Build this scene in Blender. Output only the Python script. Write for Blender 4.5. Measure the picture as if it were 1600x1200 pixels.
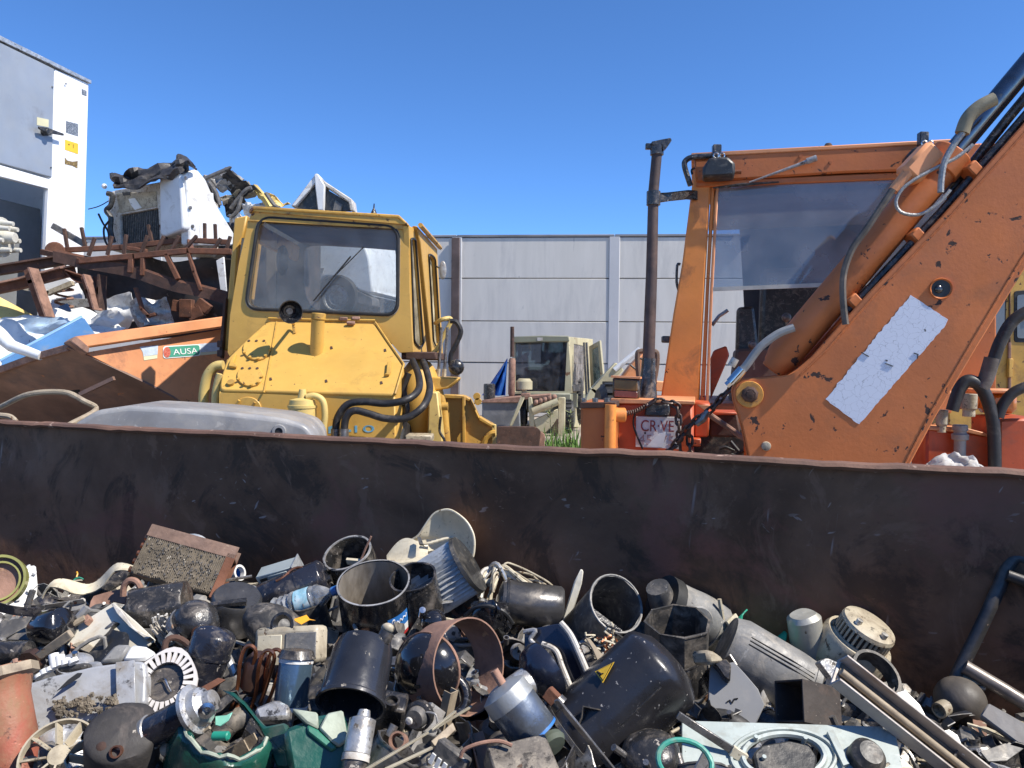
import bpy, bmesh, math, random
from mathutils import Vector, Matrix, noise
random.seed(11)
D=bpy.data; SC=bpy.context.scene; COL=SC.collection
for o in list(D.objects): D.objects.remove(o)
# ------------------------------------------------------------------ camera
CAM=Vector((0,0,1.70)); FPX=1200.0
_p=math.radians(1.43); _r=math.radians(0.6)
FW=Vector((0,math.cos(_p),-math.sin(_p)))
RT=Vector((math.cos(_r),0,math.sin(_r))); RT=(RT-FW*RT.dot(FW)).normalized()
UP=RT.cross(FW)
cd=D.cameras.new('camera'); cam=D.objects.new('camera',cd); COL.objects.link(cam)
cd.sensor_width=36; cd.lens=27; cd.clip_start=.05; cd.clip_end=2000
cam.matrix_world=Matrix(((RT.x,UP.x,-FW.x,CAM.x),(RT.y,UP.y,-FW.y,CAM.y),(RT.z,UP.z,-FW.z,CAM.z),(0,0,0,1)))
SC.camera=cam
# ------------------------------------------------------------------ light
SUN_EL=math.radians(50); SUN_AZ=math.radians(90+24)      # clockwise from +Y
w=D.worlds.new('World'); SC.world=w; w.use_nodes=True
nt=w.node_tree; bg=nt.nodes['Background']
sk=nt.nodes.new('ShaderNodeTexSky'); sk.sky_type='NISHITA'; sk.sun_disc=False
sk.sun_elevation=SUN_EL; sk.sun_rotation=SUN_AZ; sk.air_density=0.7; sk.dust_density=0.0; sk.ozone_density=8.5; sk.altitude=1500
hs=nt.nodes.new('ShaderNodeHueSaturation'); hs.inputs['Saturation'].default_value=1.07; nt.links.new(sk.outputs[0],hs.inputs['Color']); nt.links.new(hs.outputs[0],bg.inputs[0]); bg.inputs[1].default_value=0.145
sd=D.lights.new('sun','SUN'); sd.energy=3.8; sd.angle=math.radians(.53); sd.color=(1,.94,.85)
so=D.objects.new('sun',sd); COL.objects.link(so)
SDIR=Vector((math.cos(SUN_EL)*math.sin(SUN_AZ),math.cos(SUN_EL)*math.cos(SUN_AZ),math.sin(SUN_EL)))
so.rotation_euler=SDIR.to_track_quat('Z','Y').to_euler(); so.location=(8,-4,12)
vs=SC.view_settings; vs.view_transform='Standard'; vs.look='None'; vs.exposure=0.82; vs.gamma=1; vs.use_curve_mapping=False
SC.render.resolution_x=1024; SC.render.resolution_y=768
# ------------------------------------------------------------------ pixel helpers
def ray(u,v): return RT*((u-800)/FPX)+UP*((600-v)/FPX)+FW
def at(u,v,Y): r=ray(u,v); return CAM+r*(Y/r.y)
def atz(u,v,z): r=ray(u,v); return CAM+r*((z-CAM.z)/r.z)
def px(p,u=None): return (Vector(p)-CAM).dot(FW)/FPX        # metres per pixel at a point
class Plane:
    def __init__(s,p,n): s.p=Vector(p); s.n=Vector(n).normalized()
    def __call__(s,u,v,off=0):
        r=ray(u,v); t=(s.p-CAM).dot(s.n)/r.dot(s.n); return CAM+r*t+s.n*off
def vplane(p1,p2):                # upright plane through two points, normal to the camera
    d=Vector(p2)-Vector(p1); n=Vector((d.y,-d.x,0))
    if n.dot(CAM-Vector(p1))<0: n=-n
    return Plane(p1,n)
def plane3(a,b,c):
    n=(Vector(b)-Vector(a)).cross(Vector(c)-Vector(a))
    if n.dot(CAM-Vector(a))<0: n=-n
    return Plane(a,n)
def yawplane(u,v,Y,deg): a=math.radians(deg); return Plane(at(u,v,Y),(math.sin(a),-math.cos(a),0))
def crop(ox,oy,s): return lambda *q: [(ox+a/s,oy+b/s) for a,b in q]
# ------------------------------------------------------------------ mesh builder
class MB:
    def __init__(s): s.v=[]; s.f=[]
    def add(s,vs,fs):
        k=len(s.v); s.v+= [Vector(p) for p in vs]; s.f+= [[i+k for i in f] for f in fs]; return s
    def box(s,c,size,M=None):
        c=Vector(c); h=[x/2 for x in size]; P=[]
        for z in (-1,1):
            for y in (-1,1):
                for x in (-1,1):
                    q=Vector((x*h[0],y*h[1],z*h[2])); P.append((M@q if M else q)+c)
        return s.add(P,[(0,2,3,1),(4,5,7,6),(0,1,5,4),(2,6,7,3),(0,4,6,2),(1,3,7,5)])
    def prism(s,poly,vec):
        poly=[Vector(p) for p in poly]; vec=Vector(vec); n=len(poly)
        nn=Vector((0,0,0))
        for i in range(n): nn+=(poly[i]-poly[0]).cross(poly[(i+1)%n]-poly[0])
        if nn.dot(vec)>0: poly=poly[::-1]
        return s.add(poly+[p+vec for p in poly],[list(range(n)),list(range(2*n-1,n-1,-1))]+[(j,i,i+n,j+n) for i in range(n) for j in [(i+1)%n]])
    def ring(s,A,B,vec):              # wall between two loops (same count), extruded
        n=len(A); vec=Vector(vec); A=[Vector(p) for p in A]; B=[Vector(p) for p in B]
        P=A+B+[p+vec for p in A]+[p+vec for p in B]; F=[]
        for i in range(n):
            j=(i+1)%n
            F+=[(i,j,n+j,n+i),(2*n+i,3*n+i,3*n+j,2*n+j),(i,2*n+i,2*n+j,j),(n+i,n+j,3*n+j,3*n+i)]
        return s.add(P,F)
    def cyl(s,a,b,r,r2=None,n=16,caps=True):
        a=Vector(a); b=Vector(b); r2=r if r2 is None else r2
        return s.tube([a,b],[r,r2],n,caps)
    def tube(s,path,r,n=8,caps=True,closed=False):
        P=[Vector(p) for p in path]; m=len(P); R=r if isinstance(r,(list,tuple)) else [r]*m
        T=[]
        for i in range(m):
            if closed: t=P[(i+1)%m]-P[i-1]
            else: t=P[min(i+1,m-1)]-P[max(i-1,0)]
            T.append(t.normalized() if t.length>1e-9 else Vector((0,0,1)))
        x=T[0].orthogonal().normalized(); k=len(s.v); V=[];F=[]
        for i in range(m):
            x=(x-T[i]*x.dot(T[i]))
            x=x.normalized() if x.length>1e-6 else T[i].orthogonal().normalized()
            y=T[i].cross(x)
            for j in range(n):
                a=2*math.pi*j/n; V.append(P[i]+(x*math.cos(a)+y*math.sin(a))*R[i])
        for i in range(m if closed else m-1):
            ii=(i+1)%m
            for j in range(n):
                jj=(j+1)%n; F.append((i*n+j,i*n+jj,ii*n+jj,ii*n+j))
        if caps and not closed: F.append(list(range(n-1,-1,-1))); F.append([(m-1)*n+j for j in range(n)])
        return s.add(V,F)
    def lathe(s,prof,n=24,M=None,a0=0,a1=2*math.pi):
        full=abs(a1-a0-2*math.pi)<1e-6; c=n if full else n+1; V=[];F=[]
        for (r,z) in prof:
            for j in range(c):
                a=a0+(a1-a0)*j/n; q=Vector((max(r,1e-5)*math.cos(a),max(r,1e-5)*math.sin(a),z)); V.append(M@q if M else q)
        for i in range(len(prof)-1):
            for j in range(n):
                jj=(j+1)%c; F.append((i*c+j,i*c+jj,(i+1)*c+jj,(i+1)*c+j))
        return s.add(V,F)
    def sheet(s,fn,nu,nv,th):          # fn(u,v)->Vector, u,v in 0..1
        G=[[fn(i/nu,j/nv) for j in range(nv+1)] for i in range(nu+1)]; N={}
        for i in range(nu+1):
            for j in range(nv+1):
                du=G[min(i+1,nu)][j]-G[max(i-1,0)][j]; dv=G[i][min(j+1,nv)]-G[i][max(j-1,0)]
                q=du.cross(dv); N[i,j]=q.normalized() if q.length>1e-12 else Vector((0,0,1))
        c=nv+1; m=(nu+1)*c
        V=[G[i][j] for i in range(nu+1) for j in range(c)]+[G[i][j]-N[i,j]*th for i in range(nu+1) for j in range(c)]
        F=[]
        for i in range(nu):
            for j in range(nv):
                a,b,d,e=i*c+j,(i+1)*c+j,(i+1)*c+j+1,i*c+j+1
                F+=[(a,b,d,e),(a+m,e+m,d+m,b+m)]
        for i in range(nu): F+=[(i*c,i*c+m,(i+1)*c+m,(i+1)*c),(i*c+nv,(i+1)*c+nv,(i+1)*c+nv+m,i*c+nv+m)]
        for j in range(nv): F+=[(j,j+1,j+1+m,j+m),(nu*c+j,nu*c+j+m,nu*c+j+1+m,nu*c+j+1)]
        return s.add(V,F)
    def ball(s,c,r,n=16,m=8,sc=(1,1,1)):
        c=Vector(c)
        return s.lathe([(r*math.sin(math.pi*i/m),-r*math.cos(math.pi*i/m)) for i in range(m+1)],n,Matrix.Translation(c)@Matrix.Diagonal((*sc,1)))
    def warp(s,amp,sc,seed=0,k0=0):
        o=Vector((seed*7.3,seed*3.1,seed*1.7))
        for i in range(k0,len(s.v)): s.v[i]=s.v[i]+noise.noise_vector(s.v[i]*sc+o)*amp
        return s
    def build(s,name,mt,parent=None,bevel=0,angle=38,segs=1,loc=None):
        me=D.meshes.new(name)
        pl=parent_loc(parent) if parent else Vector((0,0,0))
        if loc is not None: pl=Vector(loc)
        q_=parent
        while q_ is not None and q_.parent: q_=q_.parent
        mx_=-1 if (q_ is not None and q_.name in MIR) else 1
        me.from_pydata([((p.x-pl.x)*mx_,p.y-pl.y,p.z-pl.z) for p in s.v],[],s.f); me.validate()
        bm=bmesh.new(); bm.from_mesh(me); bmesh.ops.recalc_face_normals(bm,faces=bm.faces); bm.to_mesh(me); bm.free()
        for f in me.polygons: f.use_smooth=True
        me.set_sharp_from_angle(angle=math.radians(angle))
        me.materials.append(mt); o=D.objects.new(name,me); COL.objects.link(o)
        if parent: o.parent=parent
        if loc is not None: o.location=loc
        if bevel:
            b=o.modifiers.new('bevel','BEVEL'); b.width=bevel; b.segments=segs; b.limit_method='ANGLE'; b.angle_limit=math.radians(40); b.harden_normals=False
        return o
WL={}; MIR=set()
def parent_loc(p):
    while p.parent: p=p.parent
    return WL.get(p.name,Vector((0,0,0)))
def thing(name,label,cat,loc=(0,0,0),group=None):   # parts are given in world coordinates
    o=D.objects.new(name,None); COL.objects.link(o); o.location=loc; o.empty_display_size=.1
    o['label']=label; o['category']=cat
    if group: o['group']=group
    WL[o.name]=Vector(loc); return o
def tag(o,label=None,cat=None,group=None,kind=None):
    if label: o['label']=label
    if cat: o['category']=cat
    if group: o['group']=group
    if kind: o['kind']=kind
    return o
def smooth(pts,k=6,closed=False):
    P=[Vector(p) for p in pts]; n=len(P); out=[]
    for i in range(n if closed else n-1):
        p0=P[i-1] if (i>0 or closed) else P[0]; p1=P[i]; p2=P[(i+1)%n]; p3=P[(i+2)%n] if (closed or i+2<n) else P[-1]
        for j in range(k):
            t=j/k; out.append(.5*((2*p1)+(p2-p0)*t+(2*p0-5*p1+4*p2-p3)*t*t+(3*p1-p0-3*p2+p3)*t**3))
    if not closed: out.append(P[-1])
    return out
def rpoly(P,r,k=4):                # round the corners of a 2D polygon
    out=[]; n=len(P)
    for i in range(n):
        a=Vector(P[i-1]); b=Vector(P[i]); c=Vector(P[(i+1)%n])
        d1=(a-b); d2=(c-b); rr=min(r,d1.length*.45,d2.length*.45)
        p=b+d1.normalized()*rr; q=b+d2.normalized()*rr
        for j in range(k+1):
            t=j/k; x=p*(1-t)**2+b*2*t*(1-t)+q*t*t; out.append((x.x,x.y))
    return out
def pm(pl,poly,off=0): return [pl(u,v,off) for u,v in poly]
def hitpoly(P,c,a):
    d=Vector((math.cos(a),math.sin(a))); best=None
    for i in range(len(P)):
        p=Vector(P[i])-c; e=Vector(P[(i+1)%len(P)])-Vector(P[i]); den=d.x*e.y-d.y*e.x
        if abs(den)<1e-9: continue
        t=(p.x*e.y-p.y*e.x)/den; q=(p.x*d.y-p.y*d.x)/den
        if t>0 and -1e-6<=q<=1+1e-6 and (best is None or t>best): best=t
    return c+d*(best or 0)
def pframe(mb,pl,outer,inner,th,off=0):   # a plate with an opening; both outlines in pixels
    c=sum((Vector(p) for p in inner),Vector((0,0)))/len(inner)
    A=sorted(set([round(math.atan2(p[1]-c.y,p[0]-c.x),5) for p in list(inner)+list(outer)]))
    O=[hitpoly(outer,c,a) for a in A]; I=[hitpoly(inner,c,a) for a in A]
    return mb.ring([pl(p.x,p.y,off) for p in O],[pl(p.x,p.y,off) for p in I],-pl.n*th)
def pprism(mb,pl,poly,th,off=0): return mb.prism(pm(pl,poly,off),-pl.n*th)
def disc(pl,u,v,r,n=20,sy=1): return [(u+r*math.cos(2*math.pi*i/n),v+sy*r*math.sin(2*math.pi*i/n)) for i in range(n)]
def text(name,s,mt,parent,pl,p0,p1,hpx,off=.004,loc=None):
    """lettering on a plane: baseline from pixel p0 to p1, letter height in pixels"""
    cu=D.curves.new('t','FONT'); cu.body=s; cu.size=1; cu.extrude=.002
    ob=D.objects.new('t',cu); COL.objects.link(ob); bpy.context.view_layer.update()
    me=D.meshes.new_from_object(ob.evaluated_get(bpy.context.evaluated_depsgraph_get()))
    D.objects.remove(ob); D.curves.remove(cu)
    xs=[q.co.x for q in me.vertices]; ys=[q.co.y for q in me.vertices]
    a=pl(*p0,off); b=pl(*p1,off); X=(b-a); Y=pl(p0[0],p0[1]-hpx,off)-a
    Y=Y-X.normalized()*Y.dot(X.normalized())
    L=parent_loc(parent)
    for q in me.vertices: q.co=a+X*((q.co.x-min(xs))/(max(xs)-min(xs)))+Y*((q.co.y-min(ys))/(max(ys)-min(ys)))+pl.n*(q.co.z*.5)-L
    me.materials.append(mt); me.name=name; o=D.objects.new(name,me); COL.objects.link(o); o.parent=parent; return o
# ------------------------------------------------------------------ materials
def srgb(h):
    h=h.lstrip('#'); c=[int(h[i:i+2],16)/255 for i in (0,2,4)]
    return tuple(((x+.055)/1.055)**2.4 if x>.04045 else x/12.92 for x in c)
MC={}
def mat(name,base,rough=.5,metal=0.,var=.25,scale=5,dirt=(.09,.07,.05),dirt_amt=.0,dirt_scale=3,chip=(.06,.025,.015),chip_amt=0.,chip_scale=14,bump=.15,bscale=40,coat=0.,spec=.5,stretch=(1,1,1),scr=0.,oil=0.):
    if name in MC: return MC[name]
    m=D.materials.new(name); m.use_nodes=True; N=m.node_tree.nodes; L=m.node_tree.links
    b=N['Principled BSDF']; b.inputs['Metallic'].default_value=metal; b.inputs['Specular IOR Level'].default_value=spec
    b.inputs['Coat Weight'].default_value=coat
    tc=N.new('ShaderNodeTexCoord'); oi=N.new('ShaderNodeObjectInfo'); ad=N.new('ShaderNodeVectorMath'); ad.operation='MULTIPLY_ADD'
    mu=N.new('ShaderNodeMath'); mu.operation='MULTIPLY'; mu.inputs[1].default_value=31.7; L.new(oi.outputs['Random'],mu.inputs[0])
    ad.inputs[1].default_value=stretch; L.new(tc.outputs['Object'],ad.inputs[0]); L.new(mu.outputs[0],ad.inputs[2])
    vec=ad.outputs[0]
    def nz(sc,det=6,ro=.6,dist=0):
        n=N.new('ShaderNodeTexNoise'); n.inputs['Scale'].default_value=sc; n.inputs['Detail'].default_value=det; n.inputs['Roughness'].default_value=ro; n.inputs['Distortion'].default_value=dist
        L.new(vec,n.inputs['Vector']); return n.outputs['Fac']
    def ramp(src,a,c,x=0.,y=1.):
        r=N.new('ShaderNodeMapRange'); r.inputs['From Min'].default_value=a; r.inputs['From Max'].default_value=c; r.inputs['To Min'].default_value=x; r.inputs['To Max'].default_value=y
        L.new(src,r.inputs['Value']); return r.outputs[0]
    def mix(f,A,B,mode='MIX'):
        n=N.new('ShaderNodeMix'); n.data_type='RGBA'; n.blend_type=mode
        if hasattr(f,'links') : L.new(f,n.inputs['Factor'])
        else: n.inputs['Factor'].default_value=f
        for sock,val in ((n.inputs['A'],A),(n.inputs['B'],B)):
            pass
        i=[s for s in n.inputs if s.type=='RGBA']
        for sock,val in zip(i,(A,B)):
            if hasattr(val,'links'): L.new(val,sock)
            else: sock.default_value=(*val,1)
        return [s for s in n.outputs if s.type=='RGBA'][0]
    lo=tuple(x*(1-var) for x in base); hi=tuple(min(1,x*(1+var*.7)) for x in base)
    n1=nz(scale); col=mix(ramp(n1,.32,.68),lo,hi); rgh=ramp(nz(scale*3.1),.3,.7,max(.03,rough-.12),min(1,rough+.15))
    if dirt_amt>0:
        f=ramp(nz(dirt_scale,8,.68,.6),.62-dirt_amt*.42,.80-dirt_amt*.3,0,.9); col=mix(f,col,dirt)
        rr=N.new('ShaderNodeMath'); rr.operation='MAXIMUM'; L.new(rgh,rr.inputs[0]); L.new(ramp(f,0,1,0,.85),rr.inputs[1]); rgh=rr.outputs[0]
    hgt=nz(bscale,4)
    if oil>0:
        f3=ramp(nz(dirt_scale*1.7+3,8,.75,.2),.66-oil*.3,.72-oil*.3,0,.85); col=mix(f3,col,(.018,.015,.013))
    if scr>0:
        for ro,sx in (((.5,.9,.3),(90,5,90)),((1.4,.2,1.1),(5,80,80))):
            mp=N.new('ShaderNodeMapping'); mp.inputs['Rotation'].default_value=ro; mp.inputs['Scale'].default_value=sx; L.new(vec,mp.inputs[0])
            q=N.new('ShaderNodeTexNoise'); q.inputs['Scale'].default_value=1.; q.inputs['Detail'].default_value=3; L.new(mp.outputs[0],q.inputs['Vector'])
            col=mix(ramp(q.outputs['Fac'],.68,.76,0,scr),col,tuple(min(1,x*2.5+.14) for x in base))
    if chip_amt>0:
        f2=ramp(nz(chip_scale,7,.6,.4),.70-chip_amt*.25,.72-chip_amt*.25); col=mix(f2,col,chip)
        rr=N.new('ShaderNodeMath'); rr.operation='MAXIMUM'; L.new(rgh,rr.inputs[0]); L.new(ramp(f2,0,1,0,.8),rr.inputs[1]); rgh=rr.outputs[0]
        if metal>.3: L.new(ramp(f2,0,1,metal,0),b.inputs['Metallic'])
        sb=N.new('ShaderNodeMath'); sb.operation='SUBTRACT'; L.new(hgt,sb.inputs[0]); L.new(f2,sb.inputs[1]); hgt=sb.outputs[0]
    L.new(col,b.inputs['Base Color']); L.new(rgh,b.inputs['Roughness'])
    if bump:
        bp=N.new('ShaderNodeBump'); bp.inputs['Strength'].default_value=bump; bp.inputs['Distance'].default_value=.006
        L.new(hgt,bp.inputs['Height']); L.new(bp.outputs[0],b.inputs['Normal'])
    MC[name]=m; return m
def glass(name,tint=(.75,.8,.82),dust_haze=.12,dust_hazecol=(.5,.5,.48),refl=.5,ds=5):  # diffuse film: dust, on some panes a painted reflection
    if name in MC: return MC[name]
    m=D.materials.new(name); m.use_nodes=True; N=m.node_tree.nodes; L=m.node_tree.links; N.remove(N['Principled BSDF'])
    out=N['Material Output']; tr=N.new('ShaderNodeBsdfTransparent'); tr.inputs[0].default_value=(*tint,1)
    gl=N.new('ShaderNodeBsdfGlossy'); gl.inputs['Roughness'].default_value=.03; fr=N.new('ShaderNodeFresnel'); fr.inputs[0].default_value=1.5
    k=N.new('ShaderNodeMath'); k.operation='MULTIPLY'; k.inputs[1].default_value=refl*2; L.new(fr.outputs[0],k.inputs[0])
    mx=N.new('ShaderNodeMixShader'); L.new(k.outputs[0],mx.inputs[0]); L.new(tr.outputs[0],mx.inputs[1]); L.new(gl.outputs[0],mx.inputs[2])
    df=N.new('ShaderNodeBsdfDiffuse'); df.inputs[0].default_value=(*dust_hazecol,1)
    tc=N.new('ShaderNodeTexCoord'); nz=N.new('ShaderNodeTexNoise'); nz.inputs['Scale'].default_value=ds; nz.inputs['Detail'].default_value=6; L.new(tc.outputs['Object'],nz.inputs['Vector'])
    mr=N.new('ShaderNodeMapRange'); mr.inputs['From Min'].default_value=.35; mr.inputs['From Max'].default_value=.75; mr.inputs['To Min'].default_value=dust_haze*.4; mr.inputs['To Max'].default_value=dust_haze*2; L.new(nz.outputs['Fac'],mr.inputs['Value'])
    m2=N.new('ShaderNodeMixShader'); L.new(mr.outputs[0],m2.inputs[0]); L.new(mx.outputs[0],m2.inputs[1]); L.new(df.outputs[0],m2.inputs[2])
    L.new(m2.outputs[0],out.inputs['Surface']); MC[name]=m; return m
RUST=(.16,.065,.035); BROWN=(.10,.06,.045)
YEL=mat('yellow_paint',(.62,.36,.075),.5,0,.12,2.5,(.44,.25,.06),.14,5,(.14,.06,.03),.12,30,.06,60,scr=.15)
YELD=mat('yellow_paint_worn_shade',(.56,.32,.06),.5,0,.22,3,(.24,.13,.05),.28,5,(.11,.05,.03),.28,16,.15,60)  # worn paint, its darker tone also painted in as cab-top shade
CYEL=mat('cream_yellow_paint',(.66,.48,.16),.5,0,.15,4,(.3,.2,.09),.15,5,(.2,.1,.04),.1,18,.1)
ORA=mat('orange_paint',(.78,.27,.055),.5,0,.18,2.2,(.22,.09,.04),.16,3,(.045,.02,.014),.13,9,.14,50)
ORAC=mat('orange_paint_chipped',(.52,.15,.038),.55,0,.2,2,(.36,.12,.04),.26,3,(.045,.024,.018),.31,11,.18,50)
ORAP=mat('faded_orange_paint',(.70,.29,.12),.55,0,.2,2.5,(.3,.13,.07),.16,4,(.12,.05,.03),.15,12,.15)
ORAR=mat('red_orange_paint',(.50,.085,.022),.5,0,.2,3,(.2,.07,.04),.2,4,(.05,.02,.015),.15,10,.14)
RST=mat('rust',RUST,.85,0,.4,9,(.07,.035,.025),.35,5,(.26,.12,.06),.15,20,.4,60)
RSTD=mat('dark_rust',(.085,.045,.032),.85,0,.4,8,(.03,.02,.018),.35,4,(.17,.08,.045),.2,18,.4,60)
RSTL=mat('pale_rust',(.30,.17,.12),.85,0,.35,10,(.13,.07,.05),.3,6,(.4,.24,.14),.15,18,.35,60)
BLK=mat('black_metal',(.028,.027,.027),.27,0,.5,14,(.20,.17,.14),.30,20,(.36,.32,.27),.20,80,.3,90,.12,scr=.5)
BLKG=mat('glossy_black_enamel',(.012,.012,.014),.10,0,.3,6,(.15,.13,.11),.18,22,(.3,.27,.23),.12,90,.08,60,.5,scr=.3)
NAVY=mat('navy_black_enamel',(.019,.020,.028),.22,0,.35,12,(.17,.145,.12),.25,20,(.30,.27,.23),.18,80,.2,90,.25,scr=.45)
BLKD=mat('dusty_black_steel',(.042,.040,.038),.5,0,.4,14,(.24,.205,.165),.40,24,(.22,.20,.18),.15,34,.25,50)
BPL=mat('black_plastic',(.028,.028,.028),.42,0,.3,10,(.18,.16,.13),.28,18,(.3,.28,.24),.12,80,.2,70,scr=.3)
GPL=mat('grey_plastic',(.20,.197,.19),.5,0,.35,12,(.38,.34,.28),.34,20,(.44,.41,.36),.16,70,.2,60,scr=.3,oil=.15)
DGR=mat('dark_grey_plastic',(.075,.073,.071),.46,0,.35,12,(.28,.245,.2),.34,20,(.36,.33,.29),.16,70,.2,60,scr=.3,oil=.25)
RUB=mat('black_rubber',(.018,.018,.018),.6,0,.3,10,(.09,.08,.07),.15,7,bump=.2)
HOSE=mat('hydraulic_hose',(.022,.02,.019),.5,0,.3,20,(.10,.085,.07),.2,12,bump=.15)
ALU=mat('dirty_aluminium',(.60,.585,.55),.38,.65,.3,14,(.24,.205,.16),.36,18,(.1,.085,.07),.2,50,.3,60,scr=.3,oil=.35)
GALV=mat('galvanised_steel',(.50,.52,.53),.4,.55,.3,14,(.24,.215,.18),.24,16,bump=.2,oil=.25)
CHR=mat('bright_steel',(.62,.62,.62),.18,1.,.15,9,(.16,.14,.12),.1,8,bump=.06)
GUN=mat('dark_steel',(.26,.25,.24),.36,.7,.45,16,(.15,.125,.10),.32,20,(.24,.14,.085),.2,45,.3,60,scr=.45,oil=.3)
WHT=mat('white_enamel',(.74,.74,.72),.35,0,.1,4,(.33,.29,.23),.16,6,(.16,.10,.07),.10,16,.1)
WHTD=mat('dirty_white_enamel',(.62,.59,.53),.5,0,.2,8,(.30,.24,.17),.42,16,(.10,.06,.04),.22,30,.25,50,oil=.3)
CREAM=mat('cream_plastic',(.64,.57,.42),.42,0,.15,6,(.34,.28,.19),.30,14,(.16,.12,.08),.12,50,.12,50,oil=.2)
BEIG=mat('beige_paint',(.46,.40,.29),.5,0,.25,10,(.22,.17,.115),.34,16,(.12,.07,.04),.22,45,.25,50,oil=.32)
TAN=mat('tan_steel',(.36,.29,.20),.55,0,.25,9,(.15,.11,.08),.28,9,(.16,.08,.04),.2,20,.25)
GRN=mat('green_enamel',(.012,.075,.052),.28,0,.4,6,(.09,.10,.075),.24,8,(.30,.34,.27),.17,15,.25,40,.3)
GRNP=mat('green_plastic',(.02,.26,.17),.4,0,.2,6,(.12,.2,.15),.1,7,bump=.06)
GRNL=mat('chalky_green_edge',(.38,.42,.33),.7,0,.25,12,(.15,.18,.13),.3,9,bump=.3)
COP=mat('copper',(.50,.20,.10),.32,.9,.35,10,(.16,.07,.04),.25,9,bump=.15)
BLU=mat('blue_enamel',(.03,.17,.48),.4,0,.15,4,(.2,.22,.24),.12,6,bump=.1)
BLUD=mat('blue_black_pressed_steel',(.022,.026,.042),.2,.4,.4,6,(.12,.11,.10),.1,7,bump=.1,coat=.3)
CRUD=mat('caked_dirt',(.20,.165,.12),.95,0,.5,20,(.04,.035,.03),.35,16,(.45,.40,.32),.25,22,1.,30)
GREY=mat('grey_metal_sheet',(.38,.37,.355),.42,.3,.35,12,(.21,.175,.135),.34,18,(.15,.09,.06),.18,50,.3,50,scr=.4,oil=.3)
GRYD=mat('dark_grey_sheet',(.12,.115,.11),.5,.1,.45,12,(.27,.235,.185),.36,18,(.2,.12,.08),.12,18,.2)
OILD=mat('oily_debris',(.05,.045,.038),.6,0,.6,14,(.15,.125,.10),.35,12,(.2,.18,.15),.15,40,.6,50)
YTAG=mat('orange_yellow_tag',(.8,.36,.02),.5,0,.08,bump=0)
STKY=mat('yellow_sticker',(.80,.48,.03),.45,0,.08,10,(.3,.2,.05),.1,bump=0)
INK=mat('black_print',(.02,.02,.02),.5,0,.1,bump=0)
WPR=mat('white_print',(.78,.78,.76),.5,0,.06,bump=0)
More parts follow.
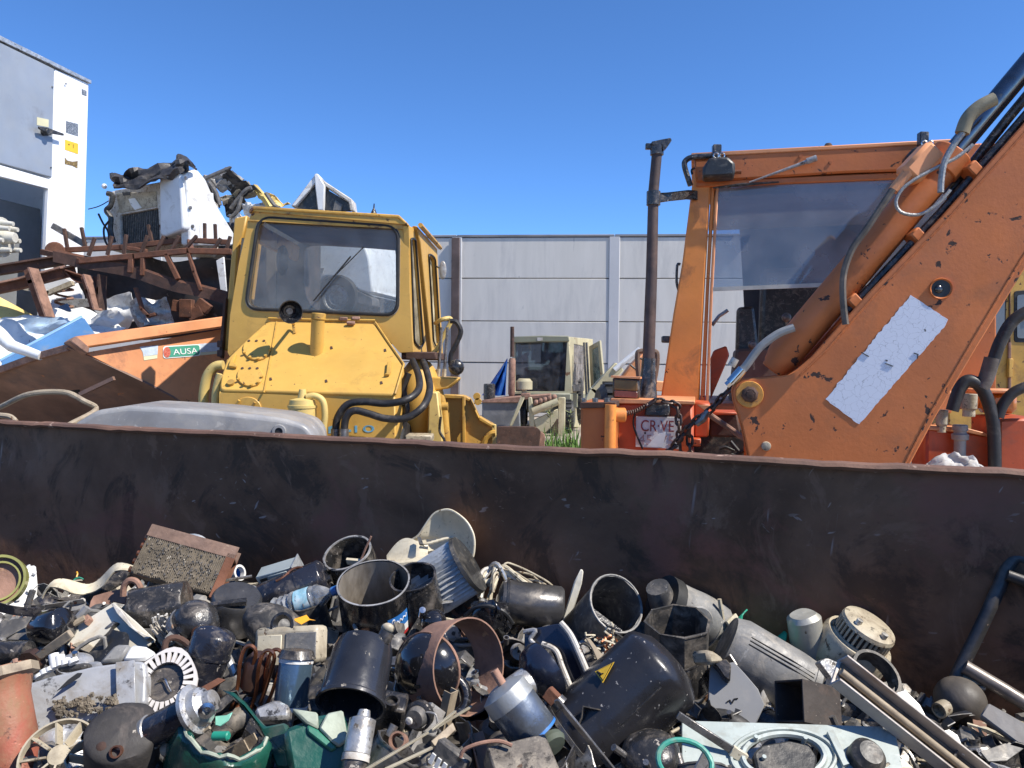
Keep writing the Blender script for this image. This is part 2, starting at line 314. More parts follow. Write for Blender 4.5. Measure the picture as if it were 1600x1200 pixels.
# ================================================================== SETTING
def setting():
    g=MB().sheet(lambda a,b:Vector(((a-.5)*600,-60+b*600,0+.03*noise.noise(Vector((a*400,b*400,0))))),60,60,.3)
    gm=mat('dry_earth',(.38,.32,.25),.95,0,.3,1.5,(.24,.20,.15),.3,.7,(.46,.40,.31),.2,6,.6,12)
    tag(g.build('ground',gm),kind='structure')
    # boundary wall of precast planks
    cm=mat('precast_concrete',(.54,.515,.475),.85,0,.10,.6,(.42,.405,.385),.30,.6,(.36,.35,.34),.10,3,.25,18,stretch=(2.6,2.6,.4))
    cm2=mat('concrete_column',(.44,.44,.45),.85,0,.08,.8,(.28,.28,.29),.2,.6,bump=.2,bscale=20)
    P0=at(960,400,25.0); a=math.radians(-5); dx=Vector((math.cos(a),math.sin(a),0)); nn=Vector((math.sin(a),-math.cos(a),0))
    T=thing('boundary_wall','tall grey precast concrete plank wall closing off the yard','wall',(P0.x,P0.y,0))
    bay=5.15; base=Vector((P0.x,P0.y,0))
    zt=at(960,371,25).z; rows=[zt]
    for v in (435.5,503,568.5,634): rows.append(at(960,v,25).z)
    rows.append(0.0)
    R=Matrix((( dx.x,-nn.x,0),(dx.y,-nn.y,0),(0,0,1)))
    for k in range(-7,6):
        A=base+dx*(k*bay)
        for i in range(len(rows)-1):
            z0,z1=rows[i+1],rows[i]
            hgt=z1-z0-.028
            if k<-1.5 and i==0: hgt+=0
            MB().box(A+dx*(bay/2)+Vector((0,0,z0+hgt/2+.014))+nn*(.006*((i*7+k*3)%3)),(bay-.30,.16,hgt),R).build('concrete_panel',cm,T,.012)
        MB().box(A+Vector((0,0,(zt+.02)/2))+nn*.02,(.34,.20,zt+.02),R).build('column',cm2,T,.015)
        MB().box(A+dx*(bay/2)+Vector((0,0,zt+.05))+nn*.005,(bay-.02,.236,.07),R).build('coping',mat('coping_metal',(.22,.22,.23),.6,.3,.2,1),T,.01)
    MB().box(base-dx*bay+Vector((0,0,zt/2))-nn*.12,(bay*13,.1,zt-.05),R).build('light_stop_backing',cm2,T)  # added behind the planks so no light leaks through the joints
    # rusty down pipe
    p=base-dx*bay+nn*.19
    MB().box(p+Vector((-.02,0,zt/2)),(.26,.1,zt-.04),R).build('rusty_post',mat('post_rust',(.10,.07,.065),.8,0,.4,1.2,(.05,.035,.03),.4,1,bump=.2),T,.01)
    # ---------------- the scrap skip: far wall, end walls, near wall, floor
    L0=atz(0,660,1.45); R0=atz(1600,740,1.45)
    global WX,WN,W0
    W0=L0; WX=(R0-L0); WX.z=0; WX.normalize(); WN=Vector((WX.y,-WX.x,0))       # normal towards the camera
    if WN.dot(CAM-L0)<0: WN=-WN
    wm=D.materials.new('skip_steel'); wm.use_nodes=True
    N=wm.node_tree.nodes; Lk=wm.node_tree.links; b=N['Principled BSDF']; b.inputs['Roughness'].default_value=.62; b.inputs['Specular IOR Level'].default_value=.25
    tc=N.new('ShaderNodeTexCoord')
    def nz(sc,mp=(1,1,1),det=8,ro=.62,dist=.3):
        m=N.new('ShaderNodeMapping'); m.inputs['Scale'].default_value=mp; Lk.new(tc.outputs['Object'],m.inputs[0])
        n=N.new('ShaderNodeTexNoise'); n.inputs['Scale'].default_value=sc; n.inputs['Detail'].default_value=det; n.inputs['Roughness'].default_value=ro; n.inputs['Distortion'].default_value=dist
        Lk.new(m.outputs[0],n.inputs['Vector']); return n.outputs['Fac']
    def rp(s,a,c,x=0,y=1):
        r=N.new('ShaderNodeMapRange'); r.inputs[1].default_value=a; r.inputs[2].default_value=c; r.inputs[3].default_value=x; r.inputs[4].default_value=y; Lk.new(s,r.inputs[0]); return r.outputs[0]
    def mx(f,A,B):
        n=N.new('ShaderNodeMix'); n.data_type='RGBA'; Lk.new(f,n.inputs[0])
        i=[s for s in n.inputs if s.type=='RGBA']
        for sk_,v in zip(i,(A,B)):
            if hasattr(v,'links'): Lk.new(v,sk_)
            else: sk_.default_value=(*v,1)
        return [s for s in n.outputs if s.type=='RGBA'][0]
    c=mx(rp(nz(2.2),.35,.68),(.115,.056,.030),(.30,.15,.082))
    c=mx(rp(nz(3,(1,1,.8),9,.7,1.2),.52,.60,0,.8),c,(.066,.038,.024))
    c=mx(rp(nz(3.1,(1.4,1.4,.9),8,.72,1.0),.56,.62,0,.6),c,(.28,.15,.09))
    c=mx(rp(nz(11,(.5,.5,1.6),6,.75,2.5),.66,.72,0,.8),c,(.36,.22,.14))
    c=mx(rp(nz(26,(.25,.25,1),4,.8,3),.70,.75,0,.8),c,(.46,.36,.27))
    c=mx(rp(nz(1.3,(1,1,1),9,.7,.8),.54,.62,0,.75),c,(.26,.10,.065))
    for ro,sc_,th in (((0,.5,0),(60,60,2.2),.70),((0,-.9,0),(70,70,2.6),.71),((0,1.35,0),(50,50,1.6),.69),((0,.1,0),(44,44,1.2),.71)):
        m_=N.new('ShaderNodeMapping'); m_.vector_type='TEXTURE'; m_.inputs['Rotation'].default_value=ro; Lk.new(tc.outputs['Object'],m_.inputs[0])
        m2_=N.new('ShaderNodeMapping'); m2_.inputs['Scale'].default_value=sc_; Lk.new(m_.outputs[0],m2_.inputs[0])
        q_=N.new('ShaderNodeTexNoise'); q_.inputs['Scale'].default_value=1; q_.inputs['Detail'].default_value=2; Lk.new(m2_.outputs[0],q_.inputs['Vector'])
        mm_=N.new('ShaderNodeMath'); mm_.operation='MULTIPLY'; Lk.new(rp(q_.outputs['Fac'],th,th+.03,0,.9),mm_.inputs[0]); Lk.new(rp(nz(2.3+th,(1,1,1),3),.52,.62),mm_.inputs[1])
        c=mx(mm_.outputs[0],c,(.42,.31,.25))
    Lk.new(c,b.inputs['Base Color']); Lk.new(rp(nz(9),.3,.7,.42,.8),b.inputs['Roughness'])
    bp=N.new('ShaderNodeBump'); bp.inputs['Strength'].default_value=.35; bp.inputs['Distance'].default_value=.01; Lk.new(nz(14),bp.inputs['Height']); Lk.new(bp.outputs[0],b.inputs['Normal'])
    S=thing('scrap_skip','long dark brown steel skip full of scrap with a worn rim','skip',(L0.x,L0.y,0))
    ln=(R0-L0).length; s0=-2.6; s1=ln+.62; ZT=1.45; wd=2.42; ZF=.12
    def wp(s,d,z): return Vector((L0.x,L0.y,0))+WX*s+WN*d+Vector((0,0,z))
    # far wall: a slightly wavy plate, top flange bent away
    def fw(a,b_):
        s=s0+(s1-s0)*a; z=ZF+(ZT-ZF)*b_
        q=Vector((s*1.1,z*1.5,0)); d=.014*noise.noise(q)+.006*noise.noise(q*4)
        dz=(.006*noise.noise(Vector((s*2.1,3,1)))+.003*noise.noise(Vector((s*11,7,1))))*b_
        return wp(s,d,z+dz)
    MB().sheet(fw,130,26,.006).build('side_wall',wm,S)
    rm=mat('worn_rim',(.17,.09,.058),.75,0,.4,4,(.10,.055,.04),.35,3,(.40,.27,.2),.2,20,.4,50)
    def rim(a,b_):
        s=s0+(s1-s0)*a; q=Vector((s*2.1,3,1)); dz=.006*noise.noise(q)+.003*noise.noise(Vector((s*11,7,1)))
        q2=Vector((s*1.1,ZT*1.5,0)); d0=.014*noise.noise(q2)+.006*noise.noise(q2*4)
        t=b_*math.pi*.5
        wob=.004*noise.noise(Vector((s*17,2,5)))
        return wp(s,d0+.036-.11*math.sin(t)*b_ ,ZT+dz+.012+wob-.020*(1-math.sin(math.pi*min(1,b_*1.2)))*.6)
    MB().sheet(rim,150,5,.014).build('rim',rm,S)  # lip pushed inward past the wall so that it shades the plate
    for s_ in (s0,s1):
        MB().box(wp(s_,wd/2,(ZF+ZT)/2),(.03,wd,ZT-ZF+.01),Matrix(((WX.x,WN.x,0),(WX.y,WN.y,0),(0,0,1)))).build('end_wall',wm,S,.004)
    M3=Matrix(((WX.x,WN.x,0),(WX.y,WN.y,0),(0,0,1)))
    MB().box(wp((s0+s1)/2,wd,(ZF+ZT)/2),(s1-s0-.04,.03,ZT-ZF),M3).build('side_wall',wm,S)
    MB().box(wp((s0+s1)/2,wd/2,ZF-.03),(s1-s0,wd,.06),M3).build('floor_plate',wm,S)
    for k in range(9): MB().box(wp(s0+.3+k*(s1-s0-.6)/8,-.085,.68),(.08,.12,1.2),M3).build('rib',wm,S,.006)
    for d in (.5,1.9): MB().box(wp((s0+s1)/2,d,.03),(s1-s0-.1,.12,.06),M3).build('skid',wm,S,.006)
setting()
def wallgap(p): return (Vector((p.x,p.y,0))-Vector((W0.x,W0.y,0))).dot(WN)
# ------------------------------------------------------------------ heap surface
CR=[(-3.6,.72),(-1.9,.80),(-1.3,.90),(-.5,1.0),(.3,.985),(.8,.90),(1.15,.87),(2.2,.86)]
def zheap(x,y):
    p=Vector((x,y,0)); s=(p-Vector((W0.x,W0.y,0))).dot(WX); d=wallgap(p)
    X=W0.x+s*WX.x
    z=CR[-1][1]
    if X<=CR[0][0]: z=CR[0][1]
    else:
        for (a,za),(b,zb) in zip(CR,CR[1:]):
            if a<=X<=b: z=za+(zb-za)*(X-a)/(b-a); break
    t=min(1,max(0,d/1.0)); z=z*(1-t)+.97*t if X<.6 else z*(1-t)+(.92)*t
    return z
def hp(u,v,dz=0,gap=.05):
    r=ray(u,v); t=.9
    while t<3.4:
        p=CAM+r*t
        if p.z<=zheap(p.x,p.y)+dz or wallgap(p)<gap: break
        t+=.006
    return CAM+r*t
def heap():
    def f(a,b):
        s=-2.55+(6.75)*a; d=.02+2.36*b; p=Vector((W0.x,W0.y,0))+WX*s+WN*d
        q=Vector((p.x*5,p.y*5,0))
        return Vector((p.x,p.y,zheap(p.x,p.y)-.10+.05*noise.noise(q)+.035*noise.noise(q*3)))
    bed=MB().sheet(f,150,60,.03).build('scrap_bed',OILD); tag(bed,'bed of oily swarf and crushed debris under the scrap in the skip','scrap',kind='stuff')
    m=MB(); rnd=random.Random(4)
    for i in range(5200):
        s=rnd.uniform(-1.6,4.0); d=rnd.uniform(.03,1.7); p=Vector((W0.x,W0.y,0))+WX*s+WN*d
        q=Vector((p.x*5,p.y*5,0)); z=zheap(p.x,p.y)-.10+.05*noise.noise(q)+.035*noise.noise(q*3)
        R=Matrix.Rotation(rnd.uniform(0,6.28),3,Vector((rnd.uniform(-1,1),rnd.uniform(-1,1),rnd.uniform(-1,1))).normalized())
        k=rnd.random(); sz=rnd.uniform(.008,.03)
        c=Vector((p.x,p.y,z+rnd.uniform(-.005,.028)))
        if k<.5: m.box(c,(sz*1.6,sz,.003),R)
        elif k<.75: m.box(c,(sz*2.6,.006,.006),R)
        else: m.cyl(c-R@Vector((0,0,sz*.6)),c+R@Vector((0,0,sz*.6)),sz*.35,n=6)
    o=m.build('scrap_crumbs',mat('mixed_crumbs',(.09,.08,.07),.5,.3,.7,18,(.02,.018,.016),.4,25,(.4,.38,.34),.3,30,.2)); tag(o,'loose metal crumbs chips and offcuts scattered between the scrap','scrap',kind='stuff')
heap()
# ================================================================== LEFT SIDE
def cabinet():
    A=at(0,60,8.8); B=at(139,128,10.13); pl=vplane(A,B); c1=crop(0,40,4)
    T=thing('equipment_cabinet','white walk-in equipment cabinet with grey door panel and open dark bay','cabinet',(A.x-.6,A.y,0))
    n=pl.n; d=(B-A); d.z=0; d.normalize()
    post=[(86,108),(139,130),(131,420),(126,560),(64,560),(72,430)]
    m=MB(); pprism(m,pl,post,.10); m.build('corner_post',mat('cabinet_white',(.80,.80,.80),.4,0,.05,3,(.5,.48,.44),.08,4,bump=.05),T,.01)
    W_=MC['cabinet_white']
    top=[(-120,-2),(140,126),(140,131),(-120,8)]
    m=MB(); pprism(m,pl,top,2.2,.03); m.build('roof',GALV,T,.004)
    door=[(-120,8),(84,108),(80,277),(-120,222)]
    m=MB(); pprism(m,pl,door,.05,.012); m.build('door_panel',mat('cabinet_grey',(.30,.33,.37),.42,.2,.08,2,(.22,.23,.25),.2,3,bump=.05),T,.006)
    m=MB(); pprism(m,pl,[(-120,224),(78,281),(76,296),(-120,246)],.06,.02); m.build('rail',W_,T,.006)
    m=MB(); pprism(m,pl,[(74,285),(82,287),(72,440),(66,440)],.05,.022); m.build('door_frame',W_,T,.004)
    # shell behind: back wall, end wall, inner partition, floor
    def q(s,w,z): return Vector((A.x,A.y,0))+d*s-n*w+Vector((0,0,z))
    M=Matrix(((d.x,-n.x,0),(d.y,-n.y,0),(0,0,1))); Ld=(Vector((B.x,B.y,0))-Vector((A.x,A.y,0))).length; zt=A.z-.05
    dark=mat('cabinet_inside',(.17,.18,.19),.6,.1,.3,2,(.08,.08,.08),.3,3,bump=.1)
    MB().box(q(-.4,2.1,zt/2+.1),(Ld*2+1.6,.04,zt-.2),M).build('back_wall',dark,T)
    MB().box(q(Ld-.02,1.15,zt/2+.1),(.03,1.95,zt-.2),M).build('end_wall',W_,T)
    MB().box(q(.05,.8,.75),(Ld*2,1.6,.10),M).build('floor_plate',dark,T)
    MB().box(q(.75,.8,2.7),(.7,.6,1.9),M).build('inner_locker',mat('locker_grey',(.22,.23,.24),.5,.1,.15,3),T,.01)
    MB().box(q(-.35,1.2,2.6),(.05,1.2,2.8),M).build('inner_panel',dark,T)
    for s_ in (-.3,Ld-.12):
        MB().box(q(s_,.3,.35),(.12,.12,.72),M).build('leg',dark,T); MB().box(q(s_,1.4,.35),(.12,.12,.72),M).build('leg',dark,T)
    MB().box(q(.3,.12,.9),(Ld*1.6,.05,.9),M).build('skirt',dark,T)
    # handle
    h=MB(); h.prism(pm(pl,c1((205,632),(260,640),(362,678),(362,690),(255,672),(208,648)),.09),-n*.025); h.cyl(pl(66,207,.10),pl(66,207,.0),.042,n=14); h.build('door_handle',BPL,T,.004)
    def lab(poly,mt,nm='label'):
        m=MB(); pprism(m,pl,poly,.003,.015 if poly[0][0]<80 else .0035); return m.build(nm,mt,T)
    lab(c1((225,572),(298,588),(298,636),(225,622)),mat('cream_label',(.60,.56,.36),.5,0,.1,bump=0))
    lab(c1((412,596),(488,615),(487,692),(411,668)),mat('printed_plate',(.10,.12,.15),.5,0,.5,60,(.5,.52,.55),.35,70,bump=0))
    lab(c1((510,395),(540,408),(540,441),(510,430)),mat('printed_plate',(.1,.12,.15)))
    lab(c1((406,712),(488,738),(487,804),(405,776)),STKY)
    lab(c1((404,822),(418,842),(450,850),(485,846),(483,893),(450,876),(404,866)),mat('torn_label',(.16,.10,.04),.7,0,.5,40,(.5,.38,.12),.3,50,bump=0),'torn_label')
    lab(c1((425,738),(434,741),(433,750),(425,747)),INK,'label_mark'); lab(c1((455,742),(459,743),(458,768),(455,766)),INK,'label_mark')
    for (u,v) in ((80,136),(78,262),(101,131)): MB().cyl(pl(u,v,.014),pl(u,v,.024),.011,n=8).build('screw',GUN,T)
    # flanged white device in the bay
    V=thing('flanged_motor','white flanged motor housing poking out of the open cabinet bay','motor',(at(5,372,8.6).x,at(5,372,8.6).y,at(5,372,8.6).z-.2))
    c=at(-12,370,8.65); ax=(at(35,372,8.65)-c).normalized(); k=px(c)
    m=MB(); m.cyl(c-ax*k*60,c+ax*k*14,k*36,k*27,24); m.cyl(c+ax*k*8,c+ax*k*16,k*31,n=24); m.build('housing',BEIG if 0 else mat('dusty_white_cast',(.56,.54,.47),.6,0,.15,6,(.3,.26,.2),.25,6,bump=.2),V,.004)
    hm=MC['dusty_white_cast']
    for j in range(7):
        a=j*.9; o=(ax.orthogonal().normalized()); o=Matrix.Rotation(a,3,ax)@o
        MB().cyl(c+ax*k*14+o*k*22,c+ax*k*(30+4*(j%3))+o*k*21,k*5,k*3.5,10).build('stud',hm,V)
    MB().cyl(c+ax*k*14,c+ax*k*36,k*12,k*8,12).build('shaft_end',hm,V,.003)
    MB().box(c-ax*k*40-Vector((0,0,k*60)),(k*60,k*40,k*80)).build('mount',hm,V,.006)
cabinet()
def barprism(m,pts,w,t,Y,u_off=0):
    """flat bar along pixel points at depth(s) Y, width w px seen edge-on, thickness t metres"""
    Ys=Y if isinstance(Y,(list,tuple)) else [Y]*len(pts)
    P=[at(u,v,y) for (u,v),y in zip(pts,Ys)]
    for a,b in zip(P,P[1:]):
        x=(b-a).normalized(); z=Vector((0,0,1)); z=(z-x*z.dot(x)).normalized() if abs(x.z)<.95 else (Vector((1,0,0))-x*x.x).normalized(); y=z.cross(x)
        M=Matrix(((x.x,y.x,z.x),(x.y,y.y,z.y),(x.z,y.z,z.z))); k=px((a+b)/2)
        m.box((a+b)/2,((b-a).length+.5*t,t,w*k),M)
    return m
def leftpile():
    c2=crop(0,320,3.333); c3=crop(140,230,3.636); c6=crop(0,320,5)
    # ---- orange dumper skip with lettering
    P=lambda x,y:c2((x,y))[0]
    a=at(*P(440,775),7.0); b=at(*P(1155,650),7.9)
    T=thing('dumper_skip','faded orange dumper skip tipped on its side with green maker badge','dumper skip',(a.x,a.y+.3,0))
    tilt=Vector((0,0,0)); pl=vplane(a,b); pl=Plane(pl.p,pl.n+Vector((0,0,.10)))
    side=c2((442,770),(1155,648),(1330,618),(1330,1200),(1290,1200),(1010,1062),(760,930))
    m=MB(); pprism(m,pl,side,.02); m.build('side_plate',ORAP,T)
    lip=c2((372,692),(1160,585),(1330,560),(1330,612),(1160,640),(446,746),(440,782))
    m=MB(); pprism(m,pl,lip,.16,.10); m.build('lip',ORAP,T,.012)
    m=MB(); pprism(m,pl,c2((345,715),(380,690),(446,748),(442,785),(400,760)),.22,.112); m.build('lip_corner',RSTL,T,.01)
    # front faces (undersides of the hopper), darker orange-brown painted in for their shade
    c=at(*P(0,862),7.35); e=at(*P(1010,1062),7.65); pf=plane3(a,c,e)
    m=MB(); pprism(m,pf,c2((430,775),(350,742),(0,862),(-300,960),(-300,1300),(1010,1300),(1010,1062),(760,930)),.02,.0); m.build('front_plate',mat('shaded_orange_brown',(.24,.14,.10),.6,0,.35,2,(.13,.09,.08),.35,2,(.4,.17,.08),.1,5,.2),T)
    m=MB(); barprism(m,c2((-200,925),(0,862),(180,795),(355,745)),11,.05,[7.5,7.32,7.15,6.98]); m.build('rusty_edge',RSTL,T,.006)
    m=MB(); barprism(m,c2((420,985),(590,905)),6,.03,[7.16,7.1]); m.build('weld_strip',MC['shaded_orange_brown'],T); 
    m=MB(); pprism(m,pf,c2((372,965),(415,962),(418,990),(378,985)),.01,.004); m.build('hole_patch',INK,T)
    back=[Vector((a.x-1.5,a.y+1.6,.4)),Vector((b.x+.3,b.y+1.2,.4)),Vector((b.x+.3,b.y+1.2,1.6)),Vector((a.x-1.5,a.y+1.6,1.6))]
    MB().prism(back,(0,.02,0)).build('rear_plate',ORAP,T)
    MB().box((a.x-.2,a.y+.9,.25),(1.6,1.2,.5)).build('chassis',RSTD,T,.03)
    # badge
    lb=mat('pale_blue_sticker',(.50,.58,.66),.6,0,.15,30,(.55,.35,.2),.15,20,bump=0); cy=mat('cream_stripe',(.70,.66,.42),.6,0,.1,bump=0)
    bd=mat('badge_green',(.05,.30,.20),.5,0,.12,10,(.25,.3,.2),.12,20,bump=0)
    c7=crop(200,500,10)
    for q_,mt in ((((180,420),(470,395),(460,540),(240,570),(228,500)),lb),(((240,572),(458,545),(455,600),(248,632)),cy),(((1100,375),(1430,345),(1500,345),(1500,478),(1110,505)),lb),(((1110,508),(1500,480),(1500,520),(1110,556)),cy)):
        m=MB(); pprism(m,pl,c7(*q_),.002,.004); m.build('sticker',mt,T)
    m=MB(); pprism(m,pl,rpoly(c7((545,410),(1125,375),(1130,560),(545,605)),5),.002,.006); m.build('badge_rim',WPR,T)
    m=MB(); pprism(m,pl,rpoly(c7((560,425),(1112,390),(1116,548),(560,590)),4.5),.002,.008); m.build('badge',bd,T)
    m=MB(); pprism(m,pl,disc(pl,260.3,550.5,5.6,14,1.5),.002,.010); m.build('badge_disc',mat('badge_red',(.55,.10,.06),.6,0,.4,60,(.6,.4,.3),.25,70,bump=0),T)
    text('badge_letters','AUSA',WPR,T,pl,c7((705,548))[0],c7((1085,520))[0],9.0,.011)
    # ---- white and blue sheets, cream panel
    S=thing('white_sheet','crumpled white sheet metal panel leaning behind the orange dumper skip','sheet metal',tuple(at(90,560,8.2)))
    q=[at(*P(-60,600),8.0),at(*P(430,535),8.5),at(*P(660,640),8.3),at(*P(-60,850),7.7)]
    def f(a_,b_):
        p=(q[0]*(1-a_)+q[1]*a_)*(1-b_)+(q[3]*(1-a_)+q[2]*a_)*b_
        return p+Vector((0,0,1))*.07*noise.noise(Vector((a_*5,b_*3,2)))+Vector((0,-.05,0))*noise.noise(Vector((a_*9,b_*7,5)))
    MB().sheet(f,22,12,.006).build('panel',WHT,S)
    S=thing('white_sheet','bent white cab panel standing between rusty beam and blue sheet','sheet metal',tuple(at(150,520,8.6)))
    m=MB().prism([at(u,v,8.55) for u,v in c2((480,540),(560,490),(610,540),(650,650),(590,660))],(0,.03,0)); m.build('panel',WHT,S,.005)
    m=MB(); barprism(m,c2((530,520),(600,650)),6,.03,8.5); m.build('edge_strip',GREY,S)
    S=thing('blue_sheet','bright blue painted steel panel leaning on the orange dumper skip','sheet metal',tuple(at(60,580,7.6)))
    pb=plane3(at(*P(10,818),7.45),at(*P(430,590),7.9),at(*P(490,665),7.75))
    m=MB(); pprism(m,pb,c2((10,815),(430,590),(440,592),(495,672),(360,760),(130,812),(0,870)),.012); m.build('panel',mat('faded_blue_panel',(.085,.215,.42),.45,0,.18,3,(.25,.27,.28),.22,5,bump=.1),S,.003)
    m=MB(); pprism(m,pb,c2((0,812),(428,582),(432,592),(8,822)),.03,.02); m.build('folded_edge',mat('pale_blue',(.25,.45,.7),.4,0,.1),S,.004)
    S=thing('blue_sheet','dark blue torn sheet corner sticking up behind the white panel','sheet metal',tuple(at(100,480,8.4)))
    MB().prism([at(u,v,8.35) for u,v in c6((360,840),(520,770),(552,830),(500,835))],(0,.02,0)).build('panel',mat('dark_blue',(.01,.03,.09),.4,0,.2),S)
    S=thing('white_pipe','white painted steel pipe slanting down behind the dumper skip','pipe',tuple(at(30,545,7.2)))
    m=MB().tube([at(*P(-120,585),7.2),at(*P(0,680),7.2),at(*P(60,735),7.15),at(*P(215,788),7.1)],[.075,.07,.055,.04],12); m.build('pipe',WHT,S)
    S=thing('body_sheet','cream body panel lying under the rusty beams by the cabinet','sheet metal',tuple(at(10,500,8.4)))
    def f2(a_,b_):
        q=[at(-60,440,8.3),at(52,495,8.5),at(60,530,8.3),at(-60,530,8.1)]
        p=(q[0]*(1-a_)+q[1]*a_)*(1-b_)+(q[3]*(1-a_)+q[2]*a_)*b_; return p+Vector((0,-.08,.05))*math.sin(a_*3)
    MB().sheet(f2,10,8,.01).build('panel',CYEL,S)
    S=thing('white_sheet','white panel flap showing between the two rusty beams','sheet metal',tuple(at(75,445,8.8)))
    MB().prism([at(u,v,8.5) for u,v in c6((130,640),(510,575),(575,605),(390,665),(200,655))],(0,.25,.05)).build('panel',WHT,S)
    m=MB(); barprism(m,c6((200,650),(380,690),(560,615)),7,.06,8.45); m.build('folded_edge',BEIG,S)
    for lab,poly,Y_,mt in (('pale blue crumpled sheet tucked under the rusty lower beam','0,505;90,492;140,520;60,545;-20,540',8.05,'L'),('long white folded sheet strip lying over the blue panel edge','95,510;180,478;196,500;120,532',8.25,'W'),('grey-white torn sheet hanging below the harrow beam','160,470;205,455;215,500;180,520',8.4,'W'),('pale grey panel leaning inside the orange dumper skip','200,470;260,462;270,505;215,512',8.2,'G')):
        Q=[tuple(float(t) for t in p.split(',')) for p in poly.split(';')]; cq=(sum(p[0] for p in Q)/len(Q),sum(p[1] for p in Q)/len(Q)); S=thing('torn_sheet',lab,'sheet metal',tuple(at(*cq,Y_)))
        n_=len(Q)
        def ff(a_,b_,Q=Q,cq=cq,Y_=Y_,n_=n_):
            i_=a_*n_; j_=int(i_)%n_; f_=i_-int(i_); u_=Q[j_][0]*(1-f_)+Q[(j_+1)%n_][0]*f_; v_=Q[j_][1]*(1-f_)+Q[(j_+1)%n_][1]*f_; u_=cq[0]+(u_-cq[0])*b_; v_=cq[1]+(v_-cq[1])*b_
            return at(u_,v_,Y_)+Vector((0,-1,.5))*.10*noise.noise(Vector((u_*.035,v_*.06,Y_)))
        MB().sheet(ff,30,5,.005).build('sheet',{'L':mat('pale_blue_sheet',(.45,.58,.70),.45,0,.1,3,(.3,.3,.28),.15,5),'W':WHT,'G':GREY}[mt],S,angle=25)
    # coil spring
    S=thing('coil_spring','rusty coil spring wedged under the folded white panel','spring',tuple(at(100,470,8.7)))
    c=at(100,476,8.6); MB().tube([c+Vector((.09*math.cos(t*.8),.09*math.sin(t*.8),.012*t-.12)) for t in range(0,46)],.014,6).build('coil',RSTL,S)
    # ---- dark wrecks under the harrow
    S=thing('crushed_vehicle','crushed dark vehicle shell buried under the rusty harrow','scrap car',tuple(at(250,470,9.2)-Vector((0,0,1.0))))
    def f3(a_,b_):
        u=120+250*a_; v=405+120*b_; p=at(u,v,9.1+.5*math.sin(a_*3.1)*.5)
        return p+Vector((0,1,.6))*.16*noise.noise(Vector((a_*4,b_*3,9)))+Vector((0,.25,0))*b_
    MB().sheet(f3,24,14,.02).build('body_shell',mat('scorched_paint',(.055,.045,.04),.6,.1,.5,3,(.12,.08,.06),.3,3,(.2,.17,.14),.15,8,.3),S)
    for poly,mt in (([(640,560),(712,545),(718,600),(650,620)],WHT),([(1125,290),(1165,270),(1180,470),(1150,465)],WHT),([(290,485),(470,490),(470,530),(330,560)],GREY)):
        MB().prism([at(u,v,8.85) for u,v in c2(*poly)],(0,.03,0)).build('loose_panel',mt,S,.004)
    m=MB(); 
    arch=[at(u,v,8.8) for u,v in c2((520,500),(570,505),(600,545),(625,600),(650,650))]; m.tube(smooth(arch),.035,8); m.build('wheel_arch',BLK,S)
    MB().box((at(230,480,9.7).x,at(230,480,9.7).y+.3,.85),(2.6,1.5,1.6)).build('crushed_block',mat('scorched_paint',(.05,.045,.04)),S,.08)
    for k,(u,v,r) in enumerate(((292,482,14),(306,490,12),(318,478,11),(276,478,9))):
        c=at(u,v,8.5); kk=px(c); MB().box(c,(r*kk*1.4,r*kk,r*kk*2),Matrix.Rotation(k*1.1,3,'Y')).build('bracket',RST,S,.006)
    # ---- harrow
    H=thing('spike_harrow','rusty spiked harrow frame with upright tines on top of the scrap pile','harrow',tuple(at(230,400,8.3)-Vector((0,0,.4))))
    Yf,Yb=8.0,8.7
    for pts,w_,y in (([(420,292),(700,268),(980,240),(1200,245)],9,Yf),([(255,240),(630,222),(960,184),(1190,195)],8,Yb),([(222,246),(420,294)],9,[8.4,Yf]),([(660,225),(760,240)],6,8.5),([(985,185),(1000,240)],6,[Yb,Yf])):
        m=MB(); barprism(m,c2(*pts),w_,.05,y); m.build('frame_bar',RST,H,.006)
    tn=[((335,128),(352,232),Yb),((425,122),(446,225),Yb),((492,176),(462,262),Yf),((582,168),(560,258),Yf),((657,160),(645,252),Yf),((767,164),(737,246),Yf),((773,108),(792,196),Yb),((852,168),(815,242),Yf),((838,108),(866,180),Yb),((932,166),(895,236),Yf),((1066,100),(1067,190),Yb),((1120,105),(1124,195),Yb),((1022,164),(972,224),Yf),((1148,178),(1106,244),Yf),((1198,168),(1176,244),Yf)]
    for a_,b_,y in tn:
        q0,q1=c2(a_,b_); m=MB(); barprism(m,[q0,q1],4.6,.035,y); m.build('tine',RSTD,H,.003)
    for pts,w_,y in (([(290,272),(480,312),(690,352),(900,422),(1040,452),(1190,492)],17,[8.3,8.1,8.0,8.0,8.0,8.0]),):
        Q=smooth([Vector((*p,0)) for p in c2(*pts)],4); m=MB(); m.sheet(lambda a_,b_,Q=Q:at(Q[min(len(Q)-1,int(round(a_*(len(Q)-1))))].x,Q[min(len(Q)-1,int(round(a_*(len(Q)-1))))].y+(b_-.5)*w_,8.05),len(Q)-1,2,.05); m.build('curved_beam',RSTD,H,angle=50)
        m=MB(); m.tube([at(p.x,p.y-9,8.03) for p in Q],.022,5); m.build('beam_flange',RST,H)
    for pts,w_,y in (([(685,285),(680,348)],8,Yf),([(745,285),(742,362)],6,Yf),([(868,262),(925,382)],7,Yf),([(982,248),(1012,350),(1046,442)],5,Yf),([(708,438),(742,545),(778,582)],5,8.1),([(770,580),(808,570)],5,8.1)):
        m=MB(); barprism(m,c2(*pts),w_,.05,y); m.build('strut',RST,H,.005)
    m=MB(); barprism(m,c2((280,112),(440,205)),9,.05,8.75); m.build('loose_bar',GRYD,H,.004)
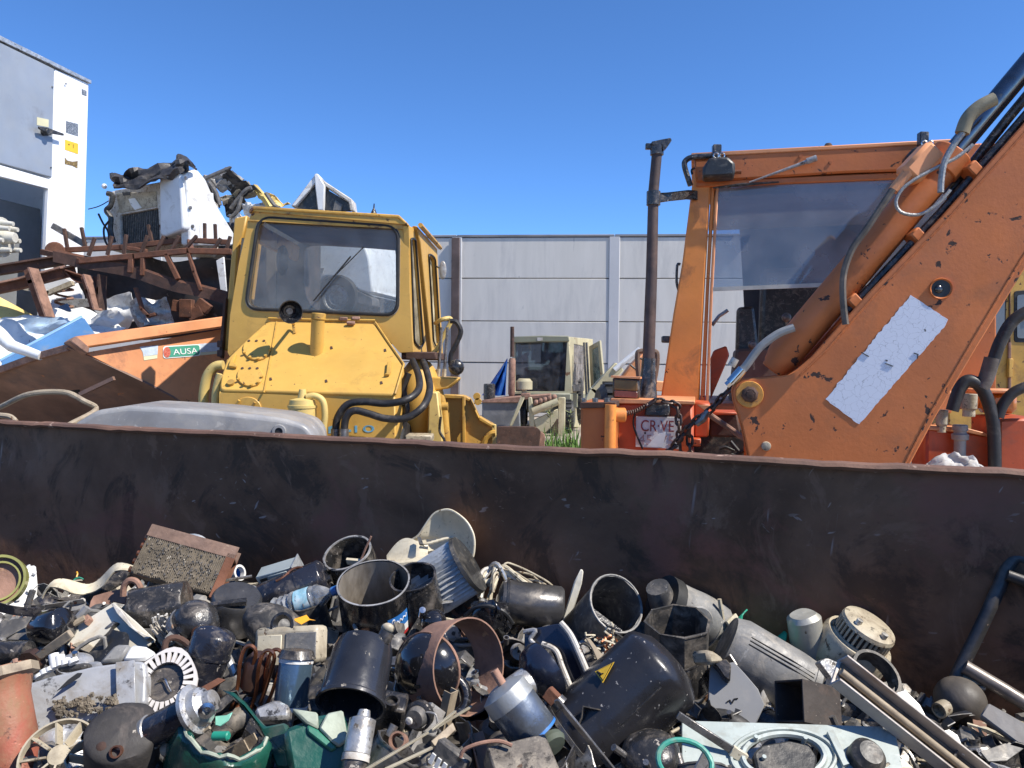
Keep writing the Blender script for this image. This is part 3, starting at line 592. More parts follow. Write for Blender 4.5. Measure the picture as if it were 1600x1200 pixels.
    MB().cyl(at(86,392,8.5),at(86,392,8.9),.10,n=18).build('roller',RST,H,.01)
    # ---- heavy beams left
    for lab,pts,w_,y,mt in (('upper dark steel beam running from the cabinet to the harrow',[(-60,352),(130,322),(330,290)],14,[8.0,8.1,8.2],RSTD),('lower thick rusty beam running below the cabinet bay',[(-60,448),(110,412),(330,355),(380,348)],16,[7.9,8.0,8.1,8.15],RST),('short upright rusty channel post under the beams',[(160,350),(178,400),(235,565)],14,7.85,RST),('narrow rusty upright strut with pale edge under the harrow',[(448,385),(470,450),(492,530)],9,8.0,RST),('dark flat upright bar beside the rusty strut',[(515,385),(512,450),(516,525)],12,8.1,RSTD)):
        S=thing('steel_beam',lab,'steel beam',tuple(at(*c2(pts[0])[0],y if not isinstance(y,list) else y[0])-Vector((0,0,.1))))
        m=MB(); barprism(m,c2(*pts),w_,.10,y); m.build('web',mt,S,.008)
        Q=c2(*pts); m=MB(); barprism(m,[(u_+.4*w_*(abs(Q[-1][1]-Q[0][1])>abs(Q[-1][0]-Q[0][0])),v_-(w_*.5 if abs(Q[-1][0]-Q[0][0])>abs(Q[-1][1]-Q[0][1]) else 0)) for u_,v_ in Q],2.5,.16,[yy-.03 for yy in (y if isinstance(y,list) else [y]*len(Q))]); m.build('flange',RSTL if mt is RST else mt,S)
    S=thing('bent_plate','curved rusty bracket plate hanging from the beam end','bracket',tuple(at(108,430,8.0)))
    MB().sheet(lambda a_,b_: at(*c2((340+120*a_,335+40*a_+b_*(20+30*math.sin(a_*3))))[0],8.0+.1*math.sin(b_*3)),10,6,.012).build('plate',RST,S)
    # ---- white truck cab, crushed, on top
    W=thing('crushed_truck_cab','crushed white truck cab with black grille and torn black roof','truck cab',tuple(at(240,380,8.9)-Vector((0,0,.1))))
    k=at(*c3((535,300))[0],8.6); pl1=vplane(k,at(*c3((150,300))[0],9.0)); pl2=vplane(k,at(*c3((805,480))[0],9.5))
    m=MB(); pframe(m,pl1,c3((140,245),(410,195),(418,500),(415,555),(160,562)),c3((172,385),(388,345),(398,548),(178,552)),.05); m.build('front_frame',WHTD,W,.008)
    m=MB(); pprism(m,pl1,c3((168,380),(392,340),(402,552),(175,556)),.02,-.06); m.build('grille_back',BPL,W)
    for i in range(22):
        t=i/21; a_=c3((175+212*t,386-36*t))[0]; b_=c3((180+218*t,552))[0]
        MB().tube([pl1(*a_,-.035),pl1(*b_,-.035)],.006,5).build('grille_bar',DGR,W)
    m=MB(); pprism(m,pl1,c3((150,262),(382,250),(386,338),(172,376)),.02,.006); m.build('front_panel',BEIG,W,.006)
    m=MB(); pprism(m,pl1,c3((225,295),(262,290),(300,345),(262,358),(240,330)),.004,.012); m.build('paint_patch',WHT,W)
    m=MB(); pprism(m,pl1,c3((190,258),(235,255),(235,272),(195,276)),.01,.012); m.build('badge_plate',BPL,W)
    m=MB(); pprism(m,pl1,rpoly(c3((415,168),(440,160),(535,148),(552,470),(445,512),(418,500)),6),.20,.05); m.build('corner_panel',mat('soft_white',(.66,.67,.67),.4,0,.08,3,(.4,.38,.34),.15,5,bump=.05),W,.03,segs=3)
    m=MB(); pprism(m,pl2,rpoly(c3((530,148),(588,124),(640,186),(702,330),(806,498),(800,560),(550,560)),5),.12,.05); m.build('side_panel',WHT,W,.02,segs=2)
    m=MB(); pprism(m,pl2,c3((585,245),(680,262),(698,520),(605,520)),.006,.053); m.build('door_skin',WHT,W,.002)
    for (x,y) in ((545,345),(558,450),(520,178)): MB().cyl(pl2(*c3((x,y))[0],.052),pl2(*c3((x,y))[0],.07),.02,n=8).build('bolt',GUN,W)
    q=[(125,150),(150,238),(300,225),(560,128),(585,108),(545,55),(400,95),(270,140)]
    def roof(a_,b_):
        TX=[(128,160),(200,158),(300,130),(400,100),(500,72),(545,58),(585,100)]; BX=[(138,236),(220,240),(310,222),(420,185),(500,150),(565,128),(592,118)]
        i_=min(5.999,a_*6); j_=int(i_); f_=i_-j_; tx=tuple(TX[j_][q]*(1-f_)+TX[j_+1][q]*f_ for q in (0,1)); bx=tuple(BX[j_][q]*(1-f_)+BX[j_+1][q]*f_ for q in (0,1))
        u,v=(tx[0]*(1-b_)+bx[0]*b_,tx[1]*(1-b_)+bx[1]*b_); v+=9*noise.noise(Vector((a_*9,b_*3,1)))+4*noise.noise(Vector((a_*40,b_*3,6))); u+=(8*noise.noise(Vector((b_*30,a_*9,2))) if a_<.05 else 0)
        p=at(*c3((u,v))[0],8.75-.2*b_); return p+Vector((0,-.16,.03))*noise.noise(Vector((a_*6,b_*3,4)))
    MB().sheet(roof,36,8,.02).build('torn_roof',mat('torn_black',(.035,.033,.035),.5,.1,.6,6,(.12,.10,.08),.25,7,(.3,.28,.25),.15,14,.4),W,angle=20)
    MB().tube(smooth([at(*c3(p)[0],8.9) for p in ((100,262),(130,275),(120,330),(95,360),(120,400),(118,470),(135,540))]),.03,8).build('trim',BPL,W)
    for pts in (((50,378),(75,430),(105,480),(110,540)),((110,420),(82,460),(85,520),(100,555))): MB().tube(smooth([at(*c3(p)[0],8.8) for p in pts]),.012,6).build('cable',RUB,W)
    MB().tube(smooth([at(*c3(p)[0],8.7) for p in ((-8,352),(40,340),(75,325),(108,305))]),.006,5).build('wire',RUB,W)
    MB().ball(at(163,291,8.8),.03,10,6).build('marker_lamp',WHT,W)
    MB().box((k.x-.55,k.y+.75,k.z-.15),(1.1,.6,.7)).build('cab_rear',WHTD,W,.05)
    # ---- mangled bodywork B
    B=thing('mangled_bodywork','tangle of torn grey and cream bodywork between two white wrecks','scrap car',tuple(at(395,340,9.8)-Vector((0,0,.5))))
    rnd=random.Random(3)
    defs=[((635,180),(790,120),(880,185),(760,260),GREY),((700,160),(800,135),(960,240),(840,290),mat('torn_black',(.03,.03,.03))),((740,280),(900,240),(960,260),(760,330),BEIG),((900,200),(1010,260),(1140,335),(1010,340),CYEL),((860,330),(1010,305),(1050,345),(900,400),WHT),((760,330),(860,260),(900,330),(790,400),BPL),((640,200),(700,190),(740,330),(720,360),GRYD),((780,380),(840,360),(880,420),(800,430),WHT)]
    for i,(a_,b_,c_,d_,mt) in enumerate(defs):
        Q=[at(*c3(p)[0],9.6+.25*rnd.random()) for p in (a_,b_,c_,d_)]
        def f(s,t,Q=Q,i=i):
            p=(Q[0]*(1-s)+Q[1]*s)*(1-t)+(Q[3]*(1-s)+Q[2]*s)*t; return p+Vector((.3,-1,.6))*.09*noise.noise(Vector((s*4,t*4,i*3.1)))
        MB().sheet(f,9,7,.012).build('torn_panel',mt,B,angle=25)
    for pts in (((680,200),(720,260),(740,330)),((800,350),(880,250),(920,230)),((860,280),(840,360),(800,400)),((1000,260),(1050,330),(1080,345)),((640,185),(780,125),(800,120))):
        MB().tube(smooth([at(*c3(p)[0],9.5) for p in pts],3),.025,7).build('bent_tube',GRYD,B)
    MB().box((at(400,360,10.2).x,10.4,at(400,370,10.2).z-.5),(1.4,1.0,1.3)).build('crushed_block',mat('scorched_paint',(.05,.045,.04)),B,.08)
    # ---- white folded door frame C
    Cc=thing('folded_white_roof','white cab roof folded to a peak with two dark openings','scrap car',tuple(at(505,335,9.8)-Vector((0,0,.3))))
    pc=yawplane(505,300,9.7,0)
    for poly,mt,nm,off in ((((1150,340),(1290,158),(1305,162),(1310,185),(1180,340)),WHT,'roof_edge',.06),(((1285,160),(1305,158),(1345,225),(1335,365),(1305,365),(1290,230)),WHT,'centre_post',.08),(((1300,162),(1350,205),(1495,300),(1505,365),(1485,365),(1475,315),(1345,225)),WHTD,'roof_edge',.05),(((1180,340),(1290,190),(1310,365),(1170,365)),BPL,'dark_pane',0),(((1340,235),(1480,318),(1490,365),(1335,365)),BPL,'dark_pane',0),(((1395,300),(1440,325),(1430,365),(1380,365)),GRYD,'inner_panel',.02)):
        m=MB(); pprism(m,pc,c3(*poly),.25 if off else .02,off); m.build(nm,mt,Cc,.01)
    # ---- white lorry standing behind, seen through the yellow cab
    c4=crop(310,310,3.077)
    V=thing('white_lorry','white rounded lorry cab with black wheel seen through the yellow cab glass','truck',(at(520,480,11).x,11.3,0))
    pv=yawplane(530,420,11.0,-12)
    body=rpoly(c4((480,60),(640,40),(760,150),(820,270),(842,470),(760,440),(700,400),(610,370),(560,420),(470,420)),14)
    m=MB(); pprism(m,pv,body,1.9); m.build('cab_body',WHT,V,.06,segs=3)
    MB().prism(pm(pv,c4((350,150),(470,150),(470,430),(350,430))),-pv.n*1.5).build('box_body',WHT,V,.03)
    m=MB(); pprism(m,pv,c4((515,340),(605,335),(600,360),(520,362)),.02,.012); m.build('step',GREY,V)
    cw=pv(*c4((670,478))[0],.08); k=px(cw); rw=k*36
    m=MB(); Mw=Matrix.Translation(cw)@Vector((0,0,1)).rotation_difference(pv.n).to_matrix().to_4x4()
    m.lathe([(rw*.55,-.28),(rw*.93,-.28),(rw,-.22),(rw,-.05),(rw*.93,0),(rw*.6,.0),(rw*.55,-.03)],28,Mw); m.build('tyre',RUB,V)
    m=MB(); m.lathe([(0,-.10),(rw*.3,-.10),(rw*.34,-.03),(rw*.5,-.06),(rw*.57,-.02)],24,Mw); m.build('rim',GREY,V)
    m=MB(); pprism(m,pv,rpoly(c4((580,420),(640,380),(700,385),(740,430),(840,480),(840,520),(760,500),(720,440),(660,400),(610,420),(590,470)),3),.3,.03); m.build('mudguard',GRYD,V,.01)
    MB().prism(pm(pv,c4((480,420),(842,470),(842,620),(480,620)),-.25),-pv.n*1.4).build('chassis',BLK,V)
    for x in (420,760):
        cc=pv(*c4((x,560))[0],0); MB().cyl((cc.x,cc.y+.2,.42),(cc.x,cc.y+.5,.42),.42,n=24).build('wheel',RUB,V)
    MB().box((at(520,480,11).x,11.9,.65),(1.9,1.6,1.2)).build('frame',BLK,V)
leftpile()
def nearthings():
    T=thing('plastic_tank','scuffed grey-black plastic tank with a round filler hole behind the rim','tank',(at(300,650,4.2).x,4.4,0))
    pl=yawplane(300,650,4.0,8)
    poly=rpoly([(92,760),(112,664),(150,641),(200,634),(330,641),(440,653),(478,664),(492,682),(500,760),(500,1000),(92,1000)],10)
    pt=mat('scuffed_tank_plastic',(.27,.265,.26),.42,0,.3,3,(.42,.39,.34),.3,3,(.42,.40,.37),.22,13,.12,scr=.3)
    m=MB(); pprism(m,pl,poly,.62); m.build('shell',pt,T,.07,segs=4)
    c=pl(436,674,.0); m=MB(); Mw=Matrix.Translation(c)@Vector((0,0,1)).rotation_difference(pl.n).to_matrix().to_4x4()
    k=px(c); m.lathe([(k*6,.012),(k*10,.012),(k*11,.0)],20,Mw); m.build('hole_rim',pt,T)
    m=MB(); m.lathe([(0,.006),(k*7,.006),(k*7.4,.003)],20,Mw); m.build('hole',INK,T)
    T=thing('bent_tube','bent rusty handle tube arching over the plastic tank','tube',tuple(at(60,640,4.3)))
    MB().tube(smooth([at(u,v,y) for u,v,y in ((-40,650,4.4),(0,636,4.35),(45,616,4.3),(100,613,4.3),(130,626,4.3),(150,640,4.35),(112,662,4.1),(92,672,4.05))],6),.0155,9).build('tube',TAN,T)
    T=thing('bent_tube','short pale bent tube end resting at the skip rim','tube',tuple(at(10,655,4.0)))
    MB().tube(smooth([at(u,v,4.0) for u,v in ((-40,640),(-5,648),(18,652),(30,668))],5),.014,8).build('tube',TAN,T)
nearthings()
# ================================================================== YELLOW LOADER
def wheel(T,c,r,wd,ax=Vector((1,0,0)),tm=None,rimm=None):
    M=Matrix.Translation(Vector(c))@Vector((0,0,1)).rotation_difference(ax).to_matrix().to_4x4()
    m=MB(); h=wd/2; m.lathe([(r*.52,-h*.8),(r*.6,-h),(r*.92,-h),(r,-h*.7),(r,h*.7),(r*.92,h),(r*.6,h),(r*.52,h*.8)],32,M)
    for i in range(22):
        a=i*2*math.pi/22
        for sg in (-1,1):
            q=Matrix.Rotation(a+(.07*sg),4,'Z')@Matrix.Translation((r,0,sg*h*.38)); m.box((M@q).translation,(.05,.07,h*.7),((M@q).to_3x3()))
    t=m.build('tyre',tm or RUB,T)
    m=MB(); m.lathe([(0,-h*.3),(r*.2,-h*.35),(r*.22,-h*.15),(r*.45,-h*.1),(r*.52,-h*.8),(r*.53,h*.8),(r*.45,h*.1),(r*.22,h*.15),(r*.2,h*.35),(0,h*.3)],24,M); m.build('rim',rimm or YELD,T)
def yellow():
    c4=crop(310,310,3.077); Y0=6.6
    T=thing('yellow_loader','old yellow wheel loader with dusty cab glass and bolted engine hood','loader',(at(480,600,6.9).x,7.0,0))
    pf=yawplane(480,450,Y0,0)
    # cab front
    outer=c4((262,48),(965,86),(1010,130),(1016,450),(1032,738),(965,742),(850,606),(330,596),(150,760),(140,740),(152,560),(196,300),(238,120))
    win=rpoly(c4((292,90),(962,136),(958,562),(228,530)),22,7)
    m=MB(); pframe(m,pf,outer,win,.07); m.build('cab_front',YEL,T,.012)
    gk=pm(pf,win,.008); m=MB(); m.tube(gk,.016,8,closed=True); m.build('window_seal',RUB,T)
    m=MB(); m.tube(pm(pf,rpoly(c4((286,83),(969,129),(965,569),(220,537)),23,7),.006),.005,6,closed=True); m.build('seal_edge',GREY,T)
    m=MB(); m.prism(pm(pf,win,-.03),-pf.n*.005); m.build('windscreen',glass('dusty_glass',(.84,.86,.86),.10,(.62,.60,.56),.35,3),T)
    # roof
    rf=c4((250,62),(272,42),(968,84),(1014,128),(1014,142),(962,100),(280,58),(255,80))
    m=MB(); pprism(m,pf,rf,1.75,.05); m.build('roof_rim',YELD,T,.008)
    top=[pf(*c4((272,44))[0],.04),pf(*c4((968,86))[0],.04),pf(*c4((1014,130))[0],.04),pf(*c4((250,64))[0],.04)]
    m=MB(); m.prism([top[0]+Vector((0,0,-.02)),top[1]+Vector((0,0,-.02)),top[2],top[3]],-pf.n*1.7); m.build('roof',YELD,T)
    m=MB(); pprism(m,pf,c4((262,66),(960,104),(1000,150),(246,110)),.012,.02); m.build('roof_shade_strip',YELD,T)  # darker strip painted in for the shade under the roof overhang
    MB().tube([at(*c4((842,75))[0],7.2),at(*c4((845,25))[0],7.2)],[.012,.006],6).build('aerial',BLK,T)
    MB().cyl(at(*c4((843,72))[0],7.2),at(*c4((844,50))[0],7.2),.03,.012,8).build('aerial_base',BLK,T)
    # left side wall with window, posts
    YR=8.15
    def side(u0,v0,u1,v1,Ya,Yb,mt,nm,th=.05):
        a=at(*c4((u0,v0))[0],Ya); b=at(*c4((u1,v1))[0],Ya); d=Vector((0,Yb-Ya,0)); n=Vector((th,0,0))
        MB().prism([a,b,b+d,a+d],n).build(nm,mt,T,.006)
    # left wall: lower panel, upper rail, rear post, front post
    xl=lambda v:(235-(v-130)*.13)
    side(xl(500),500,xl(760),760,Y0+.08,YR,YEL,'side_panel'); side(xl(120),105,xl(190),190,Y0+.08,YR,YELD,'side_rail')
    side(xl(190),190,xl(500),500,Y0+.08,Y0+.28,YEL,'side_post'); side(xl(190),190,xl(500),500,YR-.35,YR,YELD,'side_post')
    m=MB(); pprism(m,yawplane(350,450,Y0+.25,0),c4((172,95),(235,80),(215,180),(190,230),(175,470),(160,720),(122,735),(140,480)),.10); m.build('door_post',YEL,T,.012)
    m=MB(); pprism(m,yawplane(350,450,Y0+.12,0),c4((232,190),(208,190),(180,490),(200,490)),.03); m.build('side_glass',glass('dusty_side_glass',(.6,.6,.55),.5,(.55,.48,.33),.3),T)
    m=MB(); pprism(m,yawplane(350,450,Y0+.2,0),c4((122,480),(132,480),(112,770),(98,760)),.06); m.build('rusty_edge',RSTD,T)
    for y in (700,745): MB().box(at(*c4((108,y))[0],Y0+.2),(.05,.06,.06)).build('hinge',RSTD,T,.006)
    # rear wall with opening
    pr=yawplane(480,450,YR,0)
    m=MB(); pframe(m,pr,c4((330,105),(1010,130),(1010,700),(330,700)),rpoly(c4((508,226),(948,226),(950,548),(560,540),(508,470)),14,5),.05); m.build('cab_rear',mat('cab_inside',(.16,.13,.09),.6,0,.3,4,(.07,.06,.05),.3,5),T,.006)
    m=MB(); pprism(m,pr,c4((330,105),(375,105),(375,700),(330,700)),.04,.02); m.build('rear_post',MC['cab_inside'],T)
    m=MB(); m.prism([pf(*c4((270,75))[0],-.1),pf(*c4((1000,118))[0],-.1),pf(*c4((1000,128))[0],-.1),pf(*c4((270,86))[0],-.1)],-pf.n*1.45); m.build('headliner',mat('headliner_brown',(.14,.09,.06),.8,0,.3,5,bump=.2),T)
    # interior: seat, wheel, column
    sx=at(540,520,7.4).x
    MB().box((sx,7.55,1.62),(.5,.5,.14)).build('seat',BPL,T,.04,segs=2); MB().box((sx-.5,7.2,1.45),(.3,.5,.5)).build('console',BPL,T,.03)
    st=Vector((sx-.05,7.05,1.78)); Mw=Matrix.Translation(st)@Matrix.Rotation(math.radians(35),4,'X'); m=MB(); m.tube([(Mw@Vector((.19*math.cos(a*.3),.19*math.sin(a*.3),0))) for a in range(21)],.014,6,closed=True); m.cyl(st,st+Vector((0,.12,-.4)),.02,n=8); m.build('steering_wheel',BPL,T)
    # dark round fan seen inside at left
    c=at(*c4((405,298))[0],7.3); m=MB(); m.ball(c,px(c)*24,14,8,(.42,.3,1)); m.build('inside_mirror',BPL,T)
    # wiper
    m=MB(); m.tube([pf(*c4((556,495))[0],.02),pf(*c4((735,280))[0],.02)],.007,5); m.build('wiper_blade',RUB,T); m=MB(); m.tube([pf(*c4((640,395))[0],.035),pf(*c4((798,235))[0],.02)],.005,5); m.build('wiper_arm',BLK,T)
    # right chamfer panel + window + door
    a=pf(*c4((1014,135))[0]); 
    pc=vplane(at(*c4((1014,400))[0],Y0),at(*c4((1068,400))[0],Y0+.42))
    m=MB(); pframe(m,pc,c4((1012,132),(1034,140),(1052,230),(1100,752),(1030,738)),rpoly(c4((1018,192),(1040,196),(1078,700),(1062,718),(1034,690)),6,4),.05); m.build('corner_frame',YEL,T,.008)
    m=MB(); m.tube(pm(pc,rpoly(c4((1018,192),(1040,196),(1078,700),(1062,718),(1034,690)),6,4),.008),.010,6,closed=True); m.build('corner_seal',RUB,T)
    m=MB(); pprism(m,pc,c4((1018,192),(1040,196),(1078,700),(1062,718),(1034,690)),.005,-.02); m.build('corner_glass',glass('dusty_side_glass'),T)
    pd=vplane(at(*c4((1052,400))[0],Y0+.35),at(*c4((1140,400))[0],8.2))
    m=MB(); pframe(m,pd,c4((1036,132),(1134,240),(1164,752),(1110,752),(1052,215)),rpoly(c4((1088,264),(1120,285),(1146,700),(1132,722),(1112,690)),7,4),.05,.03); m.build('door',YEL,T,.01)
    m=MB(); m.tube(pm(pd,rpoly(c4((1088,264),(1120,285),(1146,700),(1132,722),(1112,690)),7,4),.04),.010,6,closed=True); m.build('door_seal',RUB,T)
    m=MB(); pprism(m,pd,c4((1088,264),(1120,285),(1146,700),(1132,722),(1112,690)),.005,.0); m.build('door_glass',glass('cream_reflection_glass',(.6,.58,.5),.55,(.68,.58,.36),.3),T)  # cream film paints a reflection onto the door pane
    m=MB(); m.tube([pd(*c4((1034,128))[0],.06),pd(*c4((1136,238))[0],.06)],.022,6); m.build('gutter',YELD,T)
    MB().box(at(*c4((1095,760))[0],Y0+.7),(.3,1.2,.07)).build('cab_sill',RSTD,T,.01)
    # ---- hood: sloped cover
    ph=plane3(at(420,503,6.58),at(590,505,6.58),at(480,614,5.95))
    hood=c4((330,590),(850,600),(905,680),(988,800),(946,944),(100,922),(108,860),(135,772),(240,670))
    m=MB(); pprism(m,ph,rpoly(hood,8,3),.06); m.build('hood_cover',YEL,T,.014,segs=2)
    m=MB(); m.tube(pm(ph,c4((376,596),(352,740),(315,936)),.004),.008,6); m.build('seam',YELD,T)
    m=MB(); m.tube(pm(ph,c4((338,582),(600,590),(850,592)),.01),.013,6); m.build('hood_lip',YELD,T)
    m=MB(); m.tube(pm(ph,c4((850,598),(905,680),(988,800),(946,944)),.006),.010,6); m.build('hood_edge',YELD,T)
    for (x,y) in ((640,720),(898,732),(615,880),(880,888),(348,870)):
        m=MB(); pprism(m,ph,c4((x-6,y-6),(x+4,y-7),(x+7,y+4),(x-4,y+7)),.006,.006); m.build('bolt',RSTD,T)
    for (x,y,r) in ((282,728,66),(250,858,62)):
        m=MB(); m.prism([ph(*c4((x+r*math.cos(t)*1.0,y+r*.82*math.sin(t)))[0],.018) for t in [i*math.pi/12 for i in range(24)]],-ph.n*.018); m.build('inspection_cover',YEL,T,.004)
        for k in range(5):
            t=.2+k*.62; q=ph(*c4((x+r*.97*math.cos(t),y+r*.8*math.sin(t)))[0],.02); m=MB(); m.cyl(q,q+ph.n*.014,.012,n=6); m.build('bolt',YELD,T)
        for k in (-1,0,1):
            q=ph(*c4((x+k*36,y-r*.52))[0],.004); m=MB(); m.cyl(q,q+ph.n*.02,.012,n=6); m.build('bolt',RSTD,T)
    for poly in (((158,790),(180,755),(186,760),(172,800),(188,812),(184,822),(148,818)),((905,852),(910,800),(928,790),(926,840),(918,858),(892,858))):
        m=MB(); pprism(m,ph,c4(*poly),.025,.03); m.build('latch',YELD,T,.003)
    m=MB(); q=ph(*c4((158,892))[0],.004); m.cyl(q,q+ph.n*.02,.028,n=12); m.build('cap',YELD,T)
    for (x,y) in ((480,585),(700,590),(760,588),(735,610)):
        m=MB(); m.box(ph(*c4((x,y))[0],.025),(.07,.03,.03),Matrix.Rotation(.2*x,3,'X')); m.build('hood_latch',RSTL,T,.006)
    # hood front (upright) and sides
    def low(poly,Y,nm,mt,depth=.05):
        return MB().prism([at(u,v,Y) for u,v in c4(*poly)],(0,depth,0)).build(nm,mt,T,.01)
    zlow=.75
    a0=at(*c4((100,930))[0],5.97); a1=at(*c4((946,948))[0],5.97)
    MB().prism([a0,a1,Vector((a1.x+.02,a1.y,zlow)),Vector((a0.x,a0.y,zlow))],(0,.05,0)).build('hood_front',YEL,T,.012)
    b1=at(*c4((988,805))[0],6.5)
    MB().prism([a1+Vector((0,.02,0)),b1,Vector((b1.x+.05,b1.y,zlow)),Vector((a1.x+.02,a1.y+.02,zlow))],(-.03,.02,0)).build('hood_side',YEL,T,.008)
    b0=at(*c4((135,772))[0],6.5); MB().prism([a0,b0,Vector((b0.x,b0.y,zlow)),Vector((a0.x,a0.y,zlow))],(.03,.02,0)).build('hood_side',YEL,T,.008)
    m=MB(); pv=yawplane(400,640,5.9692,0); m.prism([pv(*c4((238+66*math.cos(t),1012-58*math.sin(t)))[0],.01) for t in [i*math.pi/12 for i in range(13)]],-pv.n*.015); m.build('half_cover',YEL,T,.004)
    for (x,y) in ((195,980),(270,990)): m=MB(); m.tube([pv(*c4((x-12,y+20))[0],.02),pv(*c4((x+8,y-10))[0],.03)],.012,6); m.build('lug',YELD,T)
    # numbers on the front
    bp=mat('faded_blue_print',(.16,.40,.55),.6,0,.3,30,(.5,.4,.15),.1,40,bump=0)
    for poly in (((625,1098),(652,1090),(652,1128),(625,1130)),((690,1112),(735,1112),(735,1122),(690,1122))):
        m=MB(); pprism(m,pv,c4(*poly),.001,.0015); m.build('faded_mark',bp,T)
    text('faded_number','10',bp,T,pv,c4((752,1126))[0],c4((846,1124))[0],11,.0015)
    # work lamp
    L=at(*c4((443,545))[0],6.15); ld=(CAM-L).normalized(); ld=(ld+Vector((.25,0,-.15))).normalized(); r=px(L)*18.5
    Mw=Matrix.Translation(L)@Vector((0,0,1)).rotation_difference(ld).to_matrix().to_4x4()
    m=MB(); m.lathe([(0,-r*.8),(r*.5,-r*.75),(r*.9,-r*.2),(r,0),(r,.012),(r*.93,.012),(r*.9,-.005),(r*.5,-r*.45),(0,-r*.5)],26,Mw); wl=m.build('work_lamp',BLKG,T)
    m=MB(); m.cyl(L-ld*r*.5,L-ld*r*.35,r*.28,n=12); m.build('bulb_holder',GUN,wl)
    m=MB(); m.tube([L-Vector((0,-.04,r*.8)),ph(*c4((462,625))[0],.05),ph(*c4((462,650))[0],.0)],.014,6); m.build('lamp_bracket',YELD,T)
    # filler neck
    f0=ph(*c4((560,735))[0],-.05); f1=f0+Vector((.0,-.01,.30)); k=px(f0)*10.2
    m=MB(); m.cyl(f0-Vector((0,0,.1)),at(*c4((575,580))[0],6.25),k,n=18); m.build('filler_neck',YEL,T)
    q=at(*c4((577,585))[0],6.25); m=MB(); m.cyl(q,at(*c4((579,552))[0],6.25),k*1.08,n=18); m.build('filler_cap',YELD,T,.006)
    # oil filter + pipe
    q0=at(*c4((498,1250))[0],5.8); q1=at(*c4((500,975))[0],5.8); k=px(q1)*21.5; M4=Matrix.Translation(Vector((q1.x,q1.y,0)))
    m=MB(); m.lathe([(0,zlow),(k,zlow),(k,q1.z-.05),(k*1.05,q1.z-.05),(k*1.05,q1.z-.03),(k*.96,q1.z-.028),(k*.9,q1.z+.01),(k*.35,q1.z+.025),(k*.3,q1.z+.05),(k*.24,q1.z+.09),(0,q1.z+.09)],24,M4); m.build('oil_filter',CYEL,T)
    m=MB(); m.tube(smooth([at(*c4(p)[0],5.78) for p in ((520,955),(560,950),(598,975),(608,1040),(602,1100),(596,1180),(594,1260))],5),px(q1)*5.2,10); m.build('oil_pipe',CYEL,T)
    # hoses
    hr=px(q1)*6
    for pts,Ys in ((((655,1260),(660,1120),(672,1050),(720,990),(800,978),(900,986),(1000,968),(1058,920),(1058,850),(1030,780)),(5.85,5.85,5.85,5.85,5.85,5.85,5.85,6.0,6.3,6.6)),(((694,1260),(700,1120),(712,1050),(750,1020),(820,1035),(900,1058),(1000,1055),(1080,1000),(1112,920),(1100,840),(1080,785)),(5.8,5.8,5.8,5.8,5.8,5.8,5.8,5.85,6.1,6.4,6.6))):
        h=MB(); h.tube(smooth([at(*c4(p)[0],y) for p,y in zip(pts,Ys)],7),hr,10); ho=h.build('hydraulic_hose',HOSE,T)
        a_=at(*c4(pts[1])[0],Ys[1]); m=MB(); m.cyl(a_-Vector((0,0,.09)),a_+Vector((0,0,.02)),hr*1.25,n=10); m.cyl(a_-Vector((0,0,.12)),a_-Vector((0,0,.07)),hr*1.6,n=6); m.build('hose_fitting',GUN,ho)
    h=MB(); h.tube(smooth([at(*c4(p)[0],6.35) for p in ((1010,840),(985,920),(1000,1010),(985,1100),(990,1240))],6),hr*1.05,9); h.build('hydraulic_hose',HOSE,T)
    # right flank body: lift column, tank
    m=MB(); cc=at(*c4((1062,960))[0],6.9); m.ball(cc,px(cc)*36,20,12,(1.0,1.2,1.75)); m.build('hydraulic_tank',YEL,T)
    m=MB().prism([at(*c4(p)[0],6.55) for p in ((1108,930),(1150,930),(1175,1170),(1180,1500),(1060,1500),(1100,1170))],(0,.3,0)); m.build('lift_column',CYEL,T,.012)
    m=MB(); m.tube([at(*c4((1150,900))[0],6.8),at(*c4((1180,1010))[0],6.8),at(*c4((1195,1180))[0],6.8)],.035,10); m.build('lift_cylinder',YELD,T)
    m=MB(); m.cyl(at(*c4((1170,1000))[0],6.6),at(*c4((1200,1000))[0],6.6),.035,n=10); m.build('pin',YELD,T)
    m=MB(); m.tube(smooth([at(*c4(p)[0],6.5) for p in ((1165,1050),(1160,1120),(1185,1170),(1180,1260))],4),.012,7); m.build('lift_pipe',BLK,T)
    MB().box(at(*c4((1065,1150))[0],6.4),(.22,.2,.06)).build('valve_block',BEIG,T,.01)
    # fender with lamp, rail, pipes
    m=MB().prism([at(*c4(p)[0],6.75) for p in ((1112,862),(1140,858),(1252,862),(1245,880),(1200,915),(1125,925))],(0,.35,0)); m.build('step_bracket',YEL,T,.012)
    L=at(*c4((1240,812))[0],6.75); m=MB(); m.ball(L,px(L)*12.5,18,10,(1,.8,1)); m.build('rear_lamp',BLK,T)
    m=MB(); m.tube(smooth([at(*c4(p)[0],y) for p,y in (((1125,745),7.0),((1150,720),7.0),((1190,640),7.0),((1214,592),7.0),((1205,576),7.0),((1165,585),7.0),((1140,600),7.3))],5),.02,8); m.build('hand_rail',CYEL,T)
    m=MB(); m.tube(smooth([at(*c4(p)[0],6.9) for p in ((1210,590),(1240,595),(1262,640),(1240,700),(1215,750),(1212,800))],6),.022,8); m.build('rear_hose',HOSE,T)
    for x in (1152,1180): m=MB(); m.tube([at(*c4((x+18,620))[0],6.9),at(*c4((x,860))[0],6.9)],.014,7); m.build('hydraulic_pipe',GUN,T); m=MB(); m.cyl(at(*c4((x+2,820))[0],6.88),at(*c4((x,860))[0],6.88),.022,n=6); m.build('pipe_nut',BEIG,T)
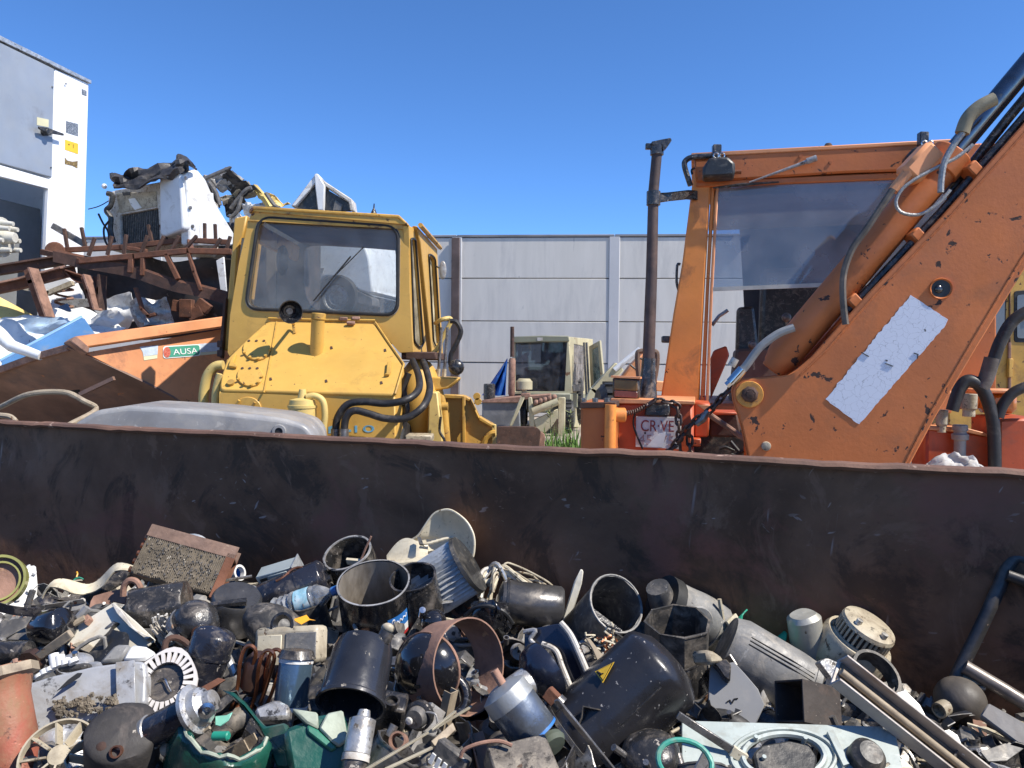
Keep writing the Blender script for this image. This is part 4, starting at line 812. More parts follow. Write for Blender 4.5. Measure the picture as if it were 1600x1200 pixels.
    # mirror
    m=MB(); mc=at(*c4((1175,345))[0],7.8); m.ball(mc,.05,14,8,(.75,.25,1.9)); m.build('mirror',GREY,T); m=MB(); m.tube([at(*c4((1142,325))[0],7.9),mc],.008,5); m.build('mirror_arm',BLK,T)
    # left wheel arch
    m=MB(); m.tube(smooth([at(*c4(p)[0],6.35) for p in ((120,802),(80,808),(45,850),(28,920),(24,1000),(30,1100))],6),.04,10); m.build('mudguard_edge',CYEL,T)
    m=MB(); m.tube(smooth([at(*c4(p)[0],6.1) for p in ((108,845),(92,900),(84,960),(84,1100))],6),.035,10); m.build('mudguard_edge',CYEL,T)
    # chassis, wheels below the rim
    X=at(480,600,6.9).x
    MB().box((X,7.5,.95),(1.4,1.9,.6)).build('chassis',YELD,T,.03)
    for sx_ in (-.85,.75):
        for yy in (6.5,8.6): wheel(T,(X+sx_,yy,.62),.62,.42)
    # ---- bucket beside it
    Bk=thing('loader_bucket','yellow ribbed loader bucket side standing beside the yellow loader','bucket',(at(735,660,7.6).x,7.8,0))
    pb=yawplane(735,660,7.6,0)
    prof=c4((1180,945),(1275,948),(1305,965),(1345,1050),(1420,1092),(1430,1190),(1430,1420),(1180,1420))
    m=MB(); pprism(m,pb,prof,.04); m.build('side_plate',YEL,Bk,.008)
    m=MB(); P=[pb(*p,.05) for p in c4((1178,943),(1275,946),(1308,962),(1350,1048),(1424,1090))]
    for a_,b_ in zip(P,P[1:]): m.prism([a_,b_,b_-Vector((0,0,.035)),a_-Vector((0,0,.035))],-pb.n*.20)
    m.build('rolled_edge',YELD,Bk,.006)
    for x0,x1 in ((1270,1285),): m=MB(); pprism(m,pb,c4((x0,950),(x1,950),(x1,1420),(x0,1420)),.06,.06); m.build('rib',YELD,Bk,.005)
    m=MB(); pprism(m,pb,c4((1245,1150),(1275,1100),(1275,1190),(1250,1190)),.03,.05); m.build('gusset',YELD,Bk)
    m=MB(); m.tube(smooth([pb(*p,.05) for p in c4((1372,1180),(1385,1150),(1410,1128),(1428,1125))],4),.03,8); m.build('hook',YELD,Bk)
    m=MB(); pprism(m,pb,c4((1412,1085),(1432,1085),(1436,1420),(1412,1420)),.05,.05); m.build('end_rib',CYEL,Bk,.005)
    for (x,y) in ((1340,950),(1345,975)): m=MB(); m.cyl(pb(*c4((x,y))[0],.0),pb(*c4((x,y))[0],.10),.035,n=12); m.build('pin',YELD,Bk)
    m=MB(); m.prism([pb(*p,-.05) for p in c4((1180,1180),(1420,1180),(1420,1420),(1180,1420))],-pb.n*.9); m.build('bucket_floor',YELD,Bk)
yellow()
# ================================================================== CREAM BACKHOE IN THE DISTANCE
def backhoe():
    c=crop(740,500,5.714); Y=20.0
    T=thing('cream_backhoe','faded cream backhoe loader with open cab door by the concrete wall','backhoe',(at(850,640,Y).x,Y+.6,0))
    pf=yawplane(845,580,Y,-8)
    CR_=mat('faded_cream_paint',(.48,.43,.27),.6,0,.2,1.5,(.3,.22,.13),.25,1.6,(.2,.1,.05),.18,4,.2)
    CRG=mat('grey_green_paint',(.22,.22,.15),.6,0,.2,1.5,(.2,.18,.13),.25,2,(.16,.1,.06),.12,5,.2)
    m=MB(); pframe(m,pf,c((345,160),(845,148),(880,650),(840,662),(345,662)),c((372,200),(835,196),(812,636),(372,640)),.12); m.build('cab_front',CR_,T,.02)
    m=MB(); pprism(m,pf,c((372,200),(835,196),(812,636),(372,640)),.01,-.05); m.build('windscreen',glass('far_glass',(.35,.38,.42),.10,(.35,.36,.4),.7),T)
    m=MB(); pprism(m,pf,c((340,150),(600,140),(850,142),(855,192),(340,205)),1.9,.10); m.build('roof',CRG,T,.02)
    m=MB(); pprism(m,pf,c((572,158),(618,158),(620,186),(572,186)),.01,.11); m.build('roof_plate',WHTD,T)
    ps=vplane(at(*c((850,400))[0],Y),at(*c((1000,400))[0],Y+1.9))
    m=MB(); pframe(m,ps,c((850,150),(1060,170),(1060,720),(960,960),(870,960),(855,660)),c((890,215),(985,235),(985,640),(885,560)),.08,.02); m.build('cab_side',CR_,T,.015)
    m=MB(); pprism(m,ps,c((890,215),(985,235),(985,640),(885,560)),.01); m.build('side_glass',glass('far_side_glass',(.4,.38,.36),.35,(.42,.38,.35),.5),T)
    m=MB(); pprism(m,ps,c((855,660),(985,660),(985,780),(860,780)),.04,.05); m.build('side_panel',CRG,T,.01)
    m=MB(); pprism(m,ps,c((855,575),(935,575),(935,640),(855,640)),.06,.10); m.build('lamp_block',BLK,T,.02)
    # interior
    MB().box((at(850,600,Y).x,Y+.9,1.25),(1.0,.9,.8)).build('interior',BPL,T,.05)
    m=MB(); pprism(m,yawplane(845,580,Y+1.6,-8),c((600,205),(830,205),(830,640),(600,640)),.05); m.build('rear_panel',DGR,T)
    # open door
    pd=vplane(at(*c((1030,400))[0],Y+.6),at(*c((1150,400))[0],Y-.1))
    m=MB(); pframe(m,pd,c((1030,235),(1125,182),(1175,700),(1050,725)),c((1056,262),(1108,232),(1150,690),(1075,710)),.05); m.build('door',CR_,T,.01)
    m=MB(); pprism(m,pd,c((1056,262),(1108,232),(1150,690),(1075,710)),.01,-.02); m.build('door_glass',glass('door_glass_green',(.55,.66,.62),.25,(.5,.58,.54),.8),T)
    for x in (1008,985): m=MB(); m.tube([at(*c((x,200))[0],Y+.2),at(*c((x+25,715))[0],Y+.2)],.03,6); m.build('grab_rail',GRYD,T)
    # exhaust, air filter, hood
    m=MB(); m.tube([at(*c((345,60))[0],Y-.6),at(*c((345,330))[0],Y-.6)],[.05,.055],10); m.build('exhaust_stack',RSTD,T)
    m=MB(); k=px(at(*c((345,450))[0],Y-.6)); q=at(*c((345,340))[0],Y-.6); e=at(*c((338,680))[0],Y-.6); m.tube([q,q+(e-q)*.06,e+(q-e)*.06,e],[.06,k*5.6,k*5.6,.06],12); m.build('silencer',RSTL,T)
    q=at(*c((452,600))[0],Y-.5); m=MB(); m.cyl(q-Vector((0,0,.06)),q+Vector((0,0,.16)),k*13,n=20); m.cyl(q-Vector((0,0,.3)),q,k*4,n=10); m.cyl(q+Vector((0,0,.16)),q+Vector((0,0,.22)),k*12,k*9,20); m.build('air_cleaner',CR_,T,.01)
    m=MB(); ph=yawplane(790,650,Y-1.2,-4); pprism(m,ph,c((75,728),(410,728),(420,1000),(420,1250),(75,1250)),1.1); m.build('engine_side',mat('bare_grey_cover',(.16,.165,.17),.5,.2,.3,2,(.26,.25,.24),.2,3,bump=.2),T,.03)
    m=MB(); pprism(m,ph,c((70,718),(300,690),(690,660),(690,690),(440,712),(415,738),(75,738)),1.1,.06); m.build('hood_top',RSTL,T,.015)
    q=at(*c((140,640))[0],Y-.8); m=MB(); m.cyl(q-Vector((0,0,.2)),q+Vector((0,0,.2)),k*9,n=14); m.build('pre_cleaner',BLK,T,.02)
    # loader arms
    pa=yawplane(840,650,Y-1.6,-4)
    for poly,mt in ((((425,670),(470,665),(345,945),(318,945)),CR_),(((485,690),(520,690),(540,870),(545,960),(500,960)),CR_),(((535,785),(760,715),(765,745),(560,815)),CR_),(((540,890),(755,790),(755,880),(690,960),(640,1010),(560,985)),CR_),(((755,690),(820,690),(815,1120),(750,1120)),CR_),(((530,750),(720,690),(725,710),(545,770)),RSTL),(((420,655),(505,650),(505,690),(425,695)),RSTL),(((700,960),(750,850),(755,1050),(700,1040)),RSTD)):
        m=MB(); pprism(m,pa,c(*poly),.12); m.build('loader_arm',mt,T,.015)
    m=MB(); m.tube([pa(*p,.08) for p in c((530,815),(640,770),(755,725))],.09,10); m.build('lift_ram',CR_,T)
    for i in range(5): m=MB(); p=pa(*c((560+40*i,735-12*i))[0],.04); m.ball(p,.07,8,6); m.build('clod',RSTL,T)
    X=T.location.x
    for xx,yy,r in ((X-.7,Y-.6,.42),(X+.5,Y-.6,.42),(X-.6,Y+1.5,.7),(X+.9,Y+1.5,.7)): wheel(T,(xx,yy,r),r,.4)
    MB().box((X+.1,Y+.6,.75),(1.1,2.6,.5)).build('chassis',CRG,T,.03)
    # blue tarp
    B=thing('blue_tarp','blue tarpaulin hanging behind the exhaust of the cream backhoe','tarpaulin',tuple(at(*c((230,650))[0],Y+.1)))
    def f(a,b):
        q=c((300-200*b*(1-a)*1.05-15*b,345+(330)*b))[0]; u=q[0]; 
        p=at(u+a*0,q[1],Y+.1); return p+Vector((0,.12*math.sin(a*14+b*2),0))
    MB().sheet(f,24,12,.01).build('tarp_sheet',mat('tarp_blue',(.02,.10,.36),.55,0,.35,3,bump=.3,bscale=8),B,angle=60)
    # dark steel plate (blade) in front
    P=thing('dozer_blade','dark brown steel dozer blade standing in front of the cream backhoe','blade',(at(815,680,11).x,11.1,0))
    pp=yawplane(815,680,11,6)
    m=MB(); pprism(m,pp,rpoly(c((200,948),(560,952),(603,990),(585,1135),(580,1500),(200,1500)),6),.05); m.build('plate',RSTD,P,.01)
    m=MB(); pprism(m,pp,c((580,1140),(603,995),(640,1020),(640,1500),(585,1500)),.3,-.05); m.build('bracket',RSTL,P,.01)
    # far orange crane arm
    E=thing('orange_crane_arm','far orange and cream crane arm behind the exhaust pipe','crane',(at(985,600,15).x,15.2,0))
    m=MB(); barprism(m,[(915,640),(930,612),(965,575)],18,.2,15); m.build('boom',CR_,E,.02)
    m=MB(); m.tube([at(960,578,14.9),at(1000,545,14.9)],.05,8); m.build('ram',WHT,E)
    m=MB().prism([at(u,v,15) for u,v in ((965,600),(985,572),(1012,545),(1022,560),(1018,600),(1030,640),(960,640))],(0,.4,0)); m.build('crane_body',ORAP,E,.03)
    m=MB(); barprism(m,[(990,600),(1040,604)],16,.3,15.1); m.build('cross_beam',ORAP,E,.02)
    for pts in (((1000,560),(1022,570),(1025,600)),((985,570),(1005,590),(1010,620))): m=MB(); m.tube(smooth([at(u,v,14.8) for u,v in pts],4),.02,6); m.build('hose',HOSE,E)
    MB().box((at(985,600,15).x,15.3,.6),(1.0,.6,1.2)).build('pedestal',ORAP,E,.03)
    # weeds
    rnd=random.Random(8); m=MB()
    for i in range(1100):
        x=at(878,690,13).x+rnd.gauss(0,.34); y=13+rnd.gauss(0,.4); h=rnd.uniform(.22,.62)*(1.2 if rnd.random()<.2 else .8); a=rnd.uniform(0,6.28); w_=rnd.uniform(.008,.02); b=rnd.uniform(.05,.22)
        d=Vector((math.cos(a),math.sin(a),0)); s_=Vector((-d.y,d.x,0))*w_; p=Vector((x,y,0))
        m.add([p-s_,p+s_,p+d*b*.4+s_*.8+Vector((0,0,h*.6)),p+d*b*.4-s_*.8+Vector((0,0,h*.6)),p+d*b+Vector((0,0,h))],[(0,1,2,3),(3,2,4)])
    o=m.build('weeds',mat('weed_green',(.13,.24,.04),.6,0,.4,6,bump=0)); tag(o,'low green weeds growing on the yard ground','grass',kind='stuff')
    for lab,u,h in (('tall dry weed stalk in front of the loader arms',862,1.05),('shorter dry weed stalk beside the cream cab step',892,.9)):
        p=Vector((at(u,690,12.5).x,12.5,0)); S=thing('weed_stalk',lab,'weed',tuple(p))
        st=[p+Vector((.03*math.sin(i),.02*math.cos(i*1.7),h*i/6)) for i in range(7)]; MB().tube(st,[.012-.0014*i for i in range(7)],6).build('stem',mat('dry_stem',(.22,.2,.1),.8,0,.3),S)
        m=MB()
        for i in range(60):
            q=st[rnd.randint(1,6)]+Vector((0,0,rnd.uniform(-.08,.05))); a=rnd.uniform(0,6.28); d=Vector((math.cos(a),math.sin(a),rnd.uniform(-.2,.8)))*rnd.uniform(.06,.16); s_=Vector((-d.y,d.x,0)).normalized()*.016
            m.add([q,q+d*.5+s_,q+d,q+d*.5-s_],[(0,1,2,3)])
        m.build('leaves',mat('dry_leaf',(.17,.19,.07),.7,0,.4,8,bump=0),S)
backhoe()
# ================================================================== ORANGE BACKHOE
def orange():
    c6=crop(900,190,4); c7=crop(900,430,4); c8=crop(1200,90,1.846); z4=crop(1060,220,6); z3=crop(1420,420,3.636); z8=crop(1050,560,7.5)
    T=thing('orange_backhoe','weathered orange backhoe with tall exhaust pipe and tilted-open windscreen','backhoe',(at(1180,600,5.6).x,6.2,0))
    YAW=-13.5; po=yawplane(1100,400,5.6,YAW); n=po.n
    # left pillar
    pil=[(1086,252),(1110,250),(1110,300),(1101,452),(1092,632),(1031,632),(1052,490),(1066,410),(1080,300)]
    m=MB(); pprism(m,po,pil,.10); m.build('pillar',ORA,T,.012)
    m=MB(); pprism(m,po,[(1111,292),(1117,292),(1108,452),(1101,632),(1094,632),(1103,452)],.09,-.015); m.build('pillar_trim',ORA,T,.006)
    m=MB(); pprism(m,po,[(1118.5,292),(1123,292),(1114,456),(1107,632),(1102.5,632),(1109.5,456)],.09,.006); m.build('window_jamb',ORAP,T,.005)
    # header + roof
    m=MB(); pprism(m,po,[(1084,246),(1480,224),(1480,266),(1320,271),(1088,286)],.14,.03); m.build('roof_header',ORAR if 0 else ORAC,T,.012)
    m=MB(); pprism(m,po,[(1088,284),(1480,266),(1480,277),(1120,292),(1088,293)],.10,.012); m.build('header_rail',ORAC,T,.008)
    m=MB(); pprism(m,po,[(1080,241),(1490,219),(1490,225),(1080,248)],1.7,.036); m.build('roof',ORAP,T,.006)
    MB().tube(smooth([po(u,v,.06) for u,v in ((1079,293),(1070,264),(1072,254),(1084,249),(1118,247))],5),.020,8).build('grab_tube',BLK,T)
    MB().tube(smooth([po(*p,.05) for p in z4((155,270),(125,290),(130,330))],4),.008,6).build('cable',RUB,T)
    m=MB(); p=po(1294,231,.0); m.lathe([(.018,0),(.03,.012),(.018,.03),(.01,.03)],12,Matrix.Translation(p)); m.build('roof_eye',RSTD,T)
    for (u,v) in ((1250,246),(1296,256)): m=MB(); m.cyl(po(u,v,.028),po(u,v,.036),.012,n=8); m.build('plug',ORAC,T)
    # upper glass and frame edge
    gl=[(1121,292),(1480,276),(1480,438),(1115,453)]
    m=MB(); pprism(m,po,gl,.006,-.01); m.build('windscreen',glass('reflection_haze_screen',(.62,.66,.72),.22,(.52,.53,.56),.9,2.2),T)  # grey-blue film is a painted reflection haze over the pane
    m=MB(); pprism(m,po,[(1114,449),(1480,434),(1480,441),(1114,455)],.012,.004); m.build('glass_edge',mat('pale_glass_edge',(.42,.42,.38),.5,0,.2,8),T)
    # rear and interior
    pr=yawplane(1150,400,7.1,YAW)
    dk=mat('dark_cab_inside',(.06,.06,.068),.7,0,.3,3,(.08,.075,.07),.2,4,bump=.1)
    m=MB(); pprism(m,pr,[(1152,300),(1160,285),(1480,270),(1480,640),(1180,640),(1166,540),(1160,420)],.05); m.build('rear_panel',dk,T)
    m=MB(); pprism(m,pr,[(1085,262),(1480,240),(1480,300),(1085,318)],.06,.01); m.build('rear_header',ORAC,T)
    m=MB(); m.prism(pm(po,[(1112,292),(1480,276),(1480,284),(1112,302)],-.12),-n*1.45); m.build('headliner',mat('headliner_cream',(.35,.30,.24),.8,0,.3,4,bump=.2),T)
    m=MB(); pprism(m,yawplane(1160,500,6.4,YAW),rpoly([(1152,480),(1178,478),(1186,550),(1150,550)],6),.18); m.build('seat_arm',BPL,T,.03)
    m=MB(); pprism(m,yawplane(1220,500,6.7,YAW),rpoly([(1190,420),(1300,415),(1310,560),(1185,560)],12),.2); m.build('seat_back',BPL,T,.05,segs=2)
    m=MB(); pprism(m,yawplane(1220,560,6.2,YAW),rpoly([(1150,545),(1300,540),(1310,640),(1140,640)],6),.5); m.build('dash',mat('dash_brown',(.13,.08,.06),.7,0,.3,6),T,.03)
    m=MB(); m.tube([po(*p,-.3) for p in c7((855,300),(900,240),(960,200))],.014,6); m.build('lever',GUN,T)
    for p in c7((1120,430),(1340,250)): m=MB(); m.ball(po(*p,-.25),.035,12,8); m.build('lever_knob',DGR,T); m=MB(); m.tube([po(*p,-.25),po(p[0]+3,p[1]+40,-.3)],.008,5); m.build('lever',GUN,T)
    m=MB(); pprism(m,yawplane(1110,560,6.0,YAW),c7((840,520),(860,470),(940,440),(960,500),(900,640),(840,780)),.04); m.build('inner_panel',ORAR,T,.01)
    m=MB(); pprism(m,po,[(1480,224),(1560,220),(1560,640),(1480,640)],.12,-.03); m.build('pillar',ORAC,T,.012)
    # side wall (left, far side) and back posts
    for u0 in (1090,):
        a=po(1060,430,-.1); MB().prism([po(1032,632,-.1),po(1060,632,-.1),po(1060,632,-.1)-n*1.5,po(1032,632,-.1)-n*1.5],(0,0,.05)).build('side_sill',ORA,T,.01)
    m=MB(); m.tube([pr(1092,300),pr(1085,640)],.05,8); m.build('rear_post',ORA,T)
    # lamps on the roof edge
    for poly,bo,nm in ((z4((222,405),(226,312),(288,222),(450,212),(520,270),(522,372),(500,390),(400,400)),(1119,246),'a'),([(1408,268),(1404,256),(1416,242),(1436,238),(1446,250),(1446,268)],(1434,228),'b')):
        m=MB(); pprism(m,po,poly,.16,.20); wl=m.build('work_lamp',BPL,T,.02,segs=2)
        u,v=bo; m=MB(); m.box(po(u,v+2,.12),(.06,.05,.13)); m.build('lamp_bracket',BLK,wl,.006)
        for du in (-5,4): m=MB(); m.tube([po(u+du+4+4*math.cos(t),v+7+4*math.sin(t),.17) for t in [i*.8 for i in range(8)]],.006,5,closed=True); m.build('clip',CHR,wl)
        m=MB(); m.cyl(po(u+28,v+28,.10),po(u+38,v+28,.10),.016,n=8); m.build('pivot',COP,wl)
    # wiper
    m=MB(); m.tube([po(1170,288,.06),po(1245,262,.08),po(1262,256,.09)],[.006,.012,.016],8); wa=m.build('wiper_arm',GREY,T)
    m=MB(); m.cyl(po(1258,257,.085),po(1273,252,.09),.022,n=10); m.build('wiper_pivot',GREY,wa)
    m=MB(); m.tube([po(1114,296,.05),po(1160,291,.055),po(1216,287,.05)],[.006,.012,.006],6); m.build('wiper_blade',BLK,T)
    # exhaust
    Ye=5.1; ep=[at(1027.5,228,Ye),at(1021,300,Ye),at(1018,430,Ye),at(1014,540,Ye),at(1012,625,Ye)]
    em=mat('sooty_exhaust',(.07,.047,.042),.65,.1,.4,5,(.14,.085,.065),.35,4,(.2,.17,.15),.12,14,.15)
    m=MB(); k=px(ep[0]); m.tube(ep,[k*8,k*8.2,k*9,k*9.6,k*10],16,caps=False); ex=m.build('exhaust_pipe',em,T)
    q=at(1026.5,235,Ye); m=MB(); m.tube([q-Vector((0,0,.03)),q+Vector((0,0,.03))],k*10.5,14); m.build('clamp',BLK,ex)
    m=MB(); m.box(at(1014,229,Ye),(k*11,.03,k*9)); m.build('clamp_lug',BLK,ex,.004)
    m=MB(); m.prism([at(u,v,Ye-.04) for u,v in ((1018,221),(1032,218),(1048,215),(1050,219),(1044,228),(1036,236),(1034,226),(1020,227))],(0,.09,0)); m.build('rain_cap',BLK,ex,.004)
    q=at(1021,310,Ye); m=MB(); m.tube([q-Vector((0,0,.045)),q+Vector((0,0,.045))],k*10.8,14); m.build('clamp',BLK,ex)
    m=MB(); a_=at(1030,308,Ye-.02); b_=po(1086,300,.05); b2=po(1086,308,.05); m.prism([at(1030,301,Ye),at(1050,300,Ye),po(1075,299,.05),po(1090,299,.03),po(1090,314,.03),po(1075,313,.05),at(1050,313,Ye),at(1030,316,Ye)],(0,.025,0)); m.build('support_strap',BLK,ex,.004)
    m=MB(); q=at(1013,585,Ye); m.tube([at(1014,560,Ye),at(1013,585,Ye),at(1010,625,Ye)],[k*11,k*12,k*17],14); m.build('exhaust_base',BLK,ex)
    # hand rail behind exhaust
    MB().tube(smooth([at(u,v,5.4) for u,v in ((1000,605),(997,580),(996,556),(1000,549),(1022,549),(1027,556),(1025,580),(1020,605))],5),.018,8).build('guard_loop',mat('old_bronze_paint',(.14,.09,.06),.6,0,.3),T)
    # small mirrors / stub on pillar
    m=MB(); m.tube(smooth([po(u,v,-.05) for u,v in ((1063,412),(1058,413),(1057,440),(1061,455))],4),.010,6); m.build('door_handle',BLK,T)
    m=MB(); m.box(po(1040,530,-.05),(.06,.06,.05)); m.build('rubber_stop',BPL,T,.008)
    # ---- front body
    pb=yawplane(1020,660,4.85,YAW); 
    m=MB(); pprism(m,pb,[(962,628),(1084,628),(1084,900),(962,900)],.9); m.build('front_frame',ORAR,T,.02)
    m=MB(); pprism(m,pb,[(955,622),(1086,626),(1086,632),(955,630)],.7,.03); m.build('frame_edge',ORAP,T,.004)
    m=MB(); pprism(m,yawplane(935,660,4.7,YAW),c7((28,800),(60,785),(240,795),(245,1110),(245,2000),(25,2000)),.30); m.build('leg_housing',ORAC,T,.014)
    m=MB(); m.cyl(at(954,632,4.66),at(950,900,4.66),.035,n=12); m.build('leg_tube',ORA,T)
    m=MB(); q=at(964,648,4.72); m.cyl(q-Vector((.02,.02,0)),q+Vector((.05,-.02,0)),.045,n=14); m.build('pin_boss',ORA,T,.006)
    for u in (912,930,948): m=MB(); m.cyl(at(u,628,4.62),at(u,622,4.62),.018,n=6); m.build('bolt',GUN,T)
    m=MB(); pprism(m,yawplane(935,628,4.68,YAW),[(906,629),(962,628),(962,637),(906,638)],.32,.01); m.build('cap_plate',RSTD,T,.004)
    # indicator
    m=MB(); pl_=yawplane(980,606,4.9,YAW); pprism(m,pl_,[(957,589),(999,591),(999,624),(957,622)],.12); il=m.build('indicator_lamp',BLK,T,.012)
    m=MB(); pprism(m,pl_,rpoly([(960,593),(996,595),(996,611),(960,609)],2),.012,.01); m.build('amber_lens',mat('amber_lens',(.20,.09,.02),.15,0,.3,bump=0),il,.003)
    m=MB(); pprism(m,pl_,rpoly([(960,610),(996,612),(996,622),(960,620)],2),.012,.01); m.build('red_lens',mat('red_lens',(.22,.06,.04),.2,0,.3,bump=0),il,.003)
    m=MB(); pprism(m,pl_,[(955,587),(1001,589),(1001,592),(955,590)],.13,.02); m.build('lamp_hood',ORAP,il)
    # number plate
    m=MB(); pprism(m,pb,c7((378,880),(660,885),(650,1085),(374,1070)),.004,.03); npl=m.build('number_plate',mat('plate_white',(.62,.60,.58),.5,0,.1,8,(.45,.36,.32),.2,10,bump=.1),T,.002)
    rd=mat('plate_red',(.24,.03,.03),.6,0,.25,20,bump=0)
    rdf=mat('plate_red_faded',(.38,.24,.23),.6,0,.3,20,bump=0)
    text('plate_letters','CR·VE',rd,npl,pb,c7((408,972))[0],c7((612,978))[0],17.5,.034)
    text('plate_numbers','45475',rdf,npl,pb,c7((392,1056))[0],c7((612,1064))[0],16,.032)
    m=MB(); pprism(m,pb,c7((440,1068),(520,985),(565,975),(545,1072)),.002,.0335); m.build('peeling_film',WHT,npl)
    m=MB(); pprism(m,pb,disc(pb,1008.5,676,1.6,10),.003,.034); m.build('plate_screw',INK,npl)
    m=MB(); pprism(m,pb,rpoly(c7((440,815),(480,800),(585,805),(590,850),(580,880),(430,875)),3),.06,.06); m.build('plate_lamp',BLK,T,.008)
    m=MB(); m.tube(smooth([pb(*p,.05) for p in c7((430,830),(380,850),(362,920),(385,1000),(420,1080))],5),.006,6); m.build('plate_cable',RUB,T)
    # coiled cable
    m=MB(); A_=pb(969,645,.06); B_=pb(1016,630,.06); B2=pb(1052,628,.06); pts=[]
    for i in range(120):
        t=i/119; q=A_*(1-t)+B_*t if t<1 else B_
        pts.append(q+Vector((0,.014*math.cos(i*.75),.014*math.sin(i*.75)))+Vector((0,0,-.02*math.sin(t*3.14))))
    m.tube(pts,.005,5); m.build('coiled_cable',mat('brown_cable',(.12,.07,.05),.6,0,.3),T)
    # right part of body: bracket, rod, dark engine bay
    m=MB(); pprism(m,pb,z8((260,520),(455,540),(430,940),(260,940)),.4,-.1); m.build('bracket_box',ORAR,T,.01)
    m=MB(); pprism(m,pb,z8((450,660),(790,665),(840,970),(450,960)),.08,-.25); m.build('cross_member',RSTD,T,.012)
    m=MB(); pprism(m,pb,z8((440,650),(780,655),(785,690),(450,690)),.3,-.22); m.build('top_flange',ORAR,T,.006)
    m=MB(); pprism(m,pb,z8((220,940),(340,945),(335,1035),(220,1030)),.1,0); m.build('stop_block',ORAR,T,.006)
    m=MB(); m.prism(pm(pb,z8((200,900),(900,900),(900,1600),(200,1600)),-.4),-n*.8); m.build('engine_bay',BPL,T)
    m=MB(); pprism(m,pb,z8((870,1000),(905,1010),(960,1200),(960,2200),(870,2200)),.3,.03); m.build('arm_mount',ORA,T,.01)
    m=MB(); m.tube([pb(*z8((440,655))[0],.06),pb(*z8((875,955))[0],.06)],.018,9); m.build('stay_rod',RSTL,T)
    for pts in (((560,1080),(640,1060),(740,1100)),((690,990),(740,1050),(800,1120)),((700,1140),(760,1150),(850,1100))): m=MB(); m.tube(smooth([pb(*p,-.1) for p in z8(*pts)],4),.012,6); m.build('bay_hose',HOSE,T)
    m=MB(); pprism(m,pb,z8((295,540),(450,548),(380,610)),.02,.03); m.build('gusset',ORAP,T,.003)
    # ---- wheels and chassis
    X=T.location.x
    MB().box((X+.2,6.5,.85),(1.3,2.6,.6)).build('chassis',ORAC,T,.03)
    for xx,yy,r in ((X-.75,6.6,.6),(X+1.25,6.4,.6),(X-.6,8.6,.75),(X+1.4,8.4,.75)): wheel(T,(xx,yy,r),r,.42,rimm=ORAC)
    MB().box((X+.35,6.6,1.3),(1.7,1.6,.25)).build('cab_floor',ORAC,T,.02)
    # ---- boom arm (nearer)
    A=thing('boom_arm','big chipped orange boom arm with cracked white sticker rising to the right','boom arm',(at(1250,690,4.1).x,4.3,0))
    pa=yawplane(1300,600,4.05,YAW)
    arm=[(1146,612),(1150,600),(1160,593),(1176,591),(1200,589.5),(1232,586),(1246,577),(1270,556),(1357,458),(1471,339),(1600,193),(1740,35),(1740,205),(1600,422),(1525,545),(1460,655),(1417,735),(1395,900),(1200,900),(1172,720),(1160,665),(1148,628)]
    m=MB(); pprism(m,pa,arm,.035); m.build('side_plate',ORAC,A,.006)
    for pts in (((1250,586),(1290,548),(1366,462),(1479,344),(1608,199),(1740,50)),((1740,180),(1594,408),(1519,533),(1454,645),(1412,728))):
        P_=[pa(u,v,.0) for u,v in pts]; Q_=[]
        for p0,p1 in zip(P_,P_[1:]):
            nn_=max(2,int((p1-p0).length/.012)); Q_+=[p0+(p1-p0)*(j/nn_) for j in range(nn_)]
        m=MB(); m.tube(Q_,[.006+.0022*noise.noise(Vector((j*.9,1,1))) for j in range(len(Q_))],6); m.build('weld_seam',ORAC,A)
    m=MB(); pprism(m,pa,arm,.035,-.28); m.build('side_plate',ORAC,A,.004)
    ins=[(1232,594),(1275,560),(1362,462),(1475,345),(1604,198),(1740,45),(1740,60),(1604,215),(1475,362),(1362,480),(1275,576),(1235,606)]
    m=MB(); pprism(m,pa,ins,.24,-.036); m.build('top_web',ORAC,A)
    m=MB(); pprism(m,pa,[(1740,190),(1600,404),(1525,527),(1460,640),(1415,720),(1390,895),(1376,895),(1400,716),(1446,632),(1511,519),(1586,396),(1730,180)],.24,-.036); m.build('lower_web',ORAC,A)
    c=pa(1171,616); k=px(c); Mw=Matrix.Translation(c)@Vector((0,0,1)).rotation_difference(pa.n).to_matrix().to_4x4()
    m=MB(); m.lathe([(0,.02),(k*20,.02),(k*21,.012),(k*21,0)],28,Mw); m.build('pivot_boss',mat('orange_yellow_boss',(.60,.27,.05),.5,0,.2,12,(.25,.12,.05),.25,20),A)
    m=MB(); m.lathe([(0,.05),(k*9,.05),(k*11,.045),(k*13,.035),(k*13,.02)],8,Mw); pv_=m.build('pivot_pin',RSTD,A)
    m=MB(); m.lathe([(0,.062),(k*6,.06),(k*6.5,.05)],6,Mw); m.build('pin_bolt',RSTD,pv_)
    c=pa(1197,697); Mw=Matrix.Translation(c)@Vector((0,0,1)).rotation_difference(pa.n).to_matrix().to_4x4(); m=MB(); m.lathe([(0,.022),(k*4,.022),(k*6.5,.02),(k*7.5,.0)],16,Mw); m.build('bolt',BEIG,A)
    c=pa(1470,451); Mw=Matrix.Translation(c)@Vector((0,0,1)).rotation_difference(pa.n).to_matrix().to_4x4(); m=MB(); m.lathe([(k*12.5,.001),(k*15,.012),(k*16,.0)],24,Mw); m.build('bush_ring',ORAC,A); m=MB(); m.lathe([(0,.003),(k*13,.003),(k*13,.0)],24,Mw); m.build('bush_hole',INK,A)
    m=MB(); m.ball(pa(1467,452,.006),k*6,12,8,(1,.4,1)); m.build('bush_pin',BLKG,A)
    # sticker, ragged
    rs=random.Random(5); sp=[]
    cor=c8((165,985),(410,685),(518,755),(512,772),(262,1058))
